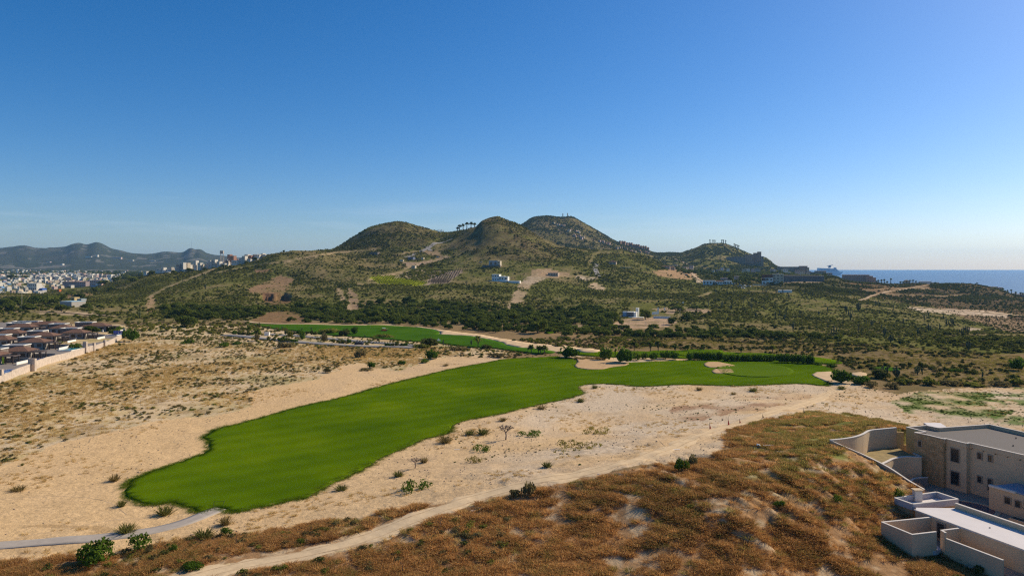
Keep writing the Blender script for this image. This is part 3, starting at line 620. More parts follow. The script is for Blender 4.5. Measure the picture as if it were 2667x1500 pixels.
sheet('waste_bunker', [(1508,910),(1540,908),(1565,914),(1560,920),(1520,921),(1500,916)], PALE, .45, 3, 1.8, .4, 439, 0, .4)
sheet('waste_bunker', [(2210,974),(2240,970),(2262,976),(2250,984),(2225,982)], PALE, .35, 2, 1.2, .4, 441, 0, .4)
ribbon('path', [(640,838),(670,842),(740,845),(860,846.5),(960,848)], 3.5, PALE, .45, 3, .4)
TRACK = V1([(300,1560),(450,1462),(600,1422),(750,1397),(850,1376),(950,1343),(1050,1303),(1150,1266),(1230,1243),(1310,1222),(1400,1203),(1500,1185),(1600,1159),(1680,1128),(1750,1098),(1830,1070),(1900,1050),(2000,1022),(2070,1000),(2110,978),(2130,966)])
ribbon('dirt_track', TRACK, 4.2, TRK, .06, .9, 1.6, 451, 8, crown=-.04)
RUT = mat('wheel_rut_dirt', (0.50, 0.35, 0.205), .97, .3, 1.2, .04, spec=0)
tw_ = [hit(u, v) for u, v in TRACK]; tc2 = smooth_line([(p[0], p[1]) for p in tw_ if p], 1.5); tt = np.gradient(tc2, axis=0); tt /= np.hypot(tt[:, 0], tt[:, 1])[:, None]
for off in (-.95, .95): ribbon('wheel_rut', [(CX + x / y * F, LV + (CZ - float(gz(x, y))) * F / y) for x, y in zip(tc2[:, 0] - tt[:, 1] * off, tc2[:, 1] + tt[:, 0] * off)], .45, RUT, .115, .9, .22, 452 + int(off), 2)
for ln in ([(1770,1190),(1700,1140),(1740,1110),(1830,1085),(1950,1065)], [(1610,1130),(1660,1100),(1740,1085)], [(0,1300),(150,1290),(280,1300),(330,1340)], [(40,1400),(180,1375),(300,1350),(400,1352),(520,1330),(700,1335),(900,1300)], [(500,1140),(440,1160),(480,1120),(530,1100)], [(850,1300),(1000,1262),(1200,1210),(1400,1150)], [(2140,985),(2185,1020),(2170,1060),(2080,1100)], [(2230,1010),(2240,1050),(2180,1090)], [(1000,960),(1100,940),(1220,925)], [(900,980),(760,1020),(600,1075),(400,1110),(150,1150)]):
    ribbon('tyre_track', ln, .35, RUT, .05, .8, .16, int(ln[0][0]) % 97, 2)
CP = V1([(-300,1400),(-100,1384),(0,1372),(100,1364),(200,1357),(280,1350),(350,1341),(420,1328),(480,1310),(530,1288),(562,1276)])
ribbon('cart_path', CP, 2.7, CONC, .10, .8, .04, 461, 4, thick=.3)
ROAD = [(585,873),(640,877),(690,883),(740,888),(800,893),(850,897),(900,900),(960,903),(1040,904),(1090,908)]
ribbon('road', ROAD, 5.5, ASPH, .35, 3, .15, 471, 4, thick=.5)
ribbon('road', [(700,871),(760,875),(830,880),(870,884),(930,889),(1000,894),(1060,899),(1100,903)], 4.5, ASPH, .35, 3, .15, 473, 4, thick=.5)
for pts, w_, mm2 in [([(1056,671),(1085,660),(1120,643),(1150,632),(1180,622)], 7, ASPH), ([(1112,642),(1122,655)], 7, ASPH),
     ([(1555,688),(1548,700),(1553,710),(1562,722)], 7, ASPH), ([(1700,664),(1760,672),(1812,700)], 5, TRAILM), ([(1810,700),(1803,712),(1810,722),(1836,736)], 6, TRAILM),
     ([(2378,800),(2450,806),(2540,812),(2640,820),(2720,826)], 9, PALE), ([(30,815),(110,812),(240,820),(300,826)], 4, TRAILM),
     ([(1075,700),(1085,690),(1130,680)], 4.0, TRAILM), ([(2237,783),(2300,762),(2360,752),(2410,745)], 3, TRAILM)]:
    ribbon('road' if mm2 is ASPH else 'dirt_road', pts, w_, mm2, .6, 4, .8, 481, 4, ymin=420)

# ------------------------------------------------------------------ vegetation
def leaf_mat(name, c1, c2, hue=0.35, trans=0.0):
    m, n, b = new_mat(name); L = n.links.new
    oi = n.nodes.new('ShaderNodeObjectInfo'); g = n.nodes.new('ShaderNodeNewGeometry')
    t = n.nodes.new('ShaderNodeTexNoise'); t.inputs['Scale'].default_value = 0.02; t.inputs['Detail'].default_value = 3
    L(oi.outputs['Location'], t.inputs['Vector'])
    a = n.nodes.new('ShaderNodeMath'); a.operation = 'ADD'; L(oi.outputs['Random'], a.inputs[0]); L(g.outputs['Random Per Island'], a.inputs[1])
    a2 = n.nodes.new('ShaderNodeMath'); a2.operation = 'MULTIPLY_ADD'; a2.inputs[1].default_value = .42; L(a.outputs[0], a2.inputs[0])
    a3 = n.nodes.new('ShaderNodeMath'); a3.operation = 'MULTIPLY_ADD'; a3.inputs[1].default_value = .9; a3.inputs[2].default_value = -.37; L(t.outputs['Fac'], a3.inputs[0]); L(a3.outputs[0], a2.inputs[2])
    r = n.nodes.new('ShaderNodeValToRGB'); r.color_ramp.elements[0].position = .12; r.color_ramp.elements[1].position = .85
    r.color_ramp.elements[0].color = (*c1, 1); r.color_ramp.elements[1].color = (*c2, 1); L(a2.outputs[0], r.inputs[0])
    L(r.outputs[0], b.inputs['Base Color']); b.inputs['Roughness'].default_value = 1; b.inputs['Specular IOR Level'].default_value = 0
    if trans:
        tl = n.nodes.new('ShaderNodeBsdfTranslucent'); ms = n.nodes.new('ShaderNodeMixShader'); ms.inputs[0].default_value = trans; L(r.outputs[0], tl.inputs['Color'])
        L(b.outputs[0], ms.inputs[1]); L(tl.outputs[0], ms.inputs[2]); L(ms.outputs[0], n.nodes['Material Output'].inputs['Surface'])
    return m
SCRUB = leaf_mat('scrub_leaves', (0.080, 0.095, 0.016), (0.295, 0.280, 0.055), trans=.45)
SCRUBD = leaf_mat('dark_scrub_leaves', (0.042, 0.058, 0.015), (0.150, 0.150, 0.038), trans=.4)
BROWNB = leaf_mat('dry_scrub_twigs', (0.095, 0.080, 0.030), (0.26, 0.200, 0.080), trans=.35)
TREEL = leaf_mat('tree_leaves', (0.042, 0.070, 0.013), (0.185, 0.205, 0.038), trans=.45)
HEDGE = leaf_mat('hedge_leaves', (0.035, 0.080, 0.008), (0.12, 0.19, 0.02), trans=.45)
VIVID = leaf_mat('bright_leaves', (0.055, 0.100, 0.012), (0.14, 0.20, 0.025), trans=.4)
TUSS = leaf_mat('tussock_blades', (0.15, 0.115, 0.035), (0.38, 0.26, 0.09), trans=.45)
TUSSG = leaf_mat('green_tussock_blades', (0.08, 0.09, 0.02), (0.22, 0.20, 0.05), trans=.45)
RUSTB = leaf_mat('rust_brush_blades', (0.24, 0.108, 0.036), (0.86, 0.50, 0.18), trans=.5)
OLIVEB = leaf_mat('olive_brush_blades', (0.13, 0.110, 0.024), (0.46, 0.37, 0.10), trans=.5)
DRYG = leaf_mat('dry_grass_blades', (0.42, 0.27, 0.085), (0.70, 0.50, 0.20), trans=.5)
CACT = mat('cactus_skin', (0.050, 0.068, 0.030), .8, .3, 1.2, objvar=.2)
BARK = mat('bark', (0.13, 0.095, 0.065), .9, .3, 3)
GREYB = mat('bare_grey_bark', (0.19, 0.145, 0.12), .9, .25, 4)

def foliage(name, lumps, n_leaf, size, m, seed=0, core=0.80, jitter=0.22, upb=0.0):
    """leaf clumps: small tilted quads over the lumps' volume and a dark inner mass"""
    r = np.random.default_rng(seed); vs = []; fs = []
    w = np.array([l[3] * l[4] for l in lumps]); w = w / w.sum()
    for k in range(n_leaf):
        l = lumps[r.choice(len(lumps), p=w)]
        d = r.normal(size=3); d /= np.linalg.norm(d); d[2] = abs(d[2]) * (1 - .25) if d[2] < -.35 else d[2]
        rad = r.uniform(.72, 1.05) + (r.random() < .12) * r.uniform(0, jitter)
        p = np.array(l[:3]) + d * rad * np.array([l[3], l[3], l[4]])
        if p[2] < 0.02: continue
        nn = d + r.normal(size=3) * .45; nn /= np.linalg.norm(nn); a = np.cross(nn, r.normal(size=3)); a /= np.linalg.norm(a) + 1e-9; b = np.cross(nn, a)
        s = size * r.uniform(.6, 1.35); i = len(vs); e = r.uniform(.5, .9)
        vs += [tuple(p - a * s), tuple(p - b * s * e + nn * s * .2), tuple(p + a * s), tuple(p + b * s * e + nn * s * .2)]; fs.append((i, i + 1, i + 2, i + 3))
    if core:
        t = (1 + 5 ** .5) / 2; iv = np.array([(-1, t, 0), (1, t, 0), (-1, -t, 0), (1, -t, 0), (0, -1, t), (0, 1, t), (0, -1, -t), (0, 1, -t), (t, 0, -1), (t, 0, 1), (-t, 0, -1), (-t, 0, 1)]) / math.hypot(1, t)
        it = [(0,11,5),(0,5,1),(0,1,7),(0,7,10),(0,10,11),(1,5,9),(5,11,4),(11,10,2),(10,7,6),(7,1,8),(3,9,4),(3,4,2),(3,2,6),(3,6,8),(3,8,9),(4,9,5),(2,4,11),(6,2,10),(8,6,7),(9,8,1)]
        for l in lumps:
            i = len(vs)
            for q in iv:
                p = np.array(l[:3]) + q * core * r.uniform(.8, 1.1) * np.array([l[3], l[3], l[4]]); vs.append((p[0], p[1], max(p[2], -.05)))
            fs += [tuple(i + j for j in f) for f in it]
    me = bpy.data.meshes.new(name); me.from_pydata(vs, [], fs); me.materials.append(m); me.update(); return me

def bush_lumps(seed, flat=.75):
    r = np.random.default_rng(seed); out = [(0, 0, flat * .55, .62, flat * .6)]
    for k in range(r.integers(3, 6)):
        a = r.uniform(0, 6.28); q = r.uniform(.35, .62); s = r.uniform(.3, .5); out.append((math.cos(a) * q, math.sin(a) * q, r.uniform(.25, .6) * flat, s, s * flat))
    return out
def tuft_mesh(name, m, n=60, h=1.0, spread=.5, width=.05, lean=.5, seed=0, base=.3):
    r = np.random.default_rng(seed); vs = []; fs = []
    for k in range(n):
        a = r.uniform(0, 6.28); b = math.sqrt(r.random()) * base; p = np.array([math.cos(a) * b, math.sin(a) * b, 0])
        a2 = a + r.normal() * .6; l = h * r.uniform(.5, 1.1); tl = r.uniform(.05, lean) * (0.4 + b / base)
        tip = p + np.array([math.cos(a2) * tl * spread * 2, math.sin(a2) * tl * spread * 2, l * (1 - tl * .35)]); mid = p * .45 + tip * .55 + np.array([0, 0, l * .12])
        s = np.array([-math.sin(a2 + r.normal()), math.cos(a2 + r.normal()), 0]) * width; i = len(vs)
        vs += [tuple(p - s), tuple(p + s), tuple(mid + s * .8), tuple(mid - s * .8), tuple(tip)]; fs += [(i, i + 1, i + 2, i + 3), (i + 3, i + 2, i + 4)]
    me = bpy.data.meshes.new(name); me.from_pydata(vs, [], fs); me.materials.append(m); me.update(); return me

BUSH = [foliage('shrub', bush_lumps(s), 130, .15, SCRUB, s) for s in (1, 2, 3, 4)]
BUSHD = [foliage('shrub', bush_lumps(s, .85), 130, .15, SCRUBD, s) for s in (11, 12, 13)]
BUSHB = [foliage('shrub', bush_lumps(s, .6), 110, .14, BROWNB, s, core=.6) for s in (21, 22)]
BUSHG = [foliage('shrub', bush_lumps(s, .8), 220, .11, HEDGE, s) for s in (31, 32)]
BUSHV = [foliage('shrub', bush_lumps(s, .6), 180, .12, VIVID, s, core=.6) for s in (35, 36)]
TUFT = [tuft_mesh('tussock', TUSS, 170, .9, .6, .030, .9, s, .38) for s in (41, 42)]
TUFTG = [tuft_mesh('tussock', TUSSG, 170, .85, .6, .035, .9, s, .42) for s in (43, 44)]
BRUSH = [tuft_mesh('brush_clump', RUSTB, 80, .75, .7, .032, 1.1, s, .6) for s in (51, 52, 53)]
BRUSHO = [tuft_mesh('brush_clump', OLIVEB, 80, .65, .7, .038, 1.1, s, .6) for s in (55, 56)]
DGR = [tuft_mesh('grass_clump', DRYG, 34, .55, .5, .04, .9, s, .5) for s in (61, 62)]

def scatter(name, kinds_, pts, sizes, label=None, zs=None, kind='stuff', cat=None, group=None):
    """one object that instances the meshes of kinds_ (objects already standing in the scene) on its points"""
    n = len(pts); me = bpy.data.meshes.new(name); me.vertices.add(n); me.vertices.foreach_set('co', np.asarray(pts, np.float32).ravel())
    sc = np.asarray(sizes, np.float32)
    if sc.ndim == 1: sc = np.stack([sc, sc, sc], 1)
    a = me.attributes.new('size', 'FLOAT_VECTOR', 'POINT'); a.data.foreach_set('vector', sc.ravel())
    a = me.attributes.new('turn', 'FLOAT_VECTOR', 'POINT'); tr = np.zeros((n, 3), np.float32); tr[:, 2] = rng.uniform(0, 6.28, n); a.data.foreach_set('vector', tr.ravel())
    a = me.attributes.new('pick', 'INT', 'POINT'); a.data.foreach_set('value', rng.integers(0, len(kinds_), n).astype(np.int32))
    ob = put(name, me); ng = bpy.data.node_groups.new(name, 'GeometryNodeTree')
    ng.interface.new_socket('Geometry', in_out='INPUT', socket_type='NodeSocketGeometry'); ng.interface.new_socket('Geometry', in_out='OUTPUT', socket_type='NodeSocketGeometry')
    N = ng.nodes; L = ng.links.new; gi = N.new('NodeGroupInput'); go = N.new('NodeGroupOutput'); iop = N.new('GeometryNodeInstanceOnPoints'); jn = N.new('GeometryNodeJoinGeometry')
    for src in reversed(kinds_):
        oi = N.new('GeometryNodeObjectInfo'); oi.inputs['Object'].default_value = src; oi.inputs['As Instance'].default_value = True; L(oi.outputs['Geometry'], jn.inputs[0])
    def attr(nm, t):
        x = N.new('GeometryNodeInputNamedAttribute'); x.data_type = t; x.inputs['Name'].default_value = nm; return x.outputs['Attribute']
    L(gi.outputs[0], iop.inputs['Points']); L(jn.outputs[0], iop.inputs['Instance']); iop.inputs['Pick Instance'].default_value = True
    L(attr('pick', 'INT'), iop.inputs['Instance Index']); L(attr('turn', 'FLOAT_VECTOR'), iop.inputs['Rotation']); L(attr('size', 'FLOAT_VECTOR'), iop.inputs['Scale'])
    L(iop.outputs[0], go.inputs[0]); md = ob.modifiers.new('scatter', 'NODES'); md.node_group = ng
    if kind: ob['kind'] = kind
    if label: ob['label'] = label
    return ob

AREA = np.zeros((NY, NU)); AREA[:-1] = (np.diff(Ys)[:, None]) * (Ys[:-1, None] / F * (us[1] - us[0]))
def sample(weight, n, seed, only_vis=True):
    """n ground points drawn with the given density map"""
    r = np.random.default_rng(seed); w = (AREA * weight * (VIS if only_vis else 1)).ravel(); c = np.cumsum(w)
    if c[-1] <= 0: return np.zeros((0, 3))
    k = np.searchsorted(c, r.random(n) * c[-1]); i, j = np.unravel_index(np.clip(k, 0, w.size - 1), AREA.shape)
    i2 = np.minimum(i + 1, NY - 1); Y = Ys[i] + (Ys[i2] - Ys[i]) * r.random(n); u = us[j] + (us[1] - us[0]) * r.random(n); X = (u - CX) / F * Y
    return np.stack([X, Y, gz(X, Y)], 1)
def px_of(p): return CX + p[:, 0] / p[:, 1] * F, LV + (CZ - p[:, 2]) * F / p[:, 1]

BUILT = [  # where nothing grows (roofs, yards, sheets), photo pixels
 [(-700,960),(0,998),(60,985),(120,960),(180,940),(240,915),(290,895),(326,878),(320,860),(200,842),(20,845),(-700,860)], [(1590,843),(1640,826),(1740,826),(1760,838),(1740,850),(1700,855),(1620,855)],
 [(1640,790),(1700,790),(1720,815),(1755,815),(1755,835),(1640,835)]]
no = np.zeros((NY, NU), bool)
for p_ in BUILT: no |= inpoly(UG, YPX, p_)
for p_ in (FAIR, FAIR2): no |= inpoly(UG, YPX, p_) & (YG < 480)
no |= inpoly(XG, YG, YARD)
no |= (dist_line(UG, YPX, TRACK) < np.clip(2100 / YG, 6, 26)) & (YG < 200)
no |= (dist_line(UG, YPX, CP) < 22) & (YG < 140)
no |= (dist_line(UG, YPX, ROAD) < 4) & (YG > 240) & (YG < 400)
grow = 1.0 - no
bare = np.zeros((NY, NU))
for poly, c in BARE: bare = np.maximum(bare, P(poly, 440) * np.clip(1.15 + 1.1 * fbm(XG, YG, 14, 3, 121), 0.3, 1))
for line, w, a in TRAILS: bare = np.maximum(bare, (dist_line(UG, YPX, line) < w) * 1.0 * (YG > 420))
VINE = [(955,723),(1075,698),(1215,701),(1165,740),(1090,748)]
bare = np.maximum(bare, P(VINE, 600, 1400, False))
TOWN = [(-700,705),(0,703),(150,703),(300,712),(318,722),(300,732),(268,742),(240,752),(180,756),(118,758),(100,785),(60,795),(0,780),(-700,790)]
town = P(TOWN, 1000, 4200, False)
arid = P(P_ARID, 480); dark = P(P_DARK, 700)
SLOPER = [(1840,860),(1850,740),(3300,740),(3300,960),(2667,935),(2500,933),(2400,930),(2230,916),(2050,897),(1900,882)]
slr = inpoly(UG, YPX, SLOPER) & (YG > 300)
hz_ = np.maximum(sstep(455, 520, YG), slr * 1.0) * grow * (1 - bare) * (1 - town) * (YG < 3300) * (ZG > SEA_Z + 6)
gul = ridged(XG, YG, 130, 4, 44)
dens = hz_ * np.clip(.8 + n1 * 1.5 + n2 * 1.0 + (.62 - gul) * 2.5, .08, 2.2) * (1 - arid * .80) * (1 + 1.0 * np.maximum(dark, P(P_KNOLL, 850, 1400)))

def crest(u, y0, y1):
    j = int((u - us[0]) / (us[1] - us[0])); i0, i1 = np.searchsorted(Ys, [y0, y1]); i = i0 + int(np.argmin(YPX[i0:i1, j])); Y = float(Ys[i]); X = (u - CX) / F * Y
    return (X, Y, float(gz(X, Y)))
# shared prototypes stand in the scene as ordinary plants
def plant(name, me, p, s, label, cat, group=None, rz=None, sz=None):
    o = put(name, me, None, (p[0], p[1], p[2] - .05 * (s if np.isscalar(s) else s[0])), random.uniform(0, 6.28) if rz is None else rz, s)
    return tag(o, label, cat, group)

# --- scrub on the slopes
pts = sample(dens, 46000, 11); u_, v_ = px_of(pts)
sz_ = rng.uniform(1.0, 2.3, len(pts)) * np.clip(.8 + .35 * fbm(pts[:, 0], pts[:, 1], 50, 2, 501), .6, 1.4)
sz_ *= np.where(pts[:, 1] > 900, 1.25, 1.0) * np.where(pts[:, 1] > 1800, 1.5, 1.0)
isdark = inpoly(u_, v_, P_DARK) | inpoly(u_, v_, P_KNOLL) | (inpoly(u_, v_, [(860,657),(930,612),(1036,574),(1100,590),(1145,612),(1100,640),(960,652)]) & (rng.random(len(pts)) < .8)) | (inpoly(u_, v_, [(1190,612),(1296,558),(1420,612),(1500,655),(1420,690),(1250,680),(1150,640)]) & (rng.random(len(pts)) < .6)) | (pts[:, 1] > 1900) | ((u_ > 1900) & (v_ < 730))
isbrown = inpoly(u_, v_, P_ARID) | (rng.random(len(pts)) < .16)
iscentre = inpoly(u_, v_, [(1290, 560), (1420, 620), (1500, 660), (1420, 670), (1330, 650)])
mixdark = rng.random(len(pts)) < .42
kind_ = np.where(isdark | mixdark, 1, np.where(isbrown, 2, 0)); kind_[iscentre & (rng.random(len(pts)) < .5)] = 2
sets = [(BUSH, 'olive green desert shrub in the dense scrub of the hillside', 'shrubs of the hillside scrub', 'hillside_scrub'),
        (BUSHD, 'dark green shrub among the paler scrub of the slopes', 'dark shrubs of the slopes', 'dark_scrub'),
        (BUSHB, 'brown half dry shrub among the greener hillside scrub', 'dry shrubs of the hillside', 'dry_scrub')]
for k, (mesh_, lab, grp, nm) in enumerate(sets):
    idx = np.nonzero(kind_ == k)[0]; show = sz_[idx] / pts[idx, 1]; idx = idx[np.argsort(-show)]
    big, rest = idx[:100], idx[100:]; protos = []
    for q, i in enumerate(big):
        me = mesh_[q % len(mesh_)]; o = plant('shrub', me, pts[i], float(sz_[i]), lab, 'shrub', grp)
        if q < len(mesh_): protos.append(o)
    if k == 0: SHR = protos
    if k == 1: SHRD = protos
    if k == 2: SHRB = protos
    scatter(nm, protos, pts[rest] - [0, 0, .1], sz_[rest])
# low undergrowth between them
pts = sample(dens * (YG < 1900) * (1 - .5 * dark), 95000, 12); scatter('undergrowth', SHR + SHR + SHRB, pts - [0, 0, .1], rng.uniform(.55, 1.25, len(pts)))
pts = sample(arid * grow * (1 - bare), 3500, 13); scatter('valley_scrub', SHRB + SHRD, pts - [0, 0, .1], rng.uniform(.5, 1.3, len(pts)))

# --- trees
def tree_proto(seed, m, label, group, tall=1.0, nleaf=420, size=.105):
    r = np.random.default_rng(seed); lumps = [(0, 0, .75 * tall, .55, .42 * tall)]
    for k in range(7):
        a = r.uniform(0, 6.28); q = r.uniform(.3, .7); s = r.uniform(.26, .45); lumps.append((math.cos(a) * q, math.sin(a) * q, r.uniform(.35, .95) * tall, s, s * .8 * tall))
    t = thing('tree', label, 'tree', group=group)
    put('crown', foliage('crown', lumps, nleaf, size, m, seed, core=.74), t)
    tr = MB().tube([(0, 0, -.1), (.03, .02, .3 * tall), (0, .03, .7 * tall)], [.07, .05, .03], 6)
    for a in (0.4, 2.3, 4.4): tr.tube([(.02, .02, .25 * tall), (math.cos(a) * .25, math.sin(a) * .25, .5 * tall), (math.cos(a) * .45, math.sin(a) * .45, .75 * tall)], [.04, .03, .015], 5)
    tr.build('trunk', BARK, t); return t
def settle(t, p, s, rz=None, sx=1.0):
    t.location = (p[0], p[1], p[2] - .04 * s); t.scale = (s * sx, s * sx, s); t.rotation_euler = (0, 0, random.uniform(0, 6.28) if rz is None else rz)
TP = [tree_proto(s, m_, lab, grp, ta) for s, m_, lab, grp, ta in (
    (71, TREEL, 'dense dark green tree in the wooded belt at the foot of the hills', 'trees of the wooded belt', .85),
    (72, TREEL, 'dense dark green tree in the wooded belt at the foot of the hills', 'trees of the wooded belt', 1.0),
    (73, TREEL, 'dense dark green tree in the wooded belt at the foot of the hills', 'trees of the wooded belt', .7))]
belt = P([(420,800),(700,808),(760,800),(900,790),(1100,790),(1250,800),(1400,815),(1560,800),(1600,830),(1640,862),(1800,862),(2000,872),(2250,890),(2480,905),(2640,925),(2660,940),(2500,925),(2300,915),(2100,905),(1900,898),(1700,885),(1600,892),(1480,880),(1400,882),(1290,868),(1150,855),(1040,848),(1000,845),(760,842),(600,836),(430,830)], 380, 760, False) * grow * (1 - bare)
bp_ = sample(belt, 290, 21); bp_ = bp_[np.argsort(bp_[:, 1])]
SPECIAL = [(480,852,64,1.0,'broad rounded dark green tree standing alone left of the far fairway'),(1400,868,60,1,'tall dark tree behind the sandy wash near the palm group'),(1475,876,40,1,'rounded dark tree beside the small lit green patch'),
 (1370,866,30,1,'small grey green tree at the edge of the sandy wash'),(60,862,40,1,'spreading tree behind the tiled villas at the left edge'),(235,868,50,1,'wide low tree behind the tiled villas'),(300,872,34,1,'dark tree behind the far end of the stone wall')]
k = 0
for q, p in enumerate(bp_):
    t = TP[q] if q < 3 else copy_tree(TP[q % 3]); s = random.uniform(2.8, 5.2) * (1.15 if p[1] > 480 else .9); settle(t, p, s, sx=random.uniform(.95, 1.3))
for u, v, w, sx_, lab in SPECIAL:
    p = hit(u, v); t = copy_tree(TP[k % 3]); k += 1; settle(t, p, w * p[1] / F / 2 * 1.0, sx=1.15); t['label'] = lab; del t['group']
pts = sample(belt, 1500, 22); crowns = [c for t in TP for c in t.children if c.name.startswith('crown')]
scatter('woodland', crowns, pts - [0, 0, .3], rng.uniform(1.6, 3.6, len(pts)))
pts = sample(P([(-700,800),(0,792),(150,790),(330,800),(430,812),(430,838),(330,850),(0,845),(-700,850)], 400, 900, False) * grow, 420, 23)
scatter('left_thicket', crowns[:2] + SHR, pts - [0, 0, .2], rng.uniform(1.2, 2.8, len(pts)))
# dark trees below the town
for q, (u, v, w) in enumerate([(10,800,50),(50,796,40),(95,790,50),(125,795,56),(150,792,44),(185,770,30),(205,780,34),(20,812,40),(75,806,40),(270,742,28),(300,735,26),(330,728,26),(345,735,30),(160,812,36),(225,802,30),(30,785,30),(250,762,26),(290,757,24),(62,727,22),(30,728,24)]):
    p = hit(u, v); t = copy_tree(TP[q % 3]); settle(t, p, w * p[1] / F / 2, sx=1.2); t['label'] = 'dark green tree in the grove below the pale hillside town'; t['group'] = 'trees below the town'

# --- trees and shrubs round the course, each placed where it stands
def bush_at(u, v, w, h, meshes, label, name='shrub', cat='shrub', group=None, k=[0]):
    p = hit(u, v); s = w * p[1] / F / 2 * 1.15; hh = h * p[1] / F * 1.1; me = meshes[k[0] % len(meshes)]; k[0] += 1
    top = max(x.co.z for x in me.vertices); return plant(name, me, p, (s, s, hh / top), label, cat, group)
for u, v, w, h, ms, lab in [
 (1478,932,62,30,BUSHG,'big round dark green bush behind the fairway beside the palm group'),(1576,938,36,34,BUSHG,'dense green bush at the right lip of the greenside bunker'),
 (1620,946,62,42,BUSHG,'largest leafy green bush behind the fairway right of the bunker'),(1655,938,36,24,BUSHV,'light green feathery bush right of the largest bush'),
 (2190,998,64,36,BUSHG,'large round green bush beside the pale bunker at the end of the green'),(2240,1000,56,22,BUSHG,'low spreading green bush right of the round bush at the green'),
 (2290,985,60,26,BUSHD,'dark shrub between the round bush and the tall cactus'),(2355,1000,40,18,BUSH,'olive shrub at the foot of the branching cactus'),
 (2268,1008,46,18,BUSHB,'greyish twiggy shrub on the sand bank above the track bend'),(2320,1012,40,18,BUSHB,'grey brown shrub on the sand bank left of the green weeds'),
 (1121,935,44,24,BUSHG,'deep green bush on the near edge of the scrub field below the fan palm'),(1105,945,24,12,BUSHV,'yellow green low bush beside the deep green bush'),
 (965,958,26,16,BUSHG,'green bush on the sand edge in the middle of the scrub field'),(940,930,36,26,BUSHB,'thin olive bush in the scrub field left of the green bush'),
 (850,970,30,12,BUSHB,'brownish low bush where the field meets the pale sand'),(1045,950,22,12,BUSHG,'small bright bush on the edge of the pale sand'),
 (345,890,36,34,BUSHG,'leafy green bush at the far end of the stone wall'),(330,880,26,22,BUSHG,'smaller bush behind the leafy one at the wall end'),
 (490,895,34,12,BUSHV,'bright green low shrub in the dry field near the road'),(585,903,32,14,BUSHV,'yellow green shrub left of the road bend'),(620,897,30,8,BUSHG,'flat dark green shrub beside the road bend'),
 (740,905,50,16,BUSHB,'wide olive shrub below the road hedge'),(668,888,20,20,BUSHB,'thin twiggy shrub below the road palms'),(845,890,24,24,BUSHB,'pale brown feathery bush beside the road'),
 (785,885,18,24,BUSHG,'upright green bush on the road verge'),(755,880,16,20,BUSH,'olive bush on the strip between the two roads'),
 (1000,878,60,10,BUSH,'long low olive thicket below the mower fairway'),(900,874,40,18,BUSHD,'dark rounded bush before the mower fairway'),(925,870,22,20,BUSHG,'neat round bush before the mower fairway'),
 (860,868,60,14,BUSH,'low spreading bush in front of the striped turf'),(1120,900,60,22,BUSHD,'dark mound shaped thicket hiding the end of the road'),(1100,905,46,12,BUSH,'olive thicket at the end of the road'),
 (1190,912,60,12,BUSHB,'grey shrub row in front of the fan palm'),(1265,908,36,12,BUSHD,'dark low bush right of the fan palm'),(1300,930,60,12,BUSHB,'low brown bushes bordering the far fairway edge'),
 (2530,1005,60,12,BUSH,'olive thicket on the bank at the right, beside the twin stumps'),(2480,1002,70,14,BUSHB,'brownish thicket on the bank in the middle right'),(2420,1003,50,18,BUSH,'olive bush right of the three armed cactus'),
 (2600,1005,60,16,BUSHB,'brown thicket at the right end of the bank'),(2650,1003,36,22,BUSH,'olive bush at the right edge on the bank'),(2655,965,44,34,BUSHG,'dark green bush cut by the right edge of the photo'),
 (2635,985,30,12,BUSHD,'dark low bush on the dry bank near the right edge'),(2398,958,20,16,BUSHD,'isolated dark round bush on the dry brown terrace'),(2485,968,40,9,BUSHG,'flat green bush on the dry brown terrace'),(2430,962,24,9,BUSHD,'pair of dark bushes on the dry brown terrace')]:
    bush_at(u, v, w, h, ms, lab)
# bunker grass fringe and hedges behind the putting green
hed = [(1797+i*15, 938 - (i % 2), 26, 22) for i in range(6)] + [(1890+i*15, 941, 26, 19) for i in range(9)] + [(2030+i*13, 944 + i * .6, 28, 24) for i in range(7)] + [(1680,935,24,18),(1705,937,30,20),(1735,935,34,22),(1760,936,26,18)] + [(2110,948,26,10),(2135,951,30,9),(2165,956,28,9)]
for u, v, w, h in hed:
    bush_at(u, v, w, h, BUSHG, 'dense green bush of the clipped row behind the putting green', 'hedge_bush', 'bush', 'bushes of the row behind the putting green')
for q in range(9): bush_at(1500 + q * 9, 935 + (q % 3), 14, 9, TUFT, 'dry ochre grass tuft on the upper lip of the greenside bunker', 'grass_tuft', 'grass tuft', 'grass tufts above the bunker')
for q, (u, v) in enumerate([(700+i*13, 886.5+i*.55) for i in range(5)] + [(735+i*12, 890+i*.4) for i in range(4)] + [(868+i*13, 893+i*.4) for i in range(4)] + [(1010+i*12, 902) for i in range(5)]+ [(610+i*12, 872+i*.3) for i in range(6)] + [(745+i*11, 871) for i in range(8)]):
    bush_at(u, v, 15, 9 if q % 3 else 12, BUSHG + BUSHD, 'clipped dark hedge bush lining the resort road', 'hedge_bush', 'bush', 'hedge bushes along the road')
for q in range(24): bush_at(930 + q * 7.2, 890 + q * .42, 5.5, 4.2, BUSHD, 'small round shrub in the kerb row beside the road', 'kerb_shrub', 'bush', 'small round shrubs in the kerb row')

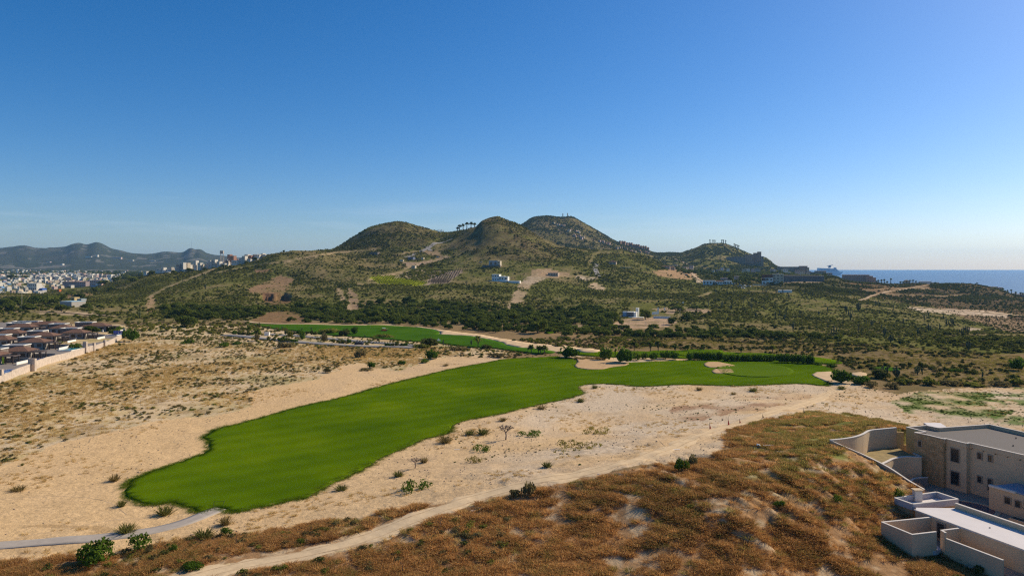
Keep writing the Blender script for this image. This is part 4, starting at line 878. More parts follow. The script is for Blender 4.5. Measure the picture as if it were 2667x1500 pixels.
# --- tussocks standing alone on the sand
MATG_ = [foliage('weed_mat', [(rr_.uniform(-.8, .8), rr_.uniform(-.8, .8), .12, rr_.uniform(.15, .35), .18) for _ in range(16)], 420, .05, VIVID, 160 + k, core=0) for k, rr_ in ((0, random.Random(1)), (1, random.Random(2)))]
MATB_ = [foliage('weed_mat', [(rr_.uniform(-.9, .9), rr_.uniform(-.9, .9), .12, rr_.uniform(.12, .3), .18) for _ in range(18)], 420, .045, OLIVEB, 170 + k, core=0) for k, rr_ in ((0, random.Random(3)), (1, random.Random(4)))]
TU = [(297,1252,32,20,TUFT,'round dry tussock on the open sand left of the fairway tip'),(47,1277,42,14,TUFT,'low brown tussock at the far left on the sand'),(317,1318,26,20,TUFTG,'green tussock just below the fairway tip'),
 (430,1340,48,28,TUFTG,'wide tussock between the fairway tip and the concrete path'),(330,1386,52,26,TUFTG,'big green tussock touching the concrete path'),(586,1366,36,24,TUFT,'dry tussock beside the end of the concrete path'),
 (888,1276,36,16,TUFTG,'tussock on the sand below the middle of the fairway'),(1038,1240,32,16,TUFTG,'tussock below the small bare tree'),(1104,1204,24,16,TUFT,'dry tussock right of the small bare tree'),
 (1159,1153,36,20,TUFT,'round golden tussock at the fairway edge below the tree'),(1224,1148-16,28,15,TUFTG,'tussock by the fairway edge, second above the golden one'),(1258,1131,36,18,TUFTG,'green tussock directly left of the bare tree'),
 (1310,1096,24,12,TUFT,'brown tussock above the bare tree'),(1409,1065,26,12,TUFT,'brown tussock on the sand right of the fairway bend'),(1512,1047,22,12,TUFTG,'olive tussock near the inner bend of the fairway'),
 (1549,1011,18,10,TUFTG,'dark green tussock in the sand bay under the fairway'),(1821,1016,20,11,TUFT,'leftmost brown tussock under the green'),(1910,1027,16,8,TUFT,'flat brown tussock under the green bunkers'),
 (1962,1019,26,12,TUFTG,'dark tussock under the putting green'),(2192,1014,24,12,TUFTG,'tussock at the bend of the track below the round bush'),(1162,993-40,16,8,TUFT,'lone tussock on pale sand above the fairway'),
 (58,1212,9,8,TUFTG,'tiny dark tussock on empty sand at the left'),(1386,1133,54,14,MATG_,'flat green weed patch right of the bare tree'),(1253,1172,50,14,MATG_,'flat green weed mat below the bare tree'),
 (1075,1272,78,22,MATG_,'long green weed mat above the brown verge'),(1240,1202,42,14,MATB_,'sparse dry weeds on the sand in mid field'),(1560,1128,66,14,MATB_,'straggly yellow weeds on the sand in the middle'),(1500,1170,110,16,MATB_,'wide brown dry weed patch beside the track'),
 (1425,1216,28,16,TUFTG,'green tussock on the verge of the track'),(955,964,54,6,BUSHB,'flat oval weed patch on the pale sand of the upper left')]
for u, v, w, h, ms, lab in TU: bush_at(u, v, w, h, ms, lab, 'tussock', 'tussock')
# leafy weeds beside the path
def leafy(seed, n=150, m=VIVID):
    return foliage('weed', [(0, 0, .45, .6, .45), (.45, .1, .35, .4, .35), (-.4, .2, .4, .4, .4), (.1, -.3, .6, .35, .35)], int(n * 2.2), .075, m, seed, core=.35)
WEED = [leafy(s) for s in (81, 82)]; WEEDD = [leafy(s, 260, VIVID) for s in (83, 84)]
for u, v, w, h, ms, lab in [(362,1434,74,46,WEED,'leafy light green weed with broad leaves below the concrete path'),(250,1470,120,62,WEEDD,'large dark green bush at the lower left below the concrete path'),
    (452,1436,28,20,WEED,'small leafy weed right of the broad leaved one'),(588,1396,40,26,WEED,'spindly leafy weed on the brown verge'),(530,1400,60,24,TUFTG,'thin pale weed left of the spindly one'),
    (1775,1228,44,34,WEEDD,'bright green bush on the crest of the brush slope'),(1805,1212,36,28,BUSHB,'grey green bush behind the bright one on the crest'),(2505-150,1180,10,8,WEED,'little weed at the curved wall'),
    (500,1480,70,18,WEEDD,'flat green weed patch on the left verge of the track'),(2340,1310,30,40,WEED,'pale green bush against the low tower'),(2090-60,1320,40,18,WEEDD,'green bush in the middle of the gullied slope'),
    (2180,1310,30,24,WEED,'bright green weed on the gullied slope'),(1380,1285,40,34,BUSHB,'grey twiggy bush on the near edge of the track'),(1345,1292,44,18,BUSHB,'dark low bush beside the grey twiggy bush')]:
    bush_at(u, v, w, h, ms, lab, 'weed' if 'weed' in lab else 'bush', 'bush')

TWIG = [foliage('field_shrub', bush_lumps(150 + s, .7), 90, .12, (SCRUBD, BROWNB, SCRUB)[s], 150 + s, core=.45) for s in range(3)]
# --- dry field on the left
dryf = np.maximum(0, P([(-700,1700),(-700,860),(330,872),(600,880),(900,905),(1320,905),(1330,930),(1330,1700)], 0, 420) - P(SANDP, 0, 330)) * grow
dryf_old = P([(-700,1180),(0,1170),(150,1120),(300,1090),(420,1062),(560,1050),(640,1025),(660,985),(800,962),(900,930),(1000,938),(1240,915),(1320,905),(1200,900),(1000,905),(700,900),(420,870),(340,880),(200,950),(0,1015),(-700,1060)], 0, 420) * grow
clump = np.clip(.4 + 2.2 * fbm(XG, YG, 9, 3, 601), .02, 1.6)
pts = sample(dryf * clump, 300, 31); pts = pts[np.argsort(pts[:, 1])]; FB = []
for q, p in enumerate(pts[:160]):
    ms = (TWIG + BUSHB + BUSHD)[q % 8]; o = plant('field_shrub', ms, p, (lambda s: (s, s, s * .8))(random.uniform(.28, .75)), 'small dark shrub dotted over the dry grass field on the left', 'shrub', 'small shrubs of the dry field')
    if q < 4: FB.append(o)
pts = sample(dryf * clump, 4200, 32); scatter('field_scrub', FB, pts, rng.uniform(.3, .9, len(pts)))
pts = sample(dryf * sstep(-.1, .5, fbm(XG, YG, 20, 3, 603)), 260, 33)
for q, p in enumerate(pts[:60]): plant('green_field_shrub', (BUSHV + BUSH)[q % 6], p, (lambda s: (s, s, s * .5))(random.uniform(.5, 1.1)), 'low yellow green shrub among the dry grass on the left', 'shrub', 'low green shrubs of the dry field')
gp = [tag(put('grass_clump', me, None, hit(700 + 40 * i, 1020), .3, .8), ['straw coloured grass clump at the left on the edge of the pale sand','straw coloured grass clump at the right on the edge of the pale sand'][i], 'grass clump') for i, me in enumerate(DGR)]
pts = sample(dryf * np.clip(.6 + 1.5 * n1, .1, 1.5), 17000, 34); scatter('dry_grass', gp, pts, rng.uniform(.4, 1.0, len(pts)))
pts = sample(P(SANDP, 0, 260) * grow * sstep(.0, .5, fbm(XG, YG, 12, 4, 605)) * (1 - dryf), 1800, 35); scatter('sparse_grass', gp, pts, rng.uniform(.25, .7, len(pts)))
# upright dead stems in the field
def stem_mesh(seed, h=1.0, br=3, r0=.028):
    r = np.random.default_rng(seed); m_ = MB(); m_.tube([(0, 0, -.05), (r.normal() * .03, r.normal() * .03, h * .5), (r.normal() * .06, r.normal() * .06, h)], [r0, r0 * .8, r0 * .5], 5)
    for k in range(br):
        a = r.uniform(0, 6.28); z = h * r.uniform(.45, .9); l = h * r.uniform(.2, .45); m_.tube([(0, 0, z), (math.cos(a) * l * .5, math.sin(a) * l * .5, z + l * .4), (math.cos(a) * l * .7, math.sin(a) * l * .7, z + l)], [r0 * .6, r0 * .5, r0 * .2], 4)
    return m_.mesh('dead_stem', BARK)
STEM = [stem_mesh(s, 1.0, b) for s, b in ((91, 0), (92, 3), (93, 5), (94, 2))]
for q, p in enumerate(sample(dryf, 110, 36)):
    plant('dead_stem', STEM[q % 4], p, random.uniform(.8, 1.7), 'thin upright dead stem in the dry field on the left', 'dead stem', 'dead stems in the dry field')

# --- brush in front
brush = np.maximum(P(MOUNDP, 0, 175) * sstep(0, 1, 1.0), P(BR1, 0, 150)) * grow
patch = fbm(XG, YG, 7, 4, 701); fine_ = fbm(XG, YG, 2.0, 2, 705)
green = sstep(1850, 2050, UG) * sstep(1330, 1200, YPX)
dB = brush * np.clip(.85 + patch * 1.3 + fine_ * 1.3, .03, 1.8) * (YG < 170)
pr = []
for i, me in enumerate(BRUSH + BRUSHO):
    pr.append(tag(put('brush_clump', me, None, hit([1450, 1600, 1750, 1900, 2050][i], [1400, 1370, 1450, 1330, 1280][i]), .5, .8), ['rust brown brush clump just below the pale rock outcrop','rust brown brush clump in the middle of the brush slope','rust brown brush clump low on the brush slope','olive brush clump high on the brush slope','olive brush clump on the gullied slope above the patios'][i], 'brush'))
spk = np.clip(.55 + 1.5 * fbm(XG, YG, 1.6, 2, 709), .03, 1)
pts = sample(dB * spk * (1 - .85 * green) * sstep(-.75, .1, patch + .6), 24000, 41); scatter('rust_brush', pr[:3], pts, rng.uniform(.3, .85, len(pts)))
pts = sample(dB * spk * (.12 + .42 * green * (.4 + 1.2 * sstep(-.2, .4, fbm(XG, YG, 6, 2, 717))) + .6 * sstep(.1, .5, fbm(XG, YG, 11, 3, 707))), 6500, 42); scatter('olive_brush', pr[3:], pts, rng.uniform(.3, .85, len(pts)))
pts = sample(dB, 260, 43)
for q, p in enumerate(pts[:34]): plant('brush_shrub', (BUSHB + BUSH)[q % 6], p, (lambda s: (s, s, s * .75))(random.uniform(.35, .85)), 'rounded olive shrub growing out of the brown brush slope', 'shrub', 'shrubs on the brush slope')
wd = P(V1([(2240,1010),(2330,985),(2480,990),(2560,1030),(2520,1058),(2380,1050),(2280,1040)]), 0, 260) + P(V1([(2480,985),(2700,960),(2800,1060),(2600,1080),(2500,1060)]), 0, 260) * .5
wp = [tag(put('weed_clump', me, None, hit(2400 + 30 * i, 1040), .2, .5), ['low green weed clump on the sand behind the villa','low green weed clump further right behind the villa'][i], 'weed') for i, me in enumerate(BUSHV)]
pts = sample(wd * sstep(-.1, .3, fbm(XG, YG, 6, 3, 145)), 900, 44); scatter('green_weeds', wp, pts - [0, 0, .05], np.stack([rng.uniform(.25, .6, len(pts))] * 2 + [rng.uniform(.12, .3, len(pts))], 1))
# grass and scrub on the right bank
rb = P([(1500,905),(1700,878),(2000,878),(2350,900),(2667,930),(3300,960),(3300,1000),(2500,1006),(2340,1003),(2260,985),(2150,930),(1600,905)], 190, 470) * grow
pts = sample(rb * np.clip(.7 + 1.6 * ridged(XG * .3, YG, 22, 2, 71) - .9, .1, 1.2), 5000, 45); scatter('bank_grass', pr[3:], pts, rng.uniform(.4, .9, len(pts)))
pts = sample(rb * sstep(-.2, .4, fbm(XG * .4, YG, 12, 3, 713)), 1500, 451); scatter('bank_scrub', SHRB + SHRD, pts, rng.uniform(.5, 1.3, len(pts)))
pts = sample(rb * np.clip(.2 + 2 * fbm(XG, YG, 20, 3, 711), .02, 1), 700, 46)
for q, p in enumerate(pts[np.argsort(pts[:, 1])][:90]): plant('bank_shrub', (BUSH + BUSHD + BUSHB)[q % 9], p, (lambda s: (s, s, s * .7))(random.uniform(.8, 2.0)), 'olive shrub on the brown terraces beyond the putting green', 'shrub', 'shrubs on the brown terraces')
pts = sample(P([(1320,890),(1500,880),(1700,880),(1740,905),(1560,912),(1440,905),(1330,885)], 230, 470) * grow, 500, 47); scatter('wash_scrub', SHR + SHRB, pts, rng.uniform(.5, 1.6, len(pts)))
# strip between field and far fairway
pts = sample(P([(340,872),(600,862),(760,875),(1000,880),(1100,892),(1300,915),(1440,925),(1440,938),(1200,930),(1000,915),(700,905),(420,885)], 200, 420) * grow, 900, 48); scatter('verge_scrub', SHR + SHRB, pts - [0, 0, .1], rng.uniform(.35, 1.1, len(pts)))
pts = sample(P([(330,842),(640,838),(760,866),(600,872),(420,868),(330,862)], 300, 500) * grow, 500, 49); scatter('roadside_scrub', SHR + SHRB, pts - [0, 0, .1], rng.uniform(.6, 1.8, len(pts)))

# --- cacti
def cactus(p, h, arms, label, seed, group=None, parts=False, bare_=0.0):
    r = np.random.default_rng(seed); t = thing('cardon_cactus', label, 'cactus', (p[0], p[1], p[2]), r.uniform(0, 6.28), group); R_ = h * .045 + .06
    def col(x, y, z0, z1, rr):
        m_ = MB(); zs = np.linspace(z0, z1, 5); m_.tube([(x, y, z) for z in zs] + [(x, y, z1 + rr * .6)], [rr * .85, rr, rr, rr, rr * .9, rr * .3], 8); return m_
    col(0, 0, -.2, h, R_).build('stem', CACT, t, smooth=True)
    for k in range(arms):
        a = 6.28 * k / arms + r.uniform(-.4, .4); d = h * r.uniform(.12, .28); z = h * r.uniform(.18, .42); z1 = h * r.uniform(.7, 1.0)
        m_ = MB().tube([(0, 0, z), (math.cos(a) * d * .6, math.sin(a) * d * .6, z + .04 * h), (math.cos(a) * d, math.sin(a) * d, z + .14 * h), (math.cos(a) * d * 1.05, math.sin(a) * d * 1.05, (z + z1) / 2), (math.cos(a) * d * 1.05, math.sin(a) * d * 1.05, z1), (math.cos(a) * d * 1.05, math.sin(a) * d * 1.05, z1 + R_ * .4)],
                       [R_ * .6, R_ * .7, R_ * .8, R_ * .85, R_ * .8, R_ * .3], 8)
        m_.build('arm', CACT, t, smooth=True)
    return t
for u, v, hp, ar, lab in [(2335,990,34,6,'tallest branching cactus with many arms on the bank'),(2300,978,26,2,'slim cactus with two arms left of the branching one'),(2312,980,24,1,'slim leaning cactus beside the branching one'),
  (2390,976,20,4,'cactus with splayed arms in the olive thicket'),(2402,976,18,1,'single cactus column right of the splayed one'),(2558,984,18,1,'cactus pair standing on the dry terrace at the right'),
  (2466,850,20,6,'dark candelabra cactus on the upper right slope'),(2236,812,24,5,'dark branching cactus in the upper scrub slope'),(2065,858,16,6,'wide cactus low on the left of the scrub slope'),(2320,895,22,5,'thick cactus on the lower scrub slope'),
  (2522,915,24,5,'cactus cluster at the lower right of the scrub slope'),(2270,850,18,3,'cactus in the middle of the scrub slope'),(2215,835,22,3,'dark cactus above the middle of the slope'),(1155,900,16,1,'single cactus at the end of the dark thicket'),
  (1228,900,14,3,'triple cactus left of the fan palm'),(676,852,12,3,'stout cactus at the pale path by the road palms'),(812,862,10,1,'cactus in front of the striped fairway'),(786,862,8,2,'short cactus in front of the striped fairway'),(735,858,8,2,'small cactus left of the striped fairway'),(950,880,8,3,'cactus clump before the mower')]:
    p = hit(u, v); cactus(p, hp * p[1] / F, ar, lab, int(u))
cz_ = sample(P([(1900,740),(2230,760),(2400,800),(2640,920),(2300,905),(1950,890),(1850,800)], 380, 950), 75, 51)
CP_ = []
for q, p in enumerate(cz_): cactus(p, random.uniform(3, 6), random.choice([0, 1, 2, 4, 5]), 'dark cactus standing above the scrub of the right hand slope', 900 + q, 'cacti scattered over the right hand slope')
for q, p in enumerate(sample(hz_ * (UG < 1850) * (YG < 1100), 50, 52)): cactus(p, random.uniform(3, 6), random.choice([0, 1, 3]), 'dark cactus standing in the scrub of the left and middle slopes', 1900 + q, 'cacti on the left and middle slopes')

# --- palms
def palm(p, h, cr, label, seed, group=None, skirt=False, name='palm_tree', n=26, m=None):
    fat = max(1.0, p[1] * .0006 / (.04 * h ** .5 + .1))
    r = np.random.default_rng(seed); t = thing(name, label, 'palm', (p[0], p[1], p[2]), r.uniform(0, 6.28), group)
    hb = h - cr * .55; MB().tube([(0, 0, -.3), (.02 * h, 0, hb * .5), (0, 0, hb)], [fat * (.045 * h ** .5 + .1), fat * (.04 * h ** .5 + .07), fat * (.04 * h ** .5 + .06)], 8).build('trunk', BARK, t, smooth=True)
    vs = []; fs = []
    for k in range(n):
        a = r.uniform(0, 6.28); el = r.uniform(-.5, 1.3); l = cr * r.uniform(.8, 1.1); w = cr * .16; d = np.array([math.cos(a), math.sin(a), 0]); s = np.array([-math.sin(a), math.cos(a), 0]); i = len(vs)
        for q in range(5):
            f = q / 4; z = hb + math.sin(el) * l * f - l * .55 * f * f * (1 if el > -.2 else .3); x = math.cos(el) * l * f; c = d * x + np.array([0, 0, z]); ww = w * (.35 + 1.3 * math.sin(math.pi * min(.95, f * .8 + .2)) * .9) * (0.15 if q == 4 else 1)
            vs += [tuple(c - s * ww + [0, 0, -ww * .5]), tuple(c), tuple(c + s * ww + [0, 0, -ww * .5])]
        for q in range(4): b = i + q * 3; fs += [(b, b + 3, b + 4, b + 1), (b + 1, b + 4, b + 5, b + 2)]
    me = bpy.data.meshes.new('crown'); me.from_pydata(vs, [], fs); me.materials.append(m or TREEL); me.update(); put('crown', me, t)
    if skirt:
        m_ = MB().tube([(0, 0, hb * .45), (0, 0, hb * .7), (0, 0, hb * .95), (0, 0, hb)], [cr * .16, cr * .30, cr * .38, cr * .2], 10); m_.build('dead_frond_skirt', mat('skirt' + str(seed), (.14, .09, .05), .9, .35, 6), t)
    return t
PL = []
for u, v, hp, cw, lab, sk, grp in [(1245,904,33,26,'stout fan palm with a brown skirt in front of the far fairway',True,None),
  (1384,919,25,24,'leftmost palm of the group at the end of the far fairway',False,None),(1402,921,24,22,'second palm of the group at the end of the far fairway',False,None),(1408,921,22,20,'third palm of the group at the end of the far fairway',False,None),(1418,922,26,24,'rightmost palm of the group at the end of the far fairway',False,None),
  (1652,913,27,22,'left fan palm on the rough behind the hedge',True,None),(1694,916,30,22,'first of the two tall fan palms behind the hedge',True,None),(1714,917,32,22,'second of the two tall fan palms behind the hedge',True,None),(1758,918,24,20,'fan palm above the middle of the hedge',True,None),(1790,915,20,20,'blurred fan palm right of the middle of the hedge',True,None),(1833,914,20,18,'palm above the putting green bunkers',True,None),(2012,918,22,20,'palm above the far end of the hedge',True,None),
  (648,871,24,22,'left palm at the bend of the resort road',False,None),(671,874,20,22,'right palm at the bend of the resort road',False,None),(1930,920,18,16,'lone dark palm behind the putting green',True,None)]:
    p = hit(u, v); palm(p, hp * p[1] / F, cw * p[1] / F / 2 * 1.2, lab, int(u * 3 + v), grp, sk)
for i, (u, v, hp, cw) in enumerate([(1192,606,8,8),(1197,606,13,9),(1206,604,14,9),(1216,602,16,9),(1227,600,14,10),(1236,597,9,8)]):
    cp = crest(u, 1250, 1600); Y = cp[1]; palm((cp[0], Y, cp[2] - .5), (hp + 4) * Y / F, cw * Y / F / 2 * 1.45, ['tiny palm at the left end of the hilltop row','second palm of the hilltop row','third palm of the hilltop row','tallest palm in the middle of the hilltop row','fifth palm of the hilltop row, with the broadest crown','low palm at the right end of the hilltop row'][i], 2000 + i, None, False, n=60)
for i, (u, v, hp) in enumerate([(2288,743,12),(2296,744,13),(2303,744,14),(2310,743,9),(2320,744,16),(2283,742,9),(2345,740,8),(2352,740,8),(2362,740,9),(2370,741,12),(2378,741,12),(2386,741,9),(2436,741,6),(2545,746,7),(2612,764,8),(2624,770,8),(2634,775,13),(2645,776,12),(2658,780,14),(2664,782,14)]):
    Y = 1230.; x = (u - CX) / F * Y; palm((x, Y, float(gz(x, Y)) - .5), hp * Y / F + 1, 3.0, 'far palm on the shore behind the seaward ridge', 2100 + i, 'palms along the shore', n=20)
# --- two bare trees on the sand
def bare_tree(p, h, label, seed, flat):
    t = thing('bare_tree', label, 'tree', (p[0], p[1], p[2])); r = np.random.default_rng(seed)
    MB().tube([(0, 0, -.1), (.03 * h, 0, .25 * h), (0, .02, .45 * h)], [.045 * h, .038 * h, .034 * h], 7).build('trunk', GREYB, t, smooth=True)
    m_ = MB()
    def grow_(b, d, l, rr, n_):
        e = b + d * l; m_.tube([tuple(b), tuple((b + e) / 2 + r.normal(size=3) * l * .07), tuple(e)], [rr, rr * .85, rr * .65], 5)
        if n_:
            for q in range(3 if n_ > 1 else 4):
                nd = d + r.normal(size=3) * .55; nd[2] = abs(nd[2]) * flat + .05; nd /= np.linalg.norm(nd); grow_(e, nd, l * r.uniform(.6, .85), rr * .62, n_ - 1)
    for a in (0.3, 2.2, 4.2, 5.4):
        grow_(np.array([0, .02, .42 * h]), np.array([math.cos(a) * .75, math.sin(a) * .75, .65]), .21 * h, .032 * h, 4)
    m_.build('branches', GREYB, t)
p = hit(1317, 1145); bare_tree(p, 44 * p[1] / F, 'small leafless tree with a spreading top standing on the sand', 5, 1.0)
p = hit(1081, 1219); bare_tree(p, 32 * p[1] / F, 'smaller leafless tree with a round top on the sand', 8, .9)

# --- rough grass straggling over the turf edges, weeds and stones on the sand
RG = [tag(put('rough_grass_clump', tuft_mesh('rough_grass', leaf_mat('rough_grass_blades', (0.075, 0.130, 0.004), (0.20, 0.25, 0.02), trans=.5), 46, .26, .9, .035, 1.2, 131 + i, .6), None, hit(700 + 60 * i, 1265 - 14 * i), .2, .9), ['green rough clump on the near edge of the fairway', 'second green rough clump on the near edge of the fairway'][i], 'grass clump') for i in (0, 1)]
edge_w = world_poly(FAIR, .35, .5, 401)
ep = []; r_ = np.random.default_rng(77)
for k in range(2):
    o = edge_w + r_.normal(size=edge_w.shape) * [.33, .33]; ep.append(o[r_.random(len(o)) < .7])
ep = np.vstack(ep); scatter('rough_grass', RG, np.stack([ep[:, 0], ep[:, 1], gz(ep[:, 0], ep[:, 1]) + .08], 1), r_.uniform(.3, .8, len(ep)))
rkm = [foliage('stone', [(0, 0, .2, .6, .4)], 0, .1, mat('sand_stone' + str(i), (.36, .27, .19), .95, .3, 4, spec=0), 200 + i, core=1.0) for i in (0, 1)]
ST = [tag(put('stone', rkm[i], None, hit(1650 + 60 * i, 1150), .4, .35), ['small pale stone on the sand left of the track', 'small pale stone on the sand by the track bend'][i], 'stone') for i in (0, 1)]
pts = sample((P(SANDP, 0, 260) + brush) * grow * sstep(-.2, .6, fbm(XG, YG, 10, 3, 801)), 2600, 81); scatter('scattered_stones', ST, pts, r_.uniform(.06, .28, len(pts)))
pts = sample(P(SANDP, 0, 260) * grow * sstep(.1, .6, fbm(XG, YG, 15, 3, 803)) * (UG > 1150), 700, 82); scatter('sand_weeds', wp + [SHRB[0]], pts - [0, 0, .05], r_.uniform(.12, .35, len(pts)))
# ------------------------------------------------------------------ buildings: the villa in the right corner
STUC = mat('beige_stucco', (0.60, 0.43, 0.26), .9, .06, .5, .01, detail=7)
OCHRE = mat('ochre_stucco', (0.62, 0.40, 0.16), .9, .08, .6, .01)
STONE = mat('stone_cladding', (0.42, 0.26, 0.12), .9, .2, 1.6, .04, c2=(0.52, 0.34, 0.17), detail=3, bscale=3.0)
COPE = mat('white_coping', (0.66, 0.58, 0.49), .8, .04, 1)
GRAV = mat('gravel_roof', (0.17, 0.145, 0.125), .95, .25, 9, .02, detail=2)
WROOF = mat('white_roof_membrane', (0.68, 0.61, 0.57), .8, .05, .35)
DARKG = mat('dark_window_glass', (0.018, 0.020, 0.024), .15, .1, 1, spec=.6)
FRAME = mat('window_frame_render', (0.36, 0.27, 0.19), .85, .05, 1)
METAL = mat('dark_frame_metal', (0.04, 0.038, 0.036), .5, .1, 1)
YARDM = mat('yard_concrete', (0.34, 0.27, 0.20), .9, .2, .4, .01)
POOLD = mat('dark_pool_liner', (0.035, 0.045, 0.09), .25, .15, .5, spec=.5)
GREYC = mat('grey_retaining_concrete', (0.20, 0.175, 0.155), .9, .15, .8)

MB().prism([(x, y) for x, y in YARD], -.6, .40).build('villa_yard', YARDM)['kind'] = 'structure'

def window_on(parent, p, q, t0, t1, z0, z1, m=DARKG, frame=True, name='window', mull=1, fw=.14):
    """window between fractions t0..t1 of the facade p -> q (plan points), sticking out to the right-hand side of p->q"""
    dx, dy = q[0] - p[0], q[1] - p[1]; l = math.hypot(dx, dy); ux, uy = dx / l, dy / l; nx, ny = uy, -ux
    def pt(s, o): return (p[0] + ux * s + nx * o, p[1] + uy * s + ny * o)
    a, b = t0 * l, t1 * l
    def slab(mb, s0, s1, o0, o1, za, zb):
        A, B, Cc, D = pt(s0, o0), pt(s1, o0), pt(s1, o1), pt(s0, o1)
        mb.add([(*A, za), (*B, za), (*Cc, za), (*D, za), (*A, zb), (*B, zb), (*Cc, zb), (*D, zb)], [(0, 3, 2, 1), (4, 5, 6, 7), (0, 1, 5, 4), (1, 2, 6, 5), (2, 3, 7, 6), (3, 0, 4, 7)])
    g = MB(); slab(g, a, b, .02, .05, z0, z1); w = g.build(name, m, parent)
    if frame:
        f = MB()
        for s0, s1, za, zb in ((a - fw, a, z0 - fw, z1 + fw), (b, b + fw, z0 - fw, z1 + fw), (a, b, z1, z1 + fw), (a, b, z0 - fw, z0)): slab(f, s0, s1, .01, .14, za, zb)
        f.build('frame', FRAME, w)
        k = MB()
        for i in range(mull): s = a + (b - a) * (i + 1) / (mull + 1); slab(k, s - .03, s + .03, .05, .08, z0, z1)
        slab(k, a, b, .05, .075, (z0 + z1) / 2 - .025, (z0 + z1) / 2 + .025)
        k.build('glazing_bar', METAL, w)
    return w
def parapet(parent, poly, z0, z1, w, m, cap=COPE, closed=True, capo=.05, name='parapet'):
    n = len(poly); mb = MB(); mc = MB()
    for i in range(n if closed else n - 1):
        a, b = poly[i], poly[(i + 1) % n]; dx, dy = b[0] - a[0], b[1] - a[1]; l = math.hypot(dx, dy); e = w / 2 / l
        mb.obox((a[0] - dx * e, a[1] - dy * e), (b[0] + dx * e * .98, b[1] + dy * e * .98), w - .004 * (i % 3), z0, z1 - .002 * i)
        mc.obox((a[0] - dx * e, a[1] - dy * e), (b[0] + dx * e, b[1] + dy * e), w + capo * 2 - .004 * (i % 3), z1, z1 + .07 - .002 * i)
    mb.build(name, m, parent); mc.build('coping', cap, parent)

# main two-storey house
H = thing('villa', 'two storey beige villa with gravel roof and stone clad tower at right edge', 'house', (68, 117, .35))
def bp2(z, pts): return [lift(u, v, z) for u, v in pts]
foot = [(68.3,122.9),(69.55,119.35),(67.45,118.9),(68.5,117.2),(69.6,114.4),(70.05,114.75),(71.4,111.6),(72.15,111.95),(75.5,104.7),(80.2,94.6),(93.5,100.0),(86.2,118.2),(84.0,125.0),(73.5,122.3),(72.5,124.2)]
def loc_(o, base=(68, 117, .35)): o.location = tuple(-c for c in base); return o
wl = MB().prism(foot, .2, 7.55); loc_(wl.build('wall', STUC, H))
rf = MB().prism([(68.5,122.6),(69.8,119.3),(67.75,118.8),(68.75,117.3),(69.8,114.7),(70.2,114.9),(71.6,111.8),(72.3,112.1),(75.7,104.9),(80.4,94.9),(93.2,100.1),(86.0,118.0),(83.9,124.7),(73.4,122.0),(72.3,123.9)], 7.56, 7.66); loc_(rf.build('roof', GRAV, H))
mb = MB(); mc = MB()
for i in range(len(foot)):
    a, b = foot[i], foot[(i + 1) % len(foot)]
    mb.obox(a, b, .24 - .003 * (i % 4), 7.57, 8.22 - .002 * i); mc.obox(a, b, .34 - .003 * (i % 4), 8.22, 8.30 - .002 * i)
loc_(mb.build('parapet', STUC, H)); loc_(mc.build('coping', COPE, H))
mb = MB()
for a, b, w_ in (((67.40,118.93),(68.44,117.2),.16),((68.44,117.22),(69.50,114.42),.16),((69.5,114.42),(69.98,114.70),.14)): mb.obox(a, b, w_, .36, 8.20)
loc_(mb.build('stone_cladding', STONE, H))
# separate larger stones standing proud of the cladding
sm = MB().box(-.5, .5, -.03, .03, -.5, .5).mesh('stone', STONE)
for (a, b) in (((67.33,118.90),(68.36,117.15)),((68.36,117.15),(69.42,114.38))):
    dx, dy = b[0] - a[0], b[1] - a[1]; l = math.hypot(dx, dy); ang = math.atan2(dy, dx); z = .55; r_ = random.Random(4)
    while z < 7.9:
        hgt = r_.uniform(.28, .5); s = r_.uniform(0, .3)
        while s < l - .25:
            wd_ = r_.uniform(.3, .7); wd_ = min(wd_, l - s)
            if r_.random() < .8: o = put('stone', sm, H, (a[0] + dx / l * (s + wd_ / 2) - 68, a[1] + dy / l * (s + wd_ / 2) - 117, z + hgt / 2 - .35), ang, (wd_ * .94, .6 + .7 * r_.random(), hgt * .93))
            s += wd_
        z += hgt
loc_(MB().obox((68.22,122.85),(69.45,119.33), .1, .36, 8.2).build('ochre_wall', OCHRE, H))
def fwin(p, q, u0, u1, v0, v1, **k):
    """facade window from its photo pixels"""
    def solve(u):
        r = (u - CX) / F; d = (q[0] - p[0]) - r * (q[1] - p[1]); return (r * p[1] - p[0]) / d
    t0, t1 = solve(u0), solve(u1); Y = p[1] + (q[1] - p[1]) * (t0 + t1) / 2; z1 = CZ - (v0 - LV) / F * Y; z0 = CZ - (v1 - LV) / F * Y
    return loc_(window_on(H, p, q, t0, t1, z0, z1, **k))
Z3 = lambda x, y: (1767 + x * .3494, 1000 + y * .3494)
D2, E_, F_, G_ = (70.05,114.75),(71.4,111.6),(72.15,111.95),(75.5,104.7)
for (x0, y0, x1, y1), (p, q) in (((2034,482,2094,578),(D2,E_)),((2034,652,2094,748),(D2,E_)),((2232,512,2262,556),(F_,G_)),((2312,530,2340,576),(F_,G_)),((2232,686,2262,732),(F_,G_)),
    ((1790,424,1812,464),((67.33,118.90),(68.36,117.15))),((1790,588,1812,628),((67.33,118.90),(68.36,117.15)))):
    u0, v0 = Z3(x0, y0); u1, v1 = Z3(x1, y1); fwin(p, q, u0, u1, v0, v1, mull=1, fw=.12)
u0, v0 = Z3(2310, 706); u1, v1 = Z3(2338, 790); fwin(F_, G_, u0, u1, v0, v1, name='door', m=METAL)
for i, (x, y) in enumerate(((79, 112), (83, 117), (82, 106))): loc_(MB().box(x, x + .12, y, y + .12, 7.66, 7.9).build('roof_vent', METAL, H))
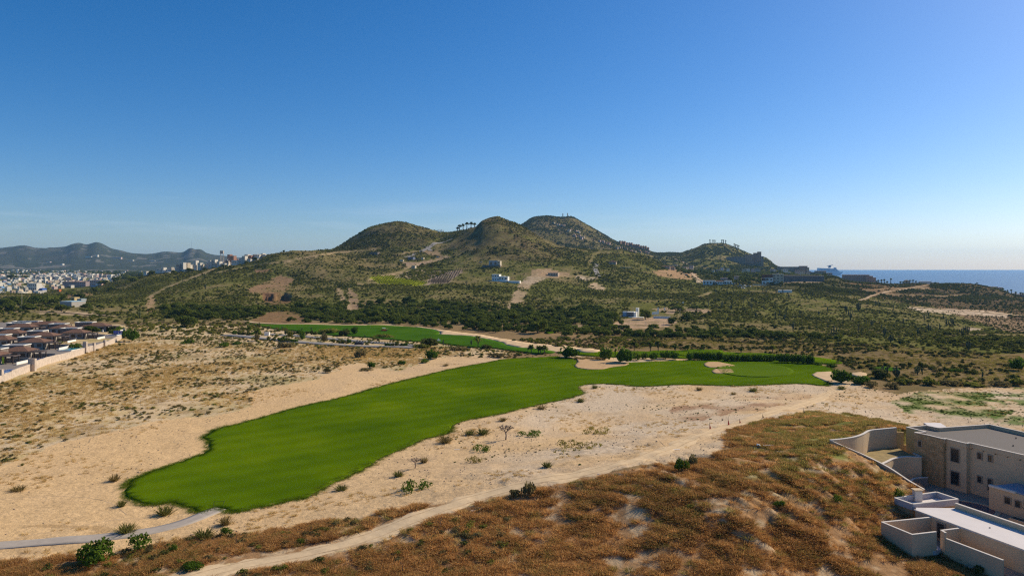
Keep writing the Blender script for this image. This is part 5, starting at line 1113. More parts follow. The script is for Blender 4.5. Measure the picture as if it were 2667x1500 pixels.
for i in range(9):
    t_ = (i + .5) / 9; x, y = 72.15 + (75.5 - 72.15) * t_, 111.95 + (104.7 - 111.95) * t_
    if i % 2 == 0: loc_(MB().tube([(x - .02, y - .01, 7.45), (x - .34, y - .16, 7.40)], .05, 6).build('roof_spout', METAL, H))

# pale terrace roofs behind
for k, (a, b, z_, lab) in enumerate((((74.6,126.5),(77.6,126.4),7.6,'small white roofed annex behind the left part of the villa'),((85.4,119.0),(96,113.5),7.6,'white roofed wing at the back of the villa by the right edge'))):
    t = thing('annex', lab, 'building', (a[0], a[1], .3)); poly = [(0, 0), (b[0] - a[0], b[1] - a[1]), (b[0] - a[0] + 1, b[1] - a[1] + 4), (1, 4)]
    MB().prism(poly, 0, z_ - .7).build('wall', STUC, t); MB().prism([(x * .99 + .03, y * .99 + .03) for x, y in poly], z_ - .69, z_ - .55).build('roof', WROOF, t)
# ochre garden walls
t = thing('garden_wall', 'tall ochre garden wall between the curved wall and the villa', 'wall', (67.3, 124.4, .3))
MB().obox((0, 0), (1.1, -.3), .3, 0, 6.8).build('wall', OCHRE, t); MB().obox((1.12, -.3), (1.7, -.45), .28, 0, 4.6).build('low_wall', OCHRE, t)
# curved retaining walls
def curved(name, label, pts, cap=COPE, w=.32, m=STUC):
    t = thing(name, label, 'wall', (pts[0][0], pts[0][1], pts[0][3])); q = np.array(pts, float); s = np.arange(len(q)); ss = np.linspace(0, len(q) - 1, (len(q) - 1) * 4 + 1)
    c = np.stack([pchip(s, q[:, k], ss) for k in range(4)], 1); mb = MB(); mc = MB()
    for a, b in zip(c[:-1], c[1:]):
        mb.obox((a[0] - q[0, 0], a[1] - q[0, 1]), (b[0] - q[0, 0], b[1] - q[0, 1]), w, a[3] - .4 - q[0, 3], a[2] - q[0, 3], b[3] - .4 - q[0, 3], b[2] - q[0, 3])
        mc.obox((a[0] - q[0, 0], a[1] - q[0, 1]), (b[0] - q[0, 0], b[1] - q[0, 1]), w + .1, a[2] - q[0, 3], a[2] + .09 - q[0, 3], b[2] - q[0, 3], b[2] + .09 - q[0, 3])
    mb.build('wall', m, t); mc.build('coping', cap, t); return t
curved('curved_wall', 'tall curved beige retaining wall between the weedy mound and the villa', [(51.7,115.4,7.8,6.2),(54.3,116.3,7.8,5.0),(56.6,117.5,7.8,4.0),(58.9,119.4,7.8,3.2),(61.7,122.3,7.8,3.0),(63.7,123.1,7.8,3.0),(67.2,124.3,7.8,3.0)])
curved('planter_wall', 'lower curved beige wall in front of the tall curved wall', [(58.2,111.9,4.9,.4),(60.2,113.9,4.75,.4),(62.4,115.9,4.7,.4),(65.0,116.9,4.7,.4),(67.1,116.6,4.7,.4),(67.4,119.2,4.7,.4)])
MB().prism([(58.2,112.1),(60.1,114.1),(62.3,116.1),(65,117.1),(67,116.8),(67.2,124.1),(63.7,122.9),(61.7,122.0),(58.9,119.1),(56.6,117.2),(54.5,115.9),(56.2,114)], .3, 4.45).build('planter_soil', mat('planter_earth', (0.30, 0.215, 0.09), .95, .3, 1.2))['kind'] = 'structure'
curved('retaining_wall', 'thin pale capped wall running down the mound towards the low tower', [(51.7,115.4,7.75,5.8),(54.2,114.6,6.7,5.0),(56.5,113.6,5.75,4.0),(58.6,110.6,4.75,.4),(60.2,107.4,3.5,.4),(61.2,105.4,2.9,.4)], w=.22)
curved('planter_wall', 'low grey wall at the corner of the ochre wall and the villa', [(62.6,112.2,1.9,.4),(65.2,114.5,1.9,.4),(67.2,114.9,1.9,.4)], w=.25, m=GREYC)
for nm, c, r0, r1, mt, z in (('pool', (66.0,104.5), 0, 3.6, POOLD, .46), ('pool_edge', (66.0,104.5), 3.6, 4.15, STUC, .52)):
    mb = MB(); n_ = 40
    for i in range(n_):
        a, b = math.radians(-60 + 250 * i / n_), math.radians(-60 + 250 * (i + 1) / n_); f = lambda t, r: (c[0] + math.cos(t) * r * 1.25, c[1] + math.sin(t) * r, z)
        if r0 == 0: mb.add([(*c, z), f(a, r1), f(b, r1)], [(0, 1, 2)])
        else:
            q = [f(a, r0), f(a, r1), f(b, r1), f(b, r0)]; mb.add(q + [(x, y, z - .3) for x, y, _ in q], [(0, 1, 2, 3), (1, 5, 6, 2), (4, 0, 3, 7)])
    mb.build(nm, mt)['kind'] = 'structure'
# low stone tower with hollow roof and chimney
T = thing('low_tower', 'low stone faced tower with a white hollow roof and a chimney, against the mound', 'building', (53.7, 99.6, .2)); o_ = (-53.7, -99.6, -.2)
tw = [(53.7,99.6),(54.7,97.0),(62.2,99.1),(61.1,102.2)]
def tl(o): o.location = o_; return o
tl(MB().prism(tw, -.2, 2.75).build('wall', STONE, T)); tl(MB().prism([(53.95,99.5),(54.85,97.25),(61.95,99.25),(60.95,102.0)], 2.76, 2.82).build('roof', WROOF, T))
mb = MB(); mc = MB()
for i in range(4):
    a, b = tw[i], tw[(i + 1) % 4]; mb.obox(a, b, .22 - .002 * i, 2.77, 3.55 - .002 * i); mc.obox(a, b, .30 - .002 * i, 3.55, 3.64 - .002 * i)
tl(mb.build('parapet', mat('inner_white', (.48, .43, .42), .85, .05, 1), T)); tl(mc.build('coping', COPE, T)); tl(MB().box(56.9,57.9,100.2,101.0,2.83,4.35).build('chimney', COPE, T)); tl(MB().box(56.75,58.05,100.1,101.1,4.35,4.5).build('chimney_cap', STUC, T))
# long white roof
W = thing('guest_house', 'long low building with a flat white roof running out of the photo at the right', 'building', (54.4, 95.8, 0)); o2 = (-54.4, -95.8, 0)
def wl_(o): o.location = o2; return o
Wp = [(54.4,95.8),(56.6,89.4),(59.3,82.3),(63.2,72.0),(68.6,74.0),(63.6,87.8),(60.3,96.6),(55.0,96.8)]
wl_(MB().prism(Wp, -.3, 3.08).build('wall', STUC, W)); wl_(MB().prism([(x + (59 - x) * .012, y + (88 - y) * .004) for x, y in Wp], 3.09, 3.2).build('roof', WROOF, W))
wl_(MB().obox((60.25,96.5),(68.5,74.0), .26, 3.1, 3.85).build('parapet', STUC, W)); wl_(MB().obox((60.25,96.5),(68.5,74.0), .34, 3.85, 3.93).build('coping', COPE, W))
wl_(MB().obox((54.35,95.9),(63.1,72.0), .16, 3.08, 3.26).build('roof_edge', COPE, W)); wl_(MB().tube([(60.0,89.2,3.2),(60.0,89.2,3.28)], .1, 8).build('roof_drain', METAL, W))
g_ = window_on(W, (54.4,95.8), (56.6,89.4), .50, .66, .75, 2.7, m=METAL, name='door'); wl_(g_)
# patio enclosures
def court(name, label, pts, ztop, zb, w=.2, zt2=None):
    b0 = pts[0]; t = thing(name, label, 'wall', (b0[0], b0[1], zb)); mb = MB(); mc = MB()
    for i, (a, b) in enumerate(zip(pts[:-1], pts[1:])):
        A = (a[0] - b0[0], a[1] - b0[1]); B = (b[0] - b0[0], b[1] - b0[1]); zt = ztop[i] if hasattr(ztop, '__len__') else ztop
        dx, dy = B[0] - A[0], B[1] - A[1]; l = math.hypot(dx, dy); e = w / 2 / l; A = (A[0] - dx * e, A[1] - dy * e); B = (B[0] + dx * e, B[1] + dy * e)
        mb.obox(A, B, w - .003 * i, -.4, zt - zb - .003 * i); mc.obox(A, B, w + .07 - .003 * i, zt - zb, zt - zb + .07 - .003 * i)
    mb.build('wall', STUC, t); mc.build('coping', COPE, t); return t
court('patio_wall', 'beige walled patio, the left of the two in front of the white roofed building', [(55.1,93.5),(47.8,91.7),(49.3,87.5),(52.7,88.4)], 3.0, .6)
court('patio_wall', 'long beige patio wall with a stepped top at the bottom right corner', [(56.8,89.7),(53.75,88.85),(53.75,88.1)], 3.0, .2)
court('patio_wall', 'lower beige wall running from the stepped corner to the bottom right', [(53.8,88.0),(56.35,81.6)], 2.3, -.2)
MB().prism([(52.6,88.2),(53.6,88.7),(54.3,93.2),(49,91.5),(49.6,88)], .2, .72).build('patio_floor', mat('patio_slab', (.42, .39, .38), .85, .1, 1))['kind'] = 'structure'
bush_w = foliage('wall_vine', [(0, 0, .4, .8, .35), (.9, -.5, .35, .6, .3)], 160, .11, BROWNB, 5, core=0); tag(put('creeper', bush_w, None, (57.0, 85.6, .1), -1.1, (1, 1, 1.5)), 'brown dry creeper on the wall of the white roofed building', 'plant')
# second house
S_ = thing('side_house', 'low beige house with a pale roof cut by the right edge of the photo', 'house', (70.1, 104.4, .3)); o3 = (-70.1, -104.4, -.3)
def sl_(o): o.location = o3; return o
sp_ = [(70.1,104.4),(75.2,93.6),(84,96.5),(79,107)]
sl_(MB().prism(sp_, 0, 3.75).build('wall', STUC, S_)); sl_(MB().prism([(70.4,104.2),(75.3,93.9),(83.7,96.6),(78.8,106.7)], 3.76, 3.86).build('roof', mat('blue_grey_roof', (.36, .36, .42), .8, .1, 1), S_))
sl_(MB().obox((70.1,104.3),(71.6,101.0), .5, 3.77, 4.05).build('roof_edge', COPE, S_)); sl_(MB().box(73.9,76.5,98.5,102,3.87,7.4).build('chimney', STUC, S_)); sl_(MB().box(73.8,76.6,98.4,102.1,7.4,7.5).build('coping', COPE, S_))
for (x0, y0, x1, y1) in ((2434,842,2476,890),(2514,868,2550,916)):
    u0, v0 = Z3(x0, y0); u1, v1 = Z3(x1, y1); p, q = (70.1,104.4),(75.2,93.6)
    def solve(u): r = (u - CX) / F; return (r * p[1] - p[0]) / ((q[0] - p[0]) - r * (q[1] - p[1]))
    t0, t1 = solve(u0), solve(u1); Y = p[1] + (q[1] - p[1]) * (t0 + t1) / 2; sl_(window_on(S_, p, q, t0, t1, CZ - (v1 - LV) / F * Y, CZ - (v0 - LV) / F * Y, fw=.1))
t = thing('planter', 'raised stone planter in front of the side house', 'planter', (70.3, 99.5, .4)); MB().prism([(0, 0), (1.6, -3.4), (.5, -3.8), (-1.1, -.5)], 0, .65).build('box', STUC, t); MB().prism([(-.1, -.2), (1.35, -3.3), (.55, -3.55), (-.85, -.55)], .652, .68).build('soil', mat('soil_dark', (.06, .045, .03)), t)
pl = thing('bare_sapling', 'small leafless sapling in the raised planter', 'tree', (70.6, 97.8, 1.05)); put('trunk', stem_mesh(111, 2.2, 0, .05), pl); put('branches', stem_mesh(112, 2.3, 9, .045), pl)
# debris
t = thing('lumber_heap', 'heap of pale poles and pipes dumped on the ground beside the lower wall', 'debris', (*(lambda q: (q[0], q[1]))(hit(2540, 1475)), 0.1)); r_ = random.Random(9)
for k in range(14):
    x, y, a, l = r_.uniform(-1.4, 1.4), r_.uniform(-.9, .9), r_.uniform(-.7, .1), r_.uniform(1.2, 3); MB().tube([(x, y, .05 + k * .02), (x + math.cos(a) * l, y + math.sin(a) * l, .1 + k * .02)], .035, 5).build('pole', mat('pale_timber', (.5, .42, .33)) if k == 0 else bpy.data.materials['pale_timber'], t)
p = hit(2605, 1480); plant('bush', BUSHD[0], (54.9, 83.6, 0), (.9, .9, .9), 'round dark bush behind the lower patio wall at the bottom right', 'bush')
# rocks where the mound has slid
rm = foliage('rock', [(0, 0, .2, .6, .4)], 0, .1, mat('grey_rock', (.42, .35, .29), .9, .3, 2), 3, core=1.0)
for q, (u, v, s) in enumerate([(1255,1322,.9),(1230,1330,.6),(1290,1318,.7),(1185,1370,.5),(1700,1265,.8),(1560,1235,.5),(2560,1380,.0)]):
    if s: plant('rock', rm, hit(u, v), (s * 1.5, s, s * .5), ['large pale rock outcrop on the track edge','pale rock left of the large outcrop','pale rock right of the large outcrop','small pale rock in the brush left of the outcrop','pale rock on the crest below the bright bush','small pale rock on the near side of the track'][q], 'rock')
# markers and litter by the track
RED = mat('red_plastic', (.55, .05, .03)); WH = mat('white_plastic', (.75, .74, .72))
for q, (u, v, h) in enumerate([(1896,1107,22),(1926,1102,12),(1848,1117,18),(2093,1078,16),(1880,1095,8),(1986,1088,10)]):
    p = hit(u, v); s = p[1] / F; t = thing('marker_stake', ['tallest red and dark marker stake beside the track','small red marker right of the tallest stake','leftmost red marker stake beside the track','dark red stake alone on the weedy edge of the mound','thin dark stake behind the red markers','small dark stake right of the red markers'][q], 'stake', p)
    MB().tube([(0, 0, -.1), (.04, 0, h * s)], .04, 5).build('stake', BARK, t); MB().add([(0, -.1, .05), (.35, .1, .05), (.3, -.05, .1), (.03, 0, h * s * .8)], [(0, 1, 3), (1, 2, 3), (0, 2, 1), (0, 3, 2)]).build('flag', RED if q in (0, 1, 2) else BARK, t)
p = hit(1988, 1163); t = thing('plastic_sheet', 'torn white plastic sheet lying on the green slope', 'litter', p)
for k, (x, y, l, a) in enumerate(((-.9, .3, .8, .5), (-.6, -.1, .9, 1.3), (0, 0, 1.2, .05), (.6, .1, 1.0, -.2), (-.5, .3, .5, 2.2))): MB().obox((x, y), (x + math.cos(a) * l, y + math.sin(a) * l), .22, .12 + k * .02, .2 + k * .03).build('sheet_fold', WH, t)
for q, (u, v, w, lab) in enumerate([(1760,1171,22,'thin pale board on the sand beside the track'),(1210-20,1171,14,'flat pale board in the middle of the sand'),(2050,1019+4,26,'dark plank lying below the putting green'),(1690,1160,26,'dark fallen branch on the sand by the track')]):
    p = hit(u, v); l = w * p[1] / F; tag(MB().obox((-l / 2, 0), (l / 2, .1), .18, .02, .07).build('board', WH if q < 2 else BARK, None, p), lab, 'debris')
t = thing('wooden_stake_pair', 'two posts joined by a rail on the end of the concrete path', 'barrier', hit(565, 1319)); MB().tube([(-.6, 0, 0), (-.6, .5, .7)], .03, 5).build('post', METAL, t); MB().tube([(.8, 0, 0), (.9, .6, .7)], .03, 5).build('post', METAL, t); MB().tube([(-.6, .45, .62), (.9, .55, .62)], .025, 5).build('rail', METAL, t)
# ------------------------------------------------------------------ walled villas on the left
WSTONE = mat('pale_wall_stone', (0.52, 0.42, 0.33), .92, .28, 2.2, .05, detail=4, stretch=(1, 1, .35))
GWALL = mat('grey_beige_render', (0.33, 0.29, 0.25), .9, .08, .6)
TILE = mat('terracotta_tiles', (0.16, 0.088, 0.064), .9, .3, 2.5, .04, c2=(0.25, 0.15, 0.11), spec=0)
DWOOD = mat('dark_pergola_wood', (0.045, 0.032, 0.028), .8, .2, 2)
WHITE = mat('white_render', (0.84, 0.79, 0.69), .85, .05, .5)
BSTONE = mat('brown_stone', (0.20, 0.155, 0.125), .9, .3, 1.5)
POOLB = mat('blue_pool_water', (0.012, 0.045, 0.20), .15, .2, .8, spec=.6)
POOLT = mat('teal_pool_water', (0.015, 0.17, 0.17), .15, .2, .8, spec=.6)
TERR = mat('terrace_slabs', (0.24, 0.20, 0.165), .9, .1, .5)
wall_px = [(-260,1110),(-100,1042),(0,998),(55,975),(90,962),(124,948),(179,934),(221,920),(241,915),(262,906),(283,899),(304,889),(322,878)]
wp_ = [hit(u, v) for u, v in wall_px]
base = wp_[0]; t = thing('stone_wall', 'long pale stone boundary wall stepping between the tiled villas and the dry field', 'wall', (base[0], base[1], 0))
hts = [2.6,2.6,2.5,2.6,2.7,2.5,2.4,2.5,2.3,2.3,2.2,2.2]
r_ = random.Random(3)
for i, (a, b) in enumerate(zip(wp_[:-1], wp_[1:])):
    n_ = max(2, int(math.hypot(b[0] - a[0], b[1] - a[1]) / 9))
    for k in range(n_):
        p = [a[j] + (b[j] - a[j]) * k / n_ - (base[j] if j < 2 else 0) for j in (0, 1)]; q = [a[j] + (b[j] - a[j]) * (k + 1) / n_ - (base[j] if j < 2 else 0) for j in (0, 1)]
        MB().obox(p, q, .45, -1.0, hts[i] + r_.uniform(-.15, .15)).build('wall_panel', WSTONE, t)
for u, v, w, h in [(3,996,9,4.2),(84,966,18,4.3),(222,920,9,4.8),(245,914,5,3.6),(273,903,6,3.4),(324,878,5,4.4)]:
    p = hit(u, v); s = w * p[1] / F; MB().box(-s / 2, s / 2, -.5, .5, -1, h).build('pillar', WSTONE, t, (p[0] - base[0], p[1] - base[1], 0))
MB().prism([(p[0] - .3, p[1]) for p in wp_] + [(-330, 470), (-420, 420), (-330, 150)], -.8, .10).build('resort_terrace', TERR)['kind'] = 'structure'
def hole(o): return o
def resort_villa(u, Y, w, d, label, tower=(-7, 5, 7, 5, 4.6), perg=True, rz=.1, h=3.1, roofh=1.5, flat=False):
    x = (u - CX) / F * Y; t = thing('tiled_villa', label, 'house', (x, Y, .1), rz)
    MB().box(-w / 2, w / 2, 0, d, 0, h).build('wall', GWALL, t)
    if not flat:
        MB().hip(-w / 2, w / 2, 0, d, h, roofh, .6).build('tile_roof', TILE, t)
        mb = MB()
        for k in range(int(w * 2.2)): xx = -w / 2 - .4 + k / 2.2; mb.tube([(xx, -.62, h + .03), (xx, -.3, h + .18)], .07, 4)
        mb.build('roof_tile_ends', TILE, t)['kind'] = 'stuff'
    else:
        MB().box(-w / 2 - .1, w / 2 + .1, -.1, d + .1, h, h + .35).build('coping', WHITE, t)
    if tower:
        tx, ty, tw, td, th = tower
        MB().box(tx, tx + tw, ty, ty + td, 0, th).build('stone_tower', BSTONE, t)
        mb = MB()
        for a, b in (((tx, ty), (tx + tw, ty)), ((tx + tw, ty), (tx + tw, ty + td)), ((tx + tw, ty + td), (tx, ty + td)), ((tx, ty + td), (tx, ty))): mb.obox(a, b, .5, th, th + .28)
        mb.build('white_coping', WHITE, t)
    for k in range(3):
        x0 = -w / 2 + w * (.12 + .3 * k); MB().box(x0, x0 + w * .18, -.06, .02, .1 if k == 1 else 1.0, 2.3).build('door' if k == 1 else 'window', DARKG, t)
    if perg:
        px = w / 2 + .6; mb = MB()
        for k in range(2):
            for j in range(3): MB().box(px + j * 2.4, px + j * 2.4 + .28, -1.5 + k * 3.6, -1.22 + k * 3.6, 0, 2.7).build('post', DWOOD, t)
        MB().box(px - .3, px + 5.4, -1.8, 2.7, 2.7, 2.9).build('pergola_roof', mat('pergola_top', (.16, .12, .11), .85, .2, 2) if 'pergola_top' not in MATS else MATS['pergola_top'], t)
        for k in range(12): MB().box(px - .3 + k * .48, px - .18 + k * .48, -1.95, 2.85, 2.9, 3.0).build('slat', DWOOD, t)
        MB().box(px - .2, px + 8, 3.2, 3.45, 0, 1.7).build('patio_wall', GWALL, t); MB().box(px + 7.75, px + 8, -4.5, 3.2, 0, 1.0).build('low_wall', WHITE, t)
    return t
RV = [(38,275,9.5,7,'nearest fully visible tiled villa, with the leftmost big pergola',(-8,6,8,5,4.6)),(82,308,10,7,'second tiled villa from the front, red hip roof above a stone tower',(-8.5,5,7,5,4.7)),(107,336,11,7,'third tiled villa from the front',(-9,5,7,5,4.8)),
      (190,352,10,7,'tiled villa in the middle of the row beside the wall, behind the planted patio',(-8.5,5,8,5,4.7)),(245,392,12.5,7,'farthest tiled villa at the wall end, next to the glazed terrace',(-11,2,9,5,4.8)),
      (100,402,22,8,'widest tiled roof at the back of the villa row',(-16,3,14,5,4.4)),(20,350,11,7,'tiled villa at the left edge behind the nearest one',(-8,5,8,5,4.7)),(-40,262,10,7,'tiled villa mostly cut by the left edge of the photo',(-7,6,9,5,4.6)),
      (48,385,13,7,'tiled villa at the back left under the widest roof',(-9,5,10,5,4.6)),(155,378,10,7,'tiled villa at the back between the widest roof and the stone tower',(-8,5,8,5,4.8)),(-10,318,10,7,'low tiled villa at the left edge of the second row',(-7,5,8,5,4.6))]
for u, Y, w, d, lab, tw in RV: resort_villa(u, Y, w, d, lab, tw)
for u, v, w, dd, mt, lab in [(15,970,42,14,POOLB,'deep blue pool nearest the camera inside the stone wall'),(108,938,30,14,POOLB,'deep blue pool in the corner between two walls'),(183,911,36,16,POOLT,'turquoise pool in the middle of the villa row'),(300,874,30,12,POOLB,'blue pool at the far end beside the wall')]:
    p = hit(u, v); s = w * p[1] / F / 2; t = thing('pool', lab, 'pool', (p[0], p[1], .1)); MB().box(-s, s, -4, 5, 0, .35).build('rim', WHITE, t); MB().box(-s + .3, s - .3, -3.7, 4.7, .351, .38).build('water', mt, t)
for u, v, w, h, lab in [(55,930,40,12,'planted green bed in front of the nearest tiled villa'),(46,928,20,18,'small palm like shrub by the nearest villa doors'),(195,905,44,13,'wide green planting in the patio beside the turquoise pool'),(182,878,34,9,'green roof garden of the middle villa'),(155,895,16,8,'green shrub beside the dark pergola'),(72,922,14,6,'little green shrub by the pergola posts'),(300,862,60,14,'dark green hedge trees behind the far pool')]:
    bush_at(u, v, w, h, BUSHV if 'hedge' not in lab else BUSHG, lab)
t = thing('umbrella', 'closed white parasol on the far villa terrace', 'umbrella', hit(268, 869)); MB().tube([(0, 0, 0), (0, 0, 2.6)], .05, 6).build('pole', METAL, t); MB().tube([(0, 0, 1.0), (0, 0, 1.4), (0, 0, 2.6)], [.35, .28, .04], 8).build('canopy', WHITE, t)
t = thing('glass_fence', 'blue glass fence panels on the end of the stone wall', 'fence', hit(309, 880)); BG = mat('blue_glass', (.06, .10, .42), .2, .1, 1)
for k in range(4): MB().box(-2.6 + k * 1.3, -1.45 + k * 1.3, -.05, .05, 2.2, 3.6).build('glass_panel', BG, t)
for u, v, lab in [(75,905,'yellow strip of wall beside the nearest pergola'),(28,945,'yellow edged doorway at the left edge of the villas')]:
    p = hit(u, v); tag(MB().box(-.35, .35, -.1, .1, 0, 2.6).build('yellow_panel', mat('yellow' + str(u), (.62, .66, .04)), None, (p[0], p[1] - 4, .2)), lab, 'panel')  # flat upright panel in one even yellow

# ------------------------------------------------------------------ houses on the slopes
def wcol(name, r, g, b): return MATS.get(name) or mat(name, (r, g, b), .88, .07, .3)
PW = wcol('town_white', .70, .64, .54); PC = wcol('town_cream', .62, .51, .36); PP = wcol('town_pink', .60, .42, .36); PB = wcol('town_blue', .22, .38, .58); PG = wcol('town_grey', .40, .36, .31); PT = wcol('town_terracotta', .42, .22, .15); PD = wcol('dark_concrete', .20, .17, .145); PTan = wcol('town_tan', .50, .38, .27)
WINM = MB().box(-.5, .5, -.06, .06, 0, 1).mesh('window', DARKG)
def block(name, label, cat, u0, u1, v0, v1, Y=None, depth=8, m=PW, rz=-0.3, win=(0, 0), group=None, coping=True, roofm=None, hip=0, dz=.0, side=0, parent=None, off=0):
    uc = (u0 + u1) / 2; y_ = Y or hit(uc, v1)[1]; w = (u1 - u0) * y_ / F / max(.5, math.cos(rz)); zb = CZ - (v1 - LV) / F * y_; h = (v1 - v0) * y_ / F; x = (uc - CX) / F * y_
    if parent is None: t = thing(name, label, cat, (x, y_ + off, zb), rz, group); ox = oy = oz = 0
    else: t = parent; ox, oy, oz = x - t.location.x, y_ + off - t.location.y, zb - t.location.z
    def bl(o): o.location = (ox, oy, oz); return o
    bl(MB().box(-w / 2, w / 2, 0, depth, -4, h).build('wall', m, t))
    if hip: bl(MB().hip(-w / 2, w / 2, 0, depth, h, hip, .5).build('tile_roof', roofm or TILE, t))
    elif coping: bl(MB().box(-w / 2 - .15, w / 2 + .15, -.15, depth + .15, h, h + .3).build('roof', roofm or m, t))
    nx, nz = win
    for i in range(nx):
        for j in range(nz):
            cw = w / nx; ch = h / nz; o = put('window', WINM, t, (ox - w / 2 + cw * (i + .5), oy, oz + ch * j + ch * .3), 0, (cw * .48, 1, ch * .42))
    return t
t = block('white_villa', 'white flat roofed villa alone on the middle of the slope with a long terrace wall', 'house', 1281, 1300, 715, 732, m=WHITE, win=(3, 2)); Yv = t.location.y
block('', '', '', 1300, 1312, 720, 732, Yv, 8, WHITE, win=(2, 1), parent=t); block('', '', '', 1313, 1324, 720.5, 731, Yv, 6, WHITE, parent=t, win=(1, 1)); block('', '', '', 1276, 1357, 731.5, 735, Yv, 5, WHITE, parent=t, off=-4)
t = block('unfinished_house', 'grey two storey house shell on the slope above the white villa', 'house', 1273, 1296, 679, 694, m=wcol('bare_block', .46, .44, .42), win=(2, 1)); Yv = t.location.y
block('', '', '', 1296, 1303, 680, 695, Yv, 7, PC, parent=t, win=(1, 2)); block('', '', '', 1258, 1304, 691, 696, Yv, 4, PD, parent=t, off=-3)
block('shed', 'small pale hut at the upper corner of the vineyard', 'shed', 1072, 1081, 692, 700, m=PC, win=(1, 1), depth=5)
block('unfinished_house', 'dark concrete house frame high on the left slope', 'house', 962, 984, 657, 664, m=PD, win=(4, 1)); 
t = block('house', 'dark blue grey house beside the pale hillside road', 'house', 1062, 1076, 670, 677, m=wcol('slate_blue', .16, .18, .26), win=(2, 1)); block('shed', 'small cream hut right of the blue grey house', 'shed', 1097, 1103, 671, 676, m=PC, depth=4); block('shed', 'pale rubble coloured hut left of the blue grey house', 'shed', 1041, 1050, 677, 681, m=PC, depth=4)
block('unfinished_house', 'tan earthen house frame beside the bare terrace', 'house', 1427, 1453, 711, 719, m=PTan, win=(4, 1))
t = block('house', 'low house with a tiled gable among dark trees right of the steep road', 'house', 1587, 1604, 682, 689, m=PTan, hip=2.0, win=(2, 1))
tag(MB().box(-8, 8, 0, 3, 0, .6).build('roof_strip', wcol('teal_roof', .2, .5, .42), None, (lambda p: (p[0], p[1], p[2] + 1))(hit(1629, 699))), 'thin pale green strip of roofing in the scrub right of the steep road', 'roof')  # thin green strip of roofing seen above the scrub
t = thing('gate_pillars', 'row of white gate pillars at the saddle between the two left hills', 'gate', at(1146, 1395))
for k in range(5): MB().box((k - 2) * 2.8, (k - 2) * 2.8 + 1.4, 0, 1.4, -1, 5 + k % 2).build('pillar', WHITE, t)
t = block('hacienda', 'long white hacienda with a tiled roof on the right of the slopes', 'house', 1832, 1862, 731, 742, m=WHITE, win=(4, 1)); Yv = t.location.y
block('', '', '', 1862, 1885, 733, 741, Yv, 8, WHITE, parent=t, hip=1.4, win=(4, 1)); block('', '', '', 1885, 1903, 731, 742, Yv, 7, WHITE, parent=t, win=(3, 1)); block('', '', '', 1903, 1912, 737, 743, Yv, 5, WHITE, parent=t)
block('pink_house', 'pink house partly hidden by palms behind the hacienda', 'house', 1878, 1904, 724, 731, m=PP, win=(4, 1), dz=2); block('pink_house', 'small pink house among the palms right of the hacienda', 'house', 1912, 1924, 720, 730, m=PP, win=(1, 2))
t = block('modern_house', 'white three storey house with a brown top floor on the right', 'house', 1986, 2012, 724, 741, m=WHITE, win=(3, 2)); Yv = t.location.y
block('', '', '', 1986, 2011, 716, 724, Yv, 8, wcol('brown_floor', .16, .07, .05), parent=t); block('', '', '', 2012, 2038, 714, 737, Yv, 8, PC, parent=t, win=(3, 3), off=2)
block('warehouse', 'long dark grey wall like building with pale roof clutter on the right', 'building', 2039, 2140, 718, 733, m=PD, depth=14, roofm=PC, Y=1080)
block('', '', '', 0, 1, 0, 1, 100) if False else None
block('shed', 'long white shed with a flat roof standing in the green scrub', 'shed', 2029, 2061, 756, 762, m=WHITE, depth=6); block('terrace_wall', 'low pale terrace wall in front of the modern house', 'wall', 1962, 2002, 741, 744, m=PC, depth=3)
for k, (u0, u1, v0, v1, lab) in enumerate([(1720,1744,694,699,'long low tiled building above the brown field'),(1743,1757,696,703,'short tiled building right of the long one above the brown field'),(1769,1776,698,702,'tiny grey hut beside the tiled buildings')]): block('farm_building', lab, 'building', u0, u1, v0, v1, m=PTan, hip=1.2, win=(3, 1))
# excavator arm and dirt patch edge
t = thing('excavator', 'dark excavator working on the brown field', 'vehicle', hit(1787, 718)); MB().box(-2, 2, -1.3, 1.3, .8, 2.6).build('body', PD, t); MB().box(-2.2, 2.2, -1.5, 1.5, 0, .8).build('tracks', METAL, t); MB().tube([(-1.5, 0, 2), (-5, 0, 4.5), (-8, 0, 3.8), (-9.5, 0, .8)], .35, 6).build('arm', METAL, t)
# parked cars
CARB = MB().add([(-2.1,-.85,.35),(2.1,-.85,.35),(2.1,.85,.35),(-2.1,.85,.35),(-2.15,-.85,.85),(2.15,-.85,.8),(2.15,.85,.8),(-2.15,.85,.85),(-1.5,-.7,1.42),(.7,-.7,1.42),(.7,.7,1.42),(-1.5,.7,1.42)],
   [(0,3,2,1),(0,1,5,4),(1,2,6,5),(2,3,7,6),(3,0,4,7),(4,5,9,8),(5,6,10,9),(6,7,11,10),(7,4,8,11),(8,9,10,11)])
CARW = MB().box(-1.4, .75, -.86, .86, .9, 1.3); WHL = MB()
for x in (-1.35, 1.35):
    for y in (-.8, .8): WHL.tube([(x, y - .1, .33), (x, y + .1, .33)], .33, 8)
cols = [('car_white', .7, .7, .7), ('car_silver', .45, .45, .46), ('car_dark', .05, .05, .06), ('car_blue', .05, .09, .22)]
def car(u, v, ci, label, group=None, rz=0.2, Y=None):
    p = hit(u, v) if Y is None else at(u, Y); t = thing('parked_car', label, 'car', p, rz, group); CARB.build('body', wcol(*cols[ci]), t); CARW.build('windows', DARKG, t); WHL.build('wheels', METAL, t); return t
for k, (u, v, ci) in enumerate([(1925,747,0),(1930,743.5,0),(1934,748,1),(1939,745,0),(1945,747,0),(1949,744,1),(1953,747.5,0),(1929,751,0),(1936,752,0)]): car(u, v, ci, 'small pale car in the parked cluster right of the hacienda', 'cars parked beside the hacienda', k * .3)
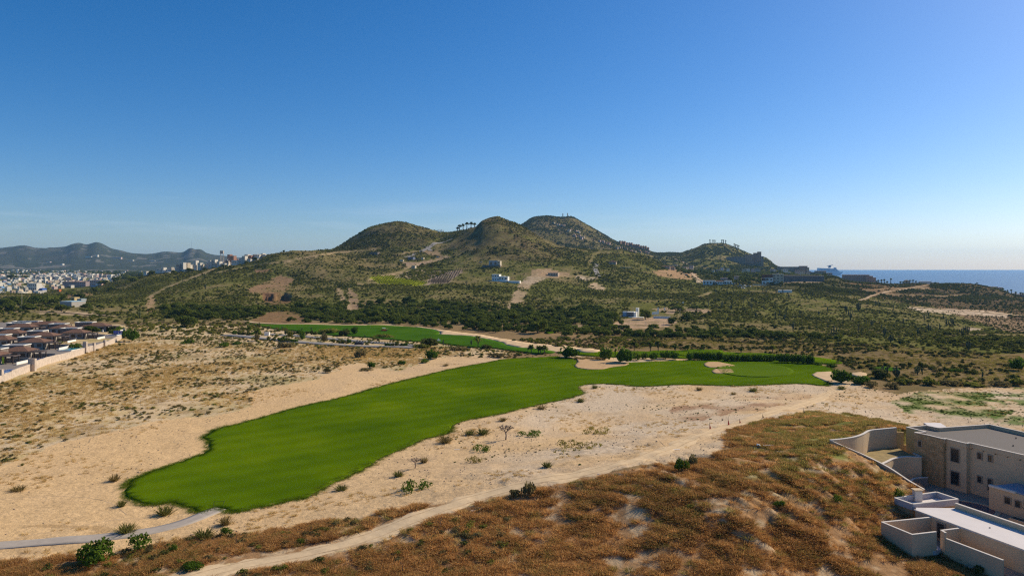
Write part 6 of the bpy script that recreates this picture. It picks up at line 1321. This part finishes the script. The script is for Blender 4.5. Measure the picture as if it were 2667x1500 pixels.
for u, v, ci, lab in [(1088,676,3,'blue car beside the pale hillside road'),(1139,671,0,'white car at the top of the hillside road'),(1252,684,1,'grey car on the pale track left of the house shell'),(1552,706,0,'white car on the steep pale road'),(935,899,2,'dark car on the resort road beside the bushes'),(1870,701,2,'dark excavated truck on the brown field')]: car(u, v, ci, lab)
t = thing('golf_cart', 'golf cart with a white canopy stopped on the striped fairway', 'golf cart', hit(1000, 863), .2)
MB().box(-1.5, 1.3, -.65, .65, .3, .95).build('body', RED, t); MB().box(-1.0, .9, -.65, .65, 1.85, 1.95).build('canopy', WH, t); WHL.build('wheels', METAL, t)
for x in (-.95, .85):
    for y in (-.6, .6): MB().tube([(x, y, .9), (x, y, 1.86)], .03, 4).build('canopy_post', METAL, t)
t = thing('golf_cart', 'yellow green cart right behind the white canopied one', 'golf cart', hit(1006, 862), .2); MB().box(-1.2, 1.2, -.6, .6, .35, 1.3).build('body', mat('lime_paint', (.42, .5, .08)), t); MB().tube([(-.8, -.6, .3), (-.8, .6, .3)], .3, 8).build('wheels', METAL, t); MB().tube([(1.2, 0, 1), (1.3, 0, 2.3)], .04, 4).build('pole', METAL, t)
t = thing('utility_box', 'white service box by the road bend at the palms', 'box', hit(696, 874)); MB().box(-1.2, 1.2, -.8, .8, 0, 1.9).build('box', WHITE, t); MB().box(-1.3, 1.3, -.9, .9, 1.9, 2.0).build('lid', PG, t)
t = thing('flag_pole', 'white flagstick object above the dark thicket', 'sign', hit(1143, 889)); MB().add([(-1.2, 0, .2), (1.0, 0, .3), (-.3, .2, 1.5), (-.4, 0, .9)], [(0, 1, 2), (0, 2, 3), (2, 1, 0), (3, 2, 0)]).build('panel', WH, t)
# chapel compound on the tan clearing
t = block('chapel', 'pale blue domed chapel building on the tan clearing', 'building', 1622, 1632, 813, 825, m=wcol('pale_blue_wall', .38, .46, .54), depth=6); Yv = t.location.y
block('', '', '', 1632, 1650, 813, 825, Yv, 6, PD, parent=t, roofm=WHITE); block('', '', '', 1650, 1657, 814, 825, Yv, 6, WHITE, parent=t); block('', '', '', 1636, 1675, 825.5, 829, Yv, 4, WHITE, parent=t, off=-4)
block('water_tank_tower', 'white box tower beside the chapel', 'tower', 1656, 1663, 803, 818, m=WHITE, depth=3, Y=Yv + 6)
tc_ = thing('tank_cylinder', 'small bright post lamp left of the chapel', 'lamp', hit(1617, 829)); MB().tube([(0, 0, 0), (0, 0, 1.4)], .08, 6).build('pole', METAL, tc_); MB().tube([(0, 0, 1.4), (0, 0, 1.8)], .3, 8).build('lamp_head', WHITE, tc_)
MB().box(-11, 0, 0, .3, -.5, .2)
block('white_wall', 'bright white straight wall right of the umbrella tree', 'wall', 1703, 1745, 823.5, 829.5, m=WHITE, depth=.4, coping=False)
block('white_wall', 'small white wall climbing behind the umbrella tree', 'wall', 1698, 1717, 812, 819, m=WHITE, depth=.4, rz=.5, coping=False)
for u, v0, v1, lab in [(1714,801,813,'tall white gate pillar behind the white wall'),(1731,801,808,'short white gate pillar up the track'),(1764,786,790,'left pale marker in the scrub above the clearing'),(1779,786,791,'right pale marker in the scrub above the clearing')]:
    p = hit(u, v1); h = (v1 - v0) * p[1] / F; tag(MB().box(-.5, .5, -.5, .5, -.5, h).build('pillar', WHITE, None, p), lab, 'pillar')
for u, v0, v1, lab, wid in [(1649,797,812,'utility pole with a crossarm behind the chapel',1),(1743,810,830,'grey pole at the right end of the white wall',0),(1771,803,823,'utility pole at the right of the clearing',1),(1597,832,844,'thin pole at the left of the clearing',0),(1638.5,834,848,'pale post on the lower edge of the clearing, left one',0),(1682.5,838,848,'pale post on the lower edge of the clearing, middle one',0),(1728,841,849,'short post on the lower edge of the clearing, right one',0),(1575,707,718,'thin pole beside the steep pale road',0),(585,668,700,'thin mast in front of the left ridge houses',0),(57,745,800,'tall slanting street pole in front of the town',0),(60,700,738,'thin lamp mast among the town houses',0)]:
    p = hit(u, v1); h = (v1 - v0) * p[1] / F; t = thing('pole', lab, 'pole', p); MB().tube([(0, 0, -.5), (0, 0, h)], .14, 6).build('shaft', PC, t)
    if wid: MB().box(-1.1, 1.1, -.08, .08, h - .5, h - .3).build('crossarm', PC, t)
for u, v, w, h, lab in [(1681,832,40,28,'wide umbrella shaped tree in the middle of the clearing'),(1618,847,26,16,'small tree at the lower left of the clearing'),(1590,836,50,32,'big dark tree left of the chapel'),(1790,836,42,30,'tall dark tree right of the clearing'),(1750,846,36,22,'olive tree at the right end of the clearing'),(1765,812,44,18,'dark tree above the white pillars'),(1815,806,46,14,'dark bushes above the pale strip right of the clearing'),(1700,858,44,22,'green tree hiding the lower edge of the clearing'),(1725,898,60,0,'')]:
    if h: p = hit(u, v); t = copy_tree(TP[int(u) % 3]); s = w * p[1] / F / 2; settle(t, p, s * h / w * 1.7, sx=w / h / 1.7 if h else 1); t['label'] = lab; del t['group']
# houses in the town
TM = []
def town_mesh(k, m):
    r = random.Random(k); mb = MB(); w, d, h = r.uniform(6, 10), r.uniform(6, 9), r.choice([3.2, 5.6, 6.0, 6.4]); mb.box(-w / 2, w / 2, 0, d, -4, h); mb.box(-w / 2 + r.uniform(0, 2), w / 2 - r.uniform(0, 3), 1, d, h, h + r.choice([.5, 1.2, 2.4])); mb.box(-w / 2 - .1, w / 2 + .1, -.1, .2, h, h + .6)
    n0 = len(mb.f)
    for i in range(2):
        for j in range(2 if h > 5 else 1): x = -w / 4 + i * w / 2; mb.box(x - .7, x + .7, -.08, .02, .8 + 2.8 * j, 2.2 + 2.8 * j)
    me = mb.mesh('town_house', m); me.materials.append(DARKG); mi = [0] * n0 + [1] * (len(mb.f) - n0); me.polygons.foreach_set('material_index', mi); return me
for k in range(16): TM.append(town_mesh(k, [PW, PW, PC, PW, PG, PW, PP, PB, PW, PC, PW, PTan, PW, PW, PC, PG][k]))
r_ = random.Random(12); tp = sample(P([(-300,712),(0,716),(60,722),(150,712),(230,716),(305,722),(300,732),(268,742),(240,750),(180,752),(118,756),(95,780),(60,792),(0,780),(-100,780)], 1000, 2600, False), 1100, 61)
keep = []; cell = set()
for p in tp[np.argsort(tp[:, 1])]:
    k = (int(p[0] / 8.5), int(p[1] / 12))
    if k in cell: continue
    cell.add(k); keep.append(p)
print('town', len(keep))
keep = sorted(keep, key=lambda p: p[1]); TH = []
for q, p in enumerate(keep):
    if q >= 280: break
    o = tag(put('town_house', TM[r_.randrange(16)], None, (p[0], p[1], p[2] - .3), r_.choice([-.3, -.45, -.6, -.4, 1.1]) + r_.uniform(-.08, .08), r_.uniform(.6, .95)), 'small pale flat roofed house packed into the town below the left hills', 'house', 'houses of the town')
    if q < 8: TH.append(o)
if len(keep) > 280: scatter('far_town_houses', TH, np.array(keep[280:]), rng.uniform(.8, 1.2, len(keep) - 280))
ft = sample(P([(-300,704),(320,708),(400,712),(310,718),(150,712),(0,716),(-300,712)], 1700, 4200, False), 240, 62); scatter('outskirt_houses', TH, ft, rng.uniform(.8, 1.3, len(ft)))
ftr = sample(P([(-300,704),(320,708),(400,712),(400,722),(310,724),(150,716),(0,720),(-300,716)], 1300, 4200, False), 900, 63); scatter('town_trees', crowns, ftr, rng.uniform(4, 8, len(ftr)))
ftr = sample(town * 1.0, 480, 64); scatter('street_trees', crowns, ftr, rng.uniform(2.5, 5, len(ftr)))
block('apartment_block', 'long terracotta topped apartment block at the right of the town', 'building', 155, 230, 734, 748, m=wcol('mauve_shade_wall', .36, .28, .27), depth=10, roofm=PT, win=(12, 2)); block('apartment_block', 'pink lit end of the terracotta apartments', 'building', 230, 266, 730, 745, m=PP, depth=10, roofm=PT, win=(6, 2))
block('town_hall', 'white block with a blue ground floor in front of the town', 'building', 70, 98, 738, 757, m=PW, depth=10, win=(4, 2)); block('shop', 'bright blue low building beside the white block', 'building', 94, 112, 751, 758, m=wcol('bright_blue', .04, .13, .45), depth=8); block('shed', 'small orange box at the right foot of the town', 'shed', 148, 155, 754, 760, m=wcol('orange', .60, .18, .06), depth=4)
block('walled_house', 'grey walled building with a pale blue rim below the town', 'building', 152, 190, 786, 800, m=PG, depth=14, roofm=wcol('pale_blue_rim', .35, .52, .60)); block('house', 'small yellow cube house behind the grey walled building', 'house', 183, 195, 775, 784, m=wcol('yellow_sand', .62, .46, .22), depth=6, win=(1, 1)); block('house', 'pale blue roofed hut right of the yellow cube house', 'house', 199, 213, 779, 787, m=PG, depth=6, roofm=wcol('pale_blue_rim', .35, .52, .60))
block('brick_wall', 'ochre brick ruin at the far left below the grove', 'wall', 12, 38, 798, 810, m=PTan, depth=2)
# houses on the left ridge
RH = [(406,444,707,717,PW,(9,1),'white single storey terraced building at the left foot of the ridge'),(418,428,695,707,PW,(2,2),'white stepped house above the long terraced building'),(400,420,698,706,PG,(3,1),'grey house left of the white stepped one'),(371,384,706,711,PW,(2,1),'low white house at the far left of the ridge'),(430,438,700,707,PW,(1,1),'small white house right of the stepped one'),
 (456,470,685,702,PG,(2,2),'grey gabled house on the ridge beside the dark tree'),(466,480,680,700,PW,(3,3),'white terraced block with many balconies, left one'),(475,486,700,709,PW,(2,1),'small white house under the left balcony block'),(491,502,702,708,PC,(2,1),'cream house below the balcony blocks'),(481,490,683,692,PC,(2,1),'cream house right of the left balcony block'),
 (502,512,674,698,PW,(2,4),'tall white stepped tower block, left one of two'),(512,524,680,702,PW,(3,4),'tall white stepped block, right one of two'),(524,530,686,703,PC,(1,2),'narrow cream block at the end of the stepped pair'),(538,550,674,694,PD,(2,3),'dark house with a roof frame on the ridge'),(550,562,672,692,PW,(3,4),'sloping white terraces block in the middle of the ridge'),(562,574,678,694,PW,(3,3),'lower half of the sloping white terraces'),
 (574,588,684,694,PW,(3,1),'white house below the water tower'),(598,620,676,687,PW,(3,1),'wide white two storey house on the middle of the ridge'),(594,612,664,676,PT,(3,2),'brick red house above the wide white one'),(590,600,662,668,PT,(2,1),'small brick red house beside the water tower'),(620,630,668,684,PG,(2,3),'grey house right of the brick red one'),(628,640,663,682,PD,(2,3),'dark tall house on the ridge'),(640,655,672,684,PG,(3,2),'light grey house near the right group'),
 (655,674,673,681,PG,(2,1),'plain blue grey box house at the right end of the group'),(634,648,661,670,PW,(3,1),'white roofed row above the dark house'),(646,656,664,672,PT,(2,1),'red house behind the grey ones'),(660,668,664,669,PW,(2,1),'little white house on the skyline, first'),(670,680,663,668,PC,(2,1),'cream house on the skyline with a yellow side'),(682,693,662,667,PW,(3,1),'white house on the skyline, second'),(695,703,661,667,PP,(2,1),'pink house on the skyline'),(704,712,661,667,PW,(2,1),'white house on the skyline, third'),(714,738,658,664,PG,(5,1),'long grey house at the right end of the skyline row'),(726,738,656,660,PD,(2,1),'dark roof on top of the long grey house')]
for u0, u1, v0, v1, m_, w_, lab in RH: block('ridge_house', lab, 'house', u0 + .12 * (u1 - u0), u1 - .12 * (u1 - u0), v0 + .22 * (v1 - v0), v1, Y=1085 + (8 * (717 - v1)) / 10, m=PW if m_ in (PG, PD) and len(lab) % 3 else m_, win=w_, depth=6, rz=-.42)
rr = random.Random(5)
for k in range(80):
    u = 430 + rr.random() * 250; vb = float(np.interp(u, [440, 528, 622, 690], [705, 696, 680, 666])) + rr.uniform(-3, 2); s = rr.uniform(5, 10)
    block('ridge_house', 'small pale house crowded between the bigger houses of the left ridge', 'house', u, u + s, vb - rr.uniform(5, 9), vb, Y=1120 + rr.uniform(0, 60), m=rr.choice([PW, PW, PC, PG, PP, PW]), win=(2, 1), depth=7, group='small houses of the left ridge')
t = thing('water_tower', 'water tower rising above the left ridge houses', 'tower', at(578, 1150))
zt = CZ + (LV - 653) / F * 1150 - t.location.z; MB().box(-2.6, 2.6, -2, 2, zt - 5, zt).build('tank', PG, t)
for x in (-2.2, 1.8):
    for y in (-1.6, 1.4): MB().box(x, x + .5, y, y + .5, -1, zt - 5).build('leg', PG, t)
for q, (u, v, w) in enumerate([(496,700,14),(497,690,14),(458,715,16),(400,718,20),(505,706,10),(590,690,14),(585,680,12),(645,684,12),(630,686,10),(668,686,14),(536,702,10),(560,700,10),(700,668,6),(742,664,8)]):
    t = copy_tree(TP[q % 3]); settle(t, (lambda p: (p[0], p[1] - 6, p[2]))(at(u, 1080)), w * 1080 / F / 1.7); t['label'] = 'dark tree growing between the houses of the left ridge'; t['group'] = 'trees of the left ridge'
# far right: hotels, shore buildings, ship
HT = wcol('hotel_terracotta', .46, .28, .19); HG = wcol('hotel_shade', .32, .25, .20)
YH = hit(1940, 688)[1] - 15
t = block('hill_hotel', 'large terracotta hotel stepped down the side of the right hill', 'hotel', 1942, 1962, 664, 682, Y=YH, m=HT, depth=25, win=(4, 5)); 
for u0, u1, v0, v1, m_, wn in ((1895,1942,669,688,HG,(12,4)),(1962,1972,659,680,HT,(3,4)),(1972,1981,656,676,HT,(2,5)),(1905,1985,680,690,HG,(16,2)),(1981,1986,668,686,HG,(1,2))): block('', '', '', u0, u1, v0, v1, YH, 20, m_, parent=t, win=wn, off=-u0 % 7)
for k in range(13):
    u = 1612 + k * 6.1; v = float(np.interp(u, [1612, 1645, 1690], [633, 641, 651])); block('crest_apartment', 'terracotta apartment block in the row along the crest right of the big hill', 'building', u, u + 4.6, v - (5 + k % 3), v + 4, Y=hit(u, v + 3)[1], m=HT, depth=14, win=(2, 1), group='apartment blocks along the crest', hip=2)
for k in range(20):
    u = 1600 + rr.random() * 90; v = float(np.interp(u, [1600, 1690], [646, 660])) + rr.uniform(-3, 4); block('slope_house', 'terracotta house on the slope below the crest apartments', 'house', u, u + rr.uniform(4, 8), v - 3.8, v, Y=hit(u, v)[1], m=rr.choice([HT, PTan, HG]), depth=10, group='houses below the crest apartments', win=(2, 1))
for k in range(34):
    a = rr.random(); cu, cv, sl_ = ((1432, 583, .16), (1474, 600, .22), (1492, 616, .16), (1548, 626, .3))[k % 4]; u = cu + a * 36; v = cv + a * 36 * sl_ + rr.uniform(-3, 3); block('cliff_villa', 'pale stone villa on the terraces of the big far hill', 'house', u, u + rr.uniform(4, 9), v - rr.uniform(2.5, 4), v, Y=hit(u, v)[1], m=rr.choice([PTan, PC, PP, HT]), depth=8, group='villas on the terraces of the far hill', win=(2, 1), off=-3)
t = block('hilltop_mansion', 'pale mansion on top of the small right hill', 'house', 1855, 1878, 633.5, 638, Y=2590, m=PC, depth=14, win=(5, 1))
for k, u in enumerate([1849,1857,1862,1880,1884,1890,1912,1916,1920,1924]):
    cp = crest(u, 2400, 2750); palm(cp, 15, 4.5, 'tiny palm on the skyline of the small right hill', 2300 + k, 'palms on the small right hill', n=16)
t = block('shore_hotel', 'long terracotta shore hotel with a stepped right end', 'hotel', 2200, 2255, 716, 733, Y=1560, m=wcol('shore_shade', .36, .26, .20), depth=20, roofm=HT, win=(14, 3))
for u0, u1, v0 in ((2255,2263,716),(2263,2271,719),(2271,2278,723)): block('', '', '', u0, u1, v0, 734, 1555, 18, HT, parent=t, win=(2, 3))
t = block('shore_hotel', 'terracotta hotel on the shore left of the cruise ship', 'hotel', 2083, 2102, 693, 713, Y=1900, m=HT, depth=20, win=(5, 4)); block('', '', '', 2027, 2083, 695, 712, 1910, 15, HG, parent=t, win=(16, 3)); block('', '', '', 2102, 2108, 697, 713, 1895, 15, PTan, parent=t, win=(2, 3))
t = block('shore_hotel', 'pale terracotta hotel directly below the cruise ship', 'hotel', 2125, 2150, 706, 719, Y=1400, m=PTan, depth=15, roofm=HT, win=(7, 2)); block('', '', '', 2150, 2167, 711, 721, 1395, 12, PTan, parent=t, win=(4, 2)); block('', '', '', 2111, 2125, 709, 718, 1405, 10, HG, parent=t, win=(3, 2))
t = block('beach_club', 'white low building on the shore behind the ridge', 'building', 2398, 2424, 733, 742, Y=1330, m=PW, depth=10, win=(0, 0)); block('', '', '', 2424, 2441, 736, 742, 1330, 9, PC, parent=t); block('', '', '', 2380, 2398, 737, 742, 1330, 9, PG, parent=t)
t = block('palapa', 'thatched brown shelter on the shore among palms', 'building', 2357, 2368, 731, 737, Y=1330, m=PG, depth=8, hip=1.5, roofm=BARK); 
for u0, u1, v0, v1, lab in ((2568,2596,747,757,'tan shore house on the right end of the ridge'),(2596,2611,749,758,'cream shore house beside the tan one'),(2622,2645,764,772,'tan shore house at the right edge, upper'),(2645,2668,766,777,'pinkish shore house at the very right edge')): block('shore_house', lab, 'house', u0, u1, v0, v1, Y=1290, m=PTan, depth=9, win=(4, 1), roofm=PTan)
for k in range(46):
    u = 1700 + rr.random() * 420; v = float(np.interp(u, [1700, 1900, 2000, 2120], [700, 706, 712, 716])) + rr.uniform(-8, 5); p = at(u, 1500 + rr.random() * 300)
    block('valley_house', 'small house half hidden by trees in the valley on the right', 'house', u, u + rr.uniform(5, 12), v - rr.uniform(3, 5), v, Y=p[1], m=rr.choice([PW, PC, PTan, PG, PP]), depth=8, group='houses of the right hand valley', win=(2, 1))
fv = sample(P([(1690,690),(1850,690),(2110,705),(2150,722),(2000,742),(1850,728),(1760,712)], 950, 2300, False), 520, 66); scatter('valley_trees', crowns, fv, rng.uniform(3, 6.5, len(fv)))
for q, (u, v, w) in enumerate([(1818,712,24),(1835,716,20),(1870,722,26),(1895,722,30),(1915,740,16),(1925,738,14),(1936,736,18),(1950,740,16),(1842,724,18),(2010,742,16),(2035,742,14)]):
    p = hit(u, v); t = copy_tree(TP[q % 3]); settle(t, p, w * p[1] / F / 1.9); t['label'] = 'dark tree around the hacienda and the modern house'; t['group'] = 'trees around the hacienda'
for q, (u, v, h) in enumerate([(1918,742,16),(1926,741,18),(1934,741,14),(1943,741,17)]):
    p = hit(u, v); palm(p, h * p[1] / F, 3.2, 'ragged palm right of the hacienda', 2500 + q, 'palms right of the hacienda', n=22)
SHIPW = wcol('ship_white', .62, .66, .72); SHIPB = wcol('ship_blue', .10, .16, .30)
Y = 5000.; xs = (2158 - CX) / F * Y; t = thing('cruise_ship', 'hazy white cruise ship with a winged funnel lying off the shore', 'ship', (xs, Y, SEA_Z)); k_ = Y / F
hull = [(-8, 0), (30, 0), (36, 13), (-8, 13)]
def pl_(poly, y0, y1):
    n = len(poly); return MB().add([(a * k_, y0, b * k_) for a, b in poly] + [(a * k_, y1, b * k_) for a, b in poly], [tuple(range(n)), tuple(range(2 * n - 1, n - 1, -1))] + [(i, i + n, (i + 1) % n + n, (i + 1) % n) for i in range(n)])
pl_([(-30, 0), (28, 0), (35, 9), (-30, 9)], -15, 15).build('hull', SHIPW, t); pl_([(-28, 9), (27, 9), (23, 13), (18, 17), (-28, 19)], -13, 13).build('superstructure', SHIPW, t); pl_([(-1, 19), (4, 19), (7, 26.5), (1, 25)], -5, 5).build('funnel', SHIPB, t); pl_([(-3, 24), (10, 26), (10, 27), (-3, 25)], -8, 8).build('funnel_wing', SHIPB, t); pl_([(14, 17), (20, 16.5), (19, 20), (14, 20.5)], -8, 8).build('bridge', SHIPW, t)
for j in range(4): pl_([(-26, 10.2 + j * 2), (22 - j, 10.2 + j * 2), (22 - j, 10.9 + j * 2), (-26, 10.9 + j * 2)], -13.6, -13.05).build('deck_windows', SHIPB, t)
# masts and far marks
for u, v0, v1, Y, lab in ((499,630,648,6960,'radio mast on the pointed summit of the left mountains'),(1466,556,566,2700,'small tower on the summit of the big far hill'),(1478,555,567,2710,'thin mast right of the summit tower')):
    z1 = CZ + (LV - v0) / F * Y; x = (u - CX) / F * Y; z0 = float(gz(x, Y)) - 5; t = thing('mast', lab, 'mast', (x, Y, z0)); MB().tube([(0, 0, 0), (0, 0, z1 - z0)], [2.5 if 'tower' in lab else .9, 1.5 if 'tower' in lab else .5], 6).build('shaft', PG, t)
for k, (u, v, w, h) in enumerate([(230,671,14,3),(252,669,4,5),(300,673,30,3),(340,679,12,1.6),(395,681,16,1.6),(125,684,10,2),(160,691,6,4)]):
    p = hit(u, v, 4000)
    if p: tag(MB().box(-w * p[1] / F / 2, w * p[1] / F / 2, 0, 20, -20, h * p[1] / F).build('far_building', [PW, PW, PP][k % 3], None, p), 'pale distant building at the foot of the left mountains', 'building', 'distant buildings under the mountains')
# vineyard plots: rows of low plants and rows of stakes
def rows(poly, y0, y1, n, seed, **k): return sample(P(poly, y0, y1, False), n, seed)
vp = rows([(960,722),(1010,718),(1075,730),(1115,738),(1080,745),(985,738)], 600, 1400, 900, 71); vp[:, 0] = np.round(vp[:, 0] / 3.2) * 3.2
vo = [tag(put('vine', foliage('vine', bush_lumps(140 + i, .6), 120, .14, leaf_mat('vine_leaves' + str(i), (0.16, 0.20, 0.01), (0.42, 0.44, 0.03), trans=.5), 140 + i, core=.5), None, at(1000 + 50 * i, 850), .2, .9), 'bright yellow green vine in the lit lower vineyard plot', 'vine', 'vines of the lit plot') for i in (0, 1)]
scatter('vine_rows', vo, np.stack([vp[:, 0], vp[:, 1], gz(vp[:, 0], vp[:, 1])], 1), rng.uniform(1.0, 1.6, len(vp)))
vp = rows([(1030,722),(1080,702),(1180,704),(1130,726),(1080,733)], 600, 1400, 420, 72); vp[:, 1] = np.round(vp[:, 1] / 7) * 7; scatter('orchard_rows', SHR, np.stack([vp[:, 0], vp[:, 1], gz(vp[:, 0], vp[:, 1])], 1), rng.uniform(1.3, 2.2, len(vp)))
so = tag(put('vine_stake', MB().box(-.18, .18, -.12, .12, -.2, 2.4).mesh('vine_stake', BARK), None, at(1150, 880)), 'wooden stake in the bare tan vineyard plot', 'stake', 'stakes of the bare plot')
vp = rows([(1110,738),(1130,727),(1190,702),(1212,702),(1165,738),(1140,742)], 600, 1400, 800, 73); vp[:, 0] = np.round(vp[:, 0] / 3.0) * 3.0; scatter('vine_stakes', [so], np.stack([vp[:, 0], vp[:, 1], gz(vp[:, 0], vp[:, 1])], 1), np.ones(len(vp)))
# ------------------------------------------------------------------ air
m = bpy.data.materials.new('haze_air'); m.use_nodes = True; n = m.node_tree; n.nodes.clear()
v = n.nodes.new('ShaderNodeVolumePrincipled'); v.inputs['Color'].default_value = (0.36, 0.66, 1.0, 1); v.inputs['Density'].default_value = 4.2e-5; v.inputs['Anisotropy'].default_value = 0.2
o_ = n.nodes.new('ShaderNodeOutputMaterial'); n.links.new(v.outputs[0], o_.inputs['Volume'])
hz = MB().box(-13400, 13400, -300, 13000, -60, 330).build('haze', m); hz['kind'] = 'stuff'
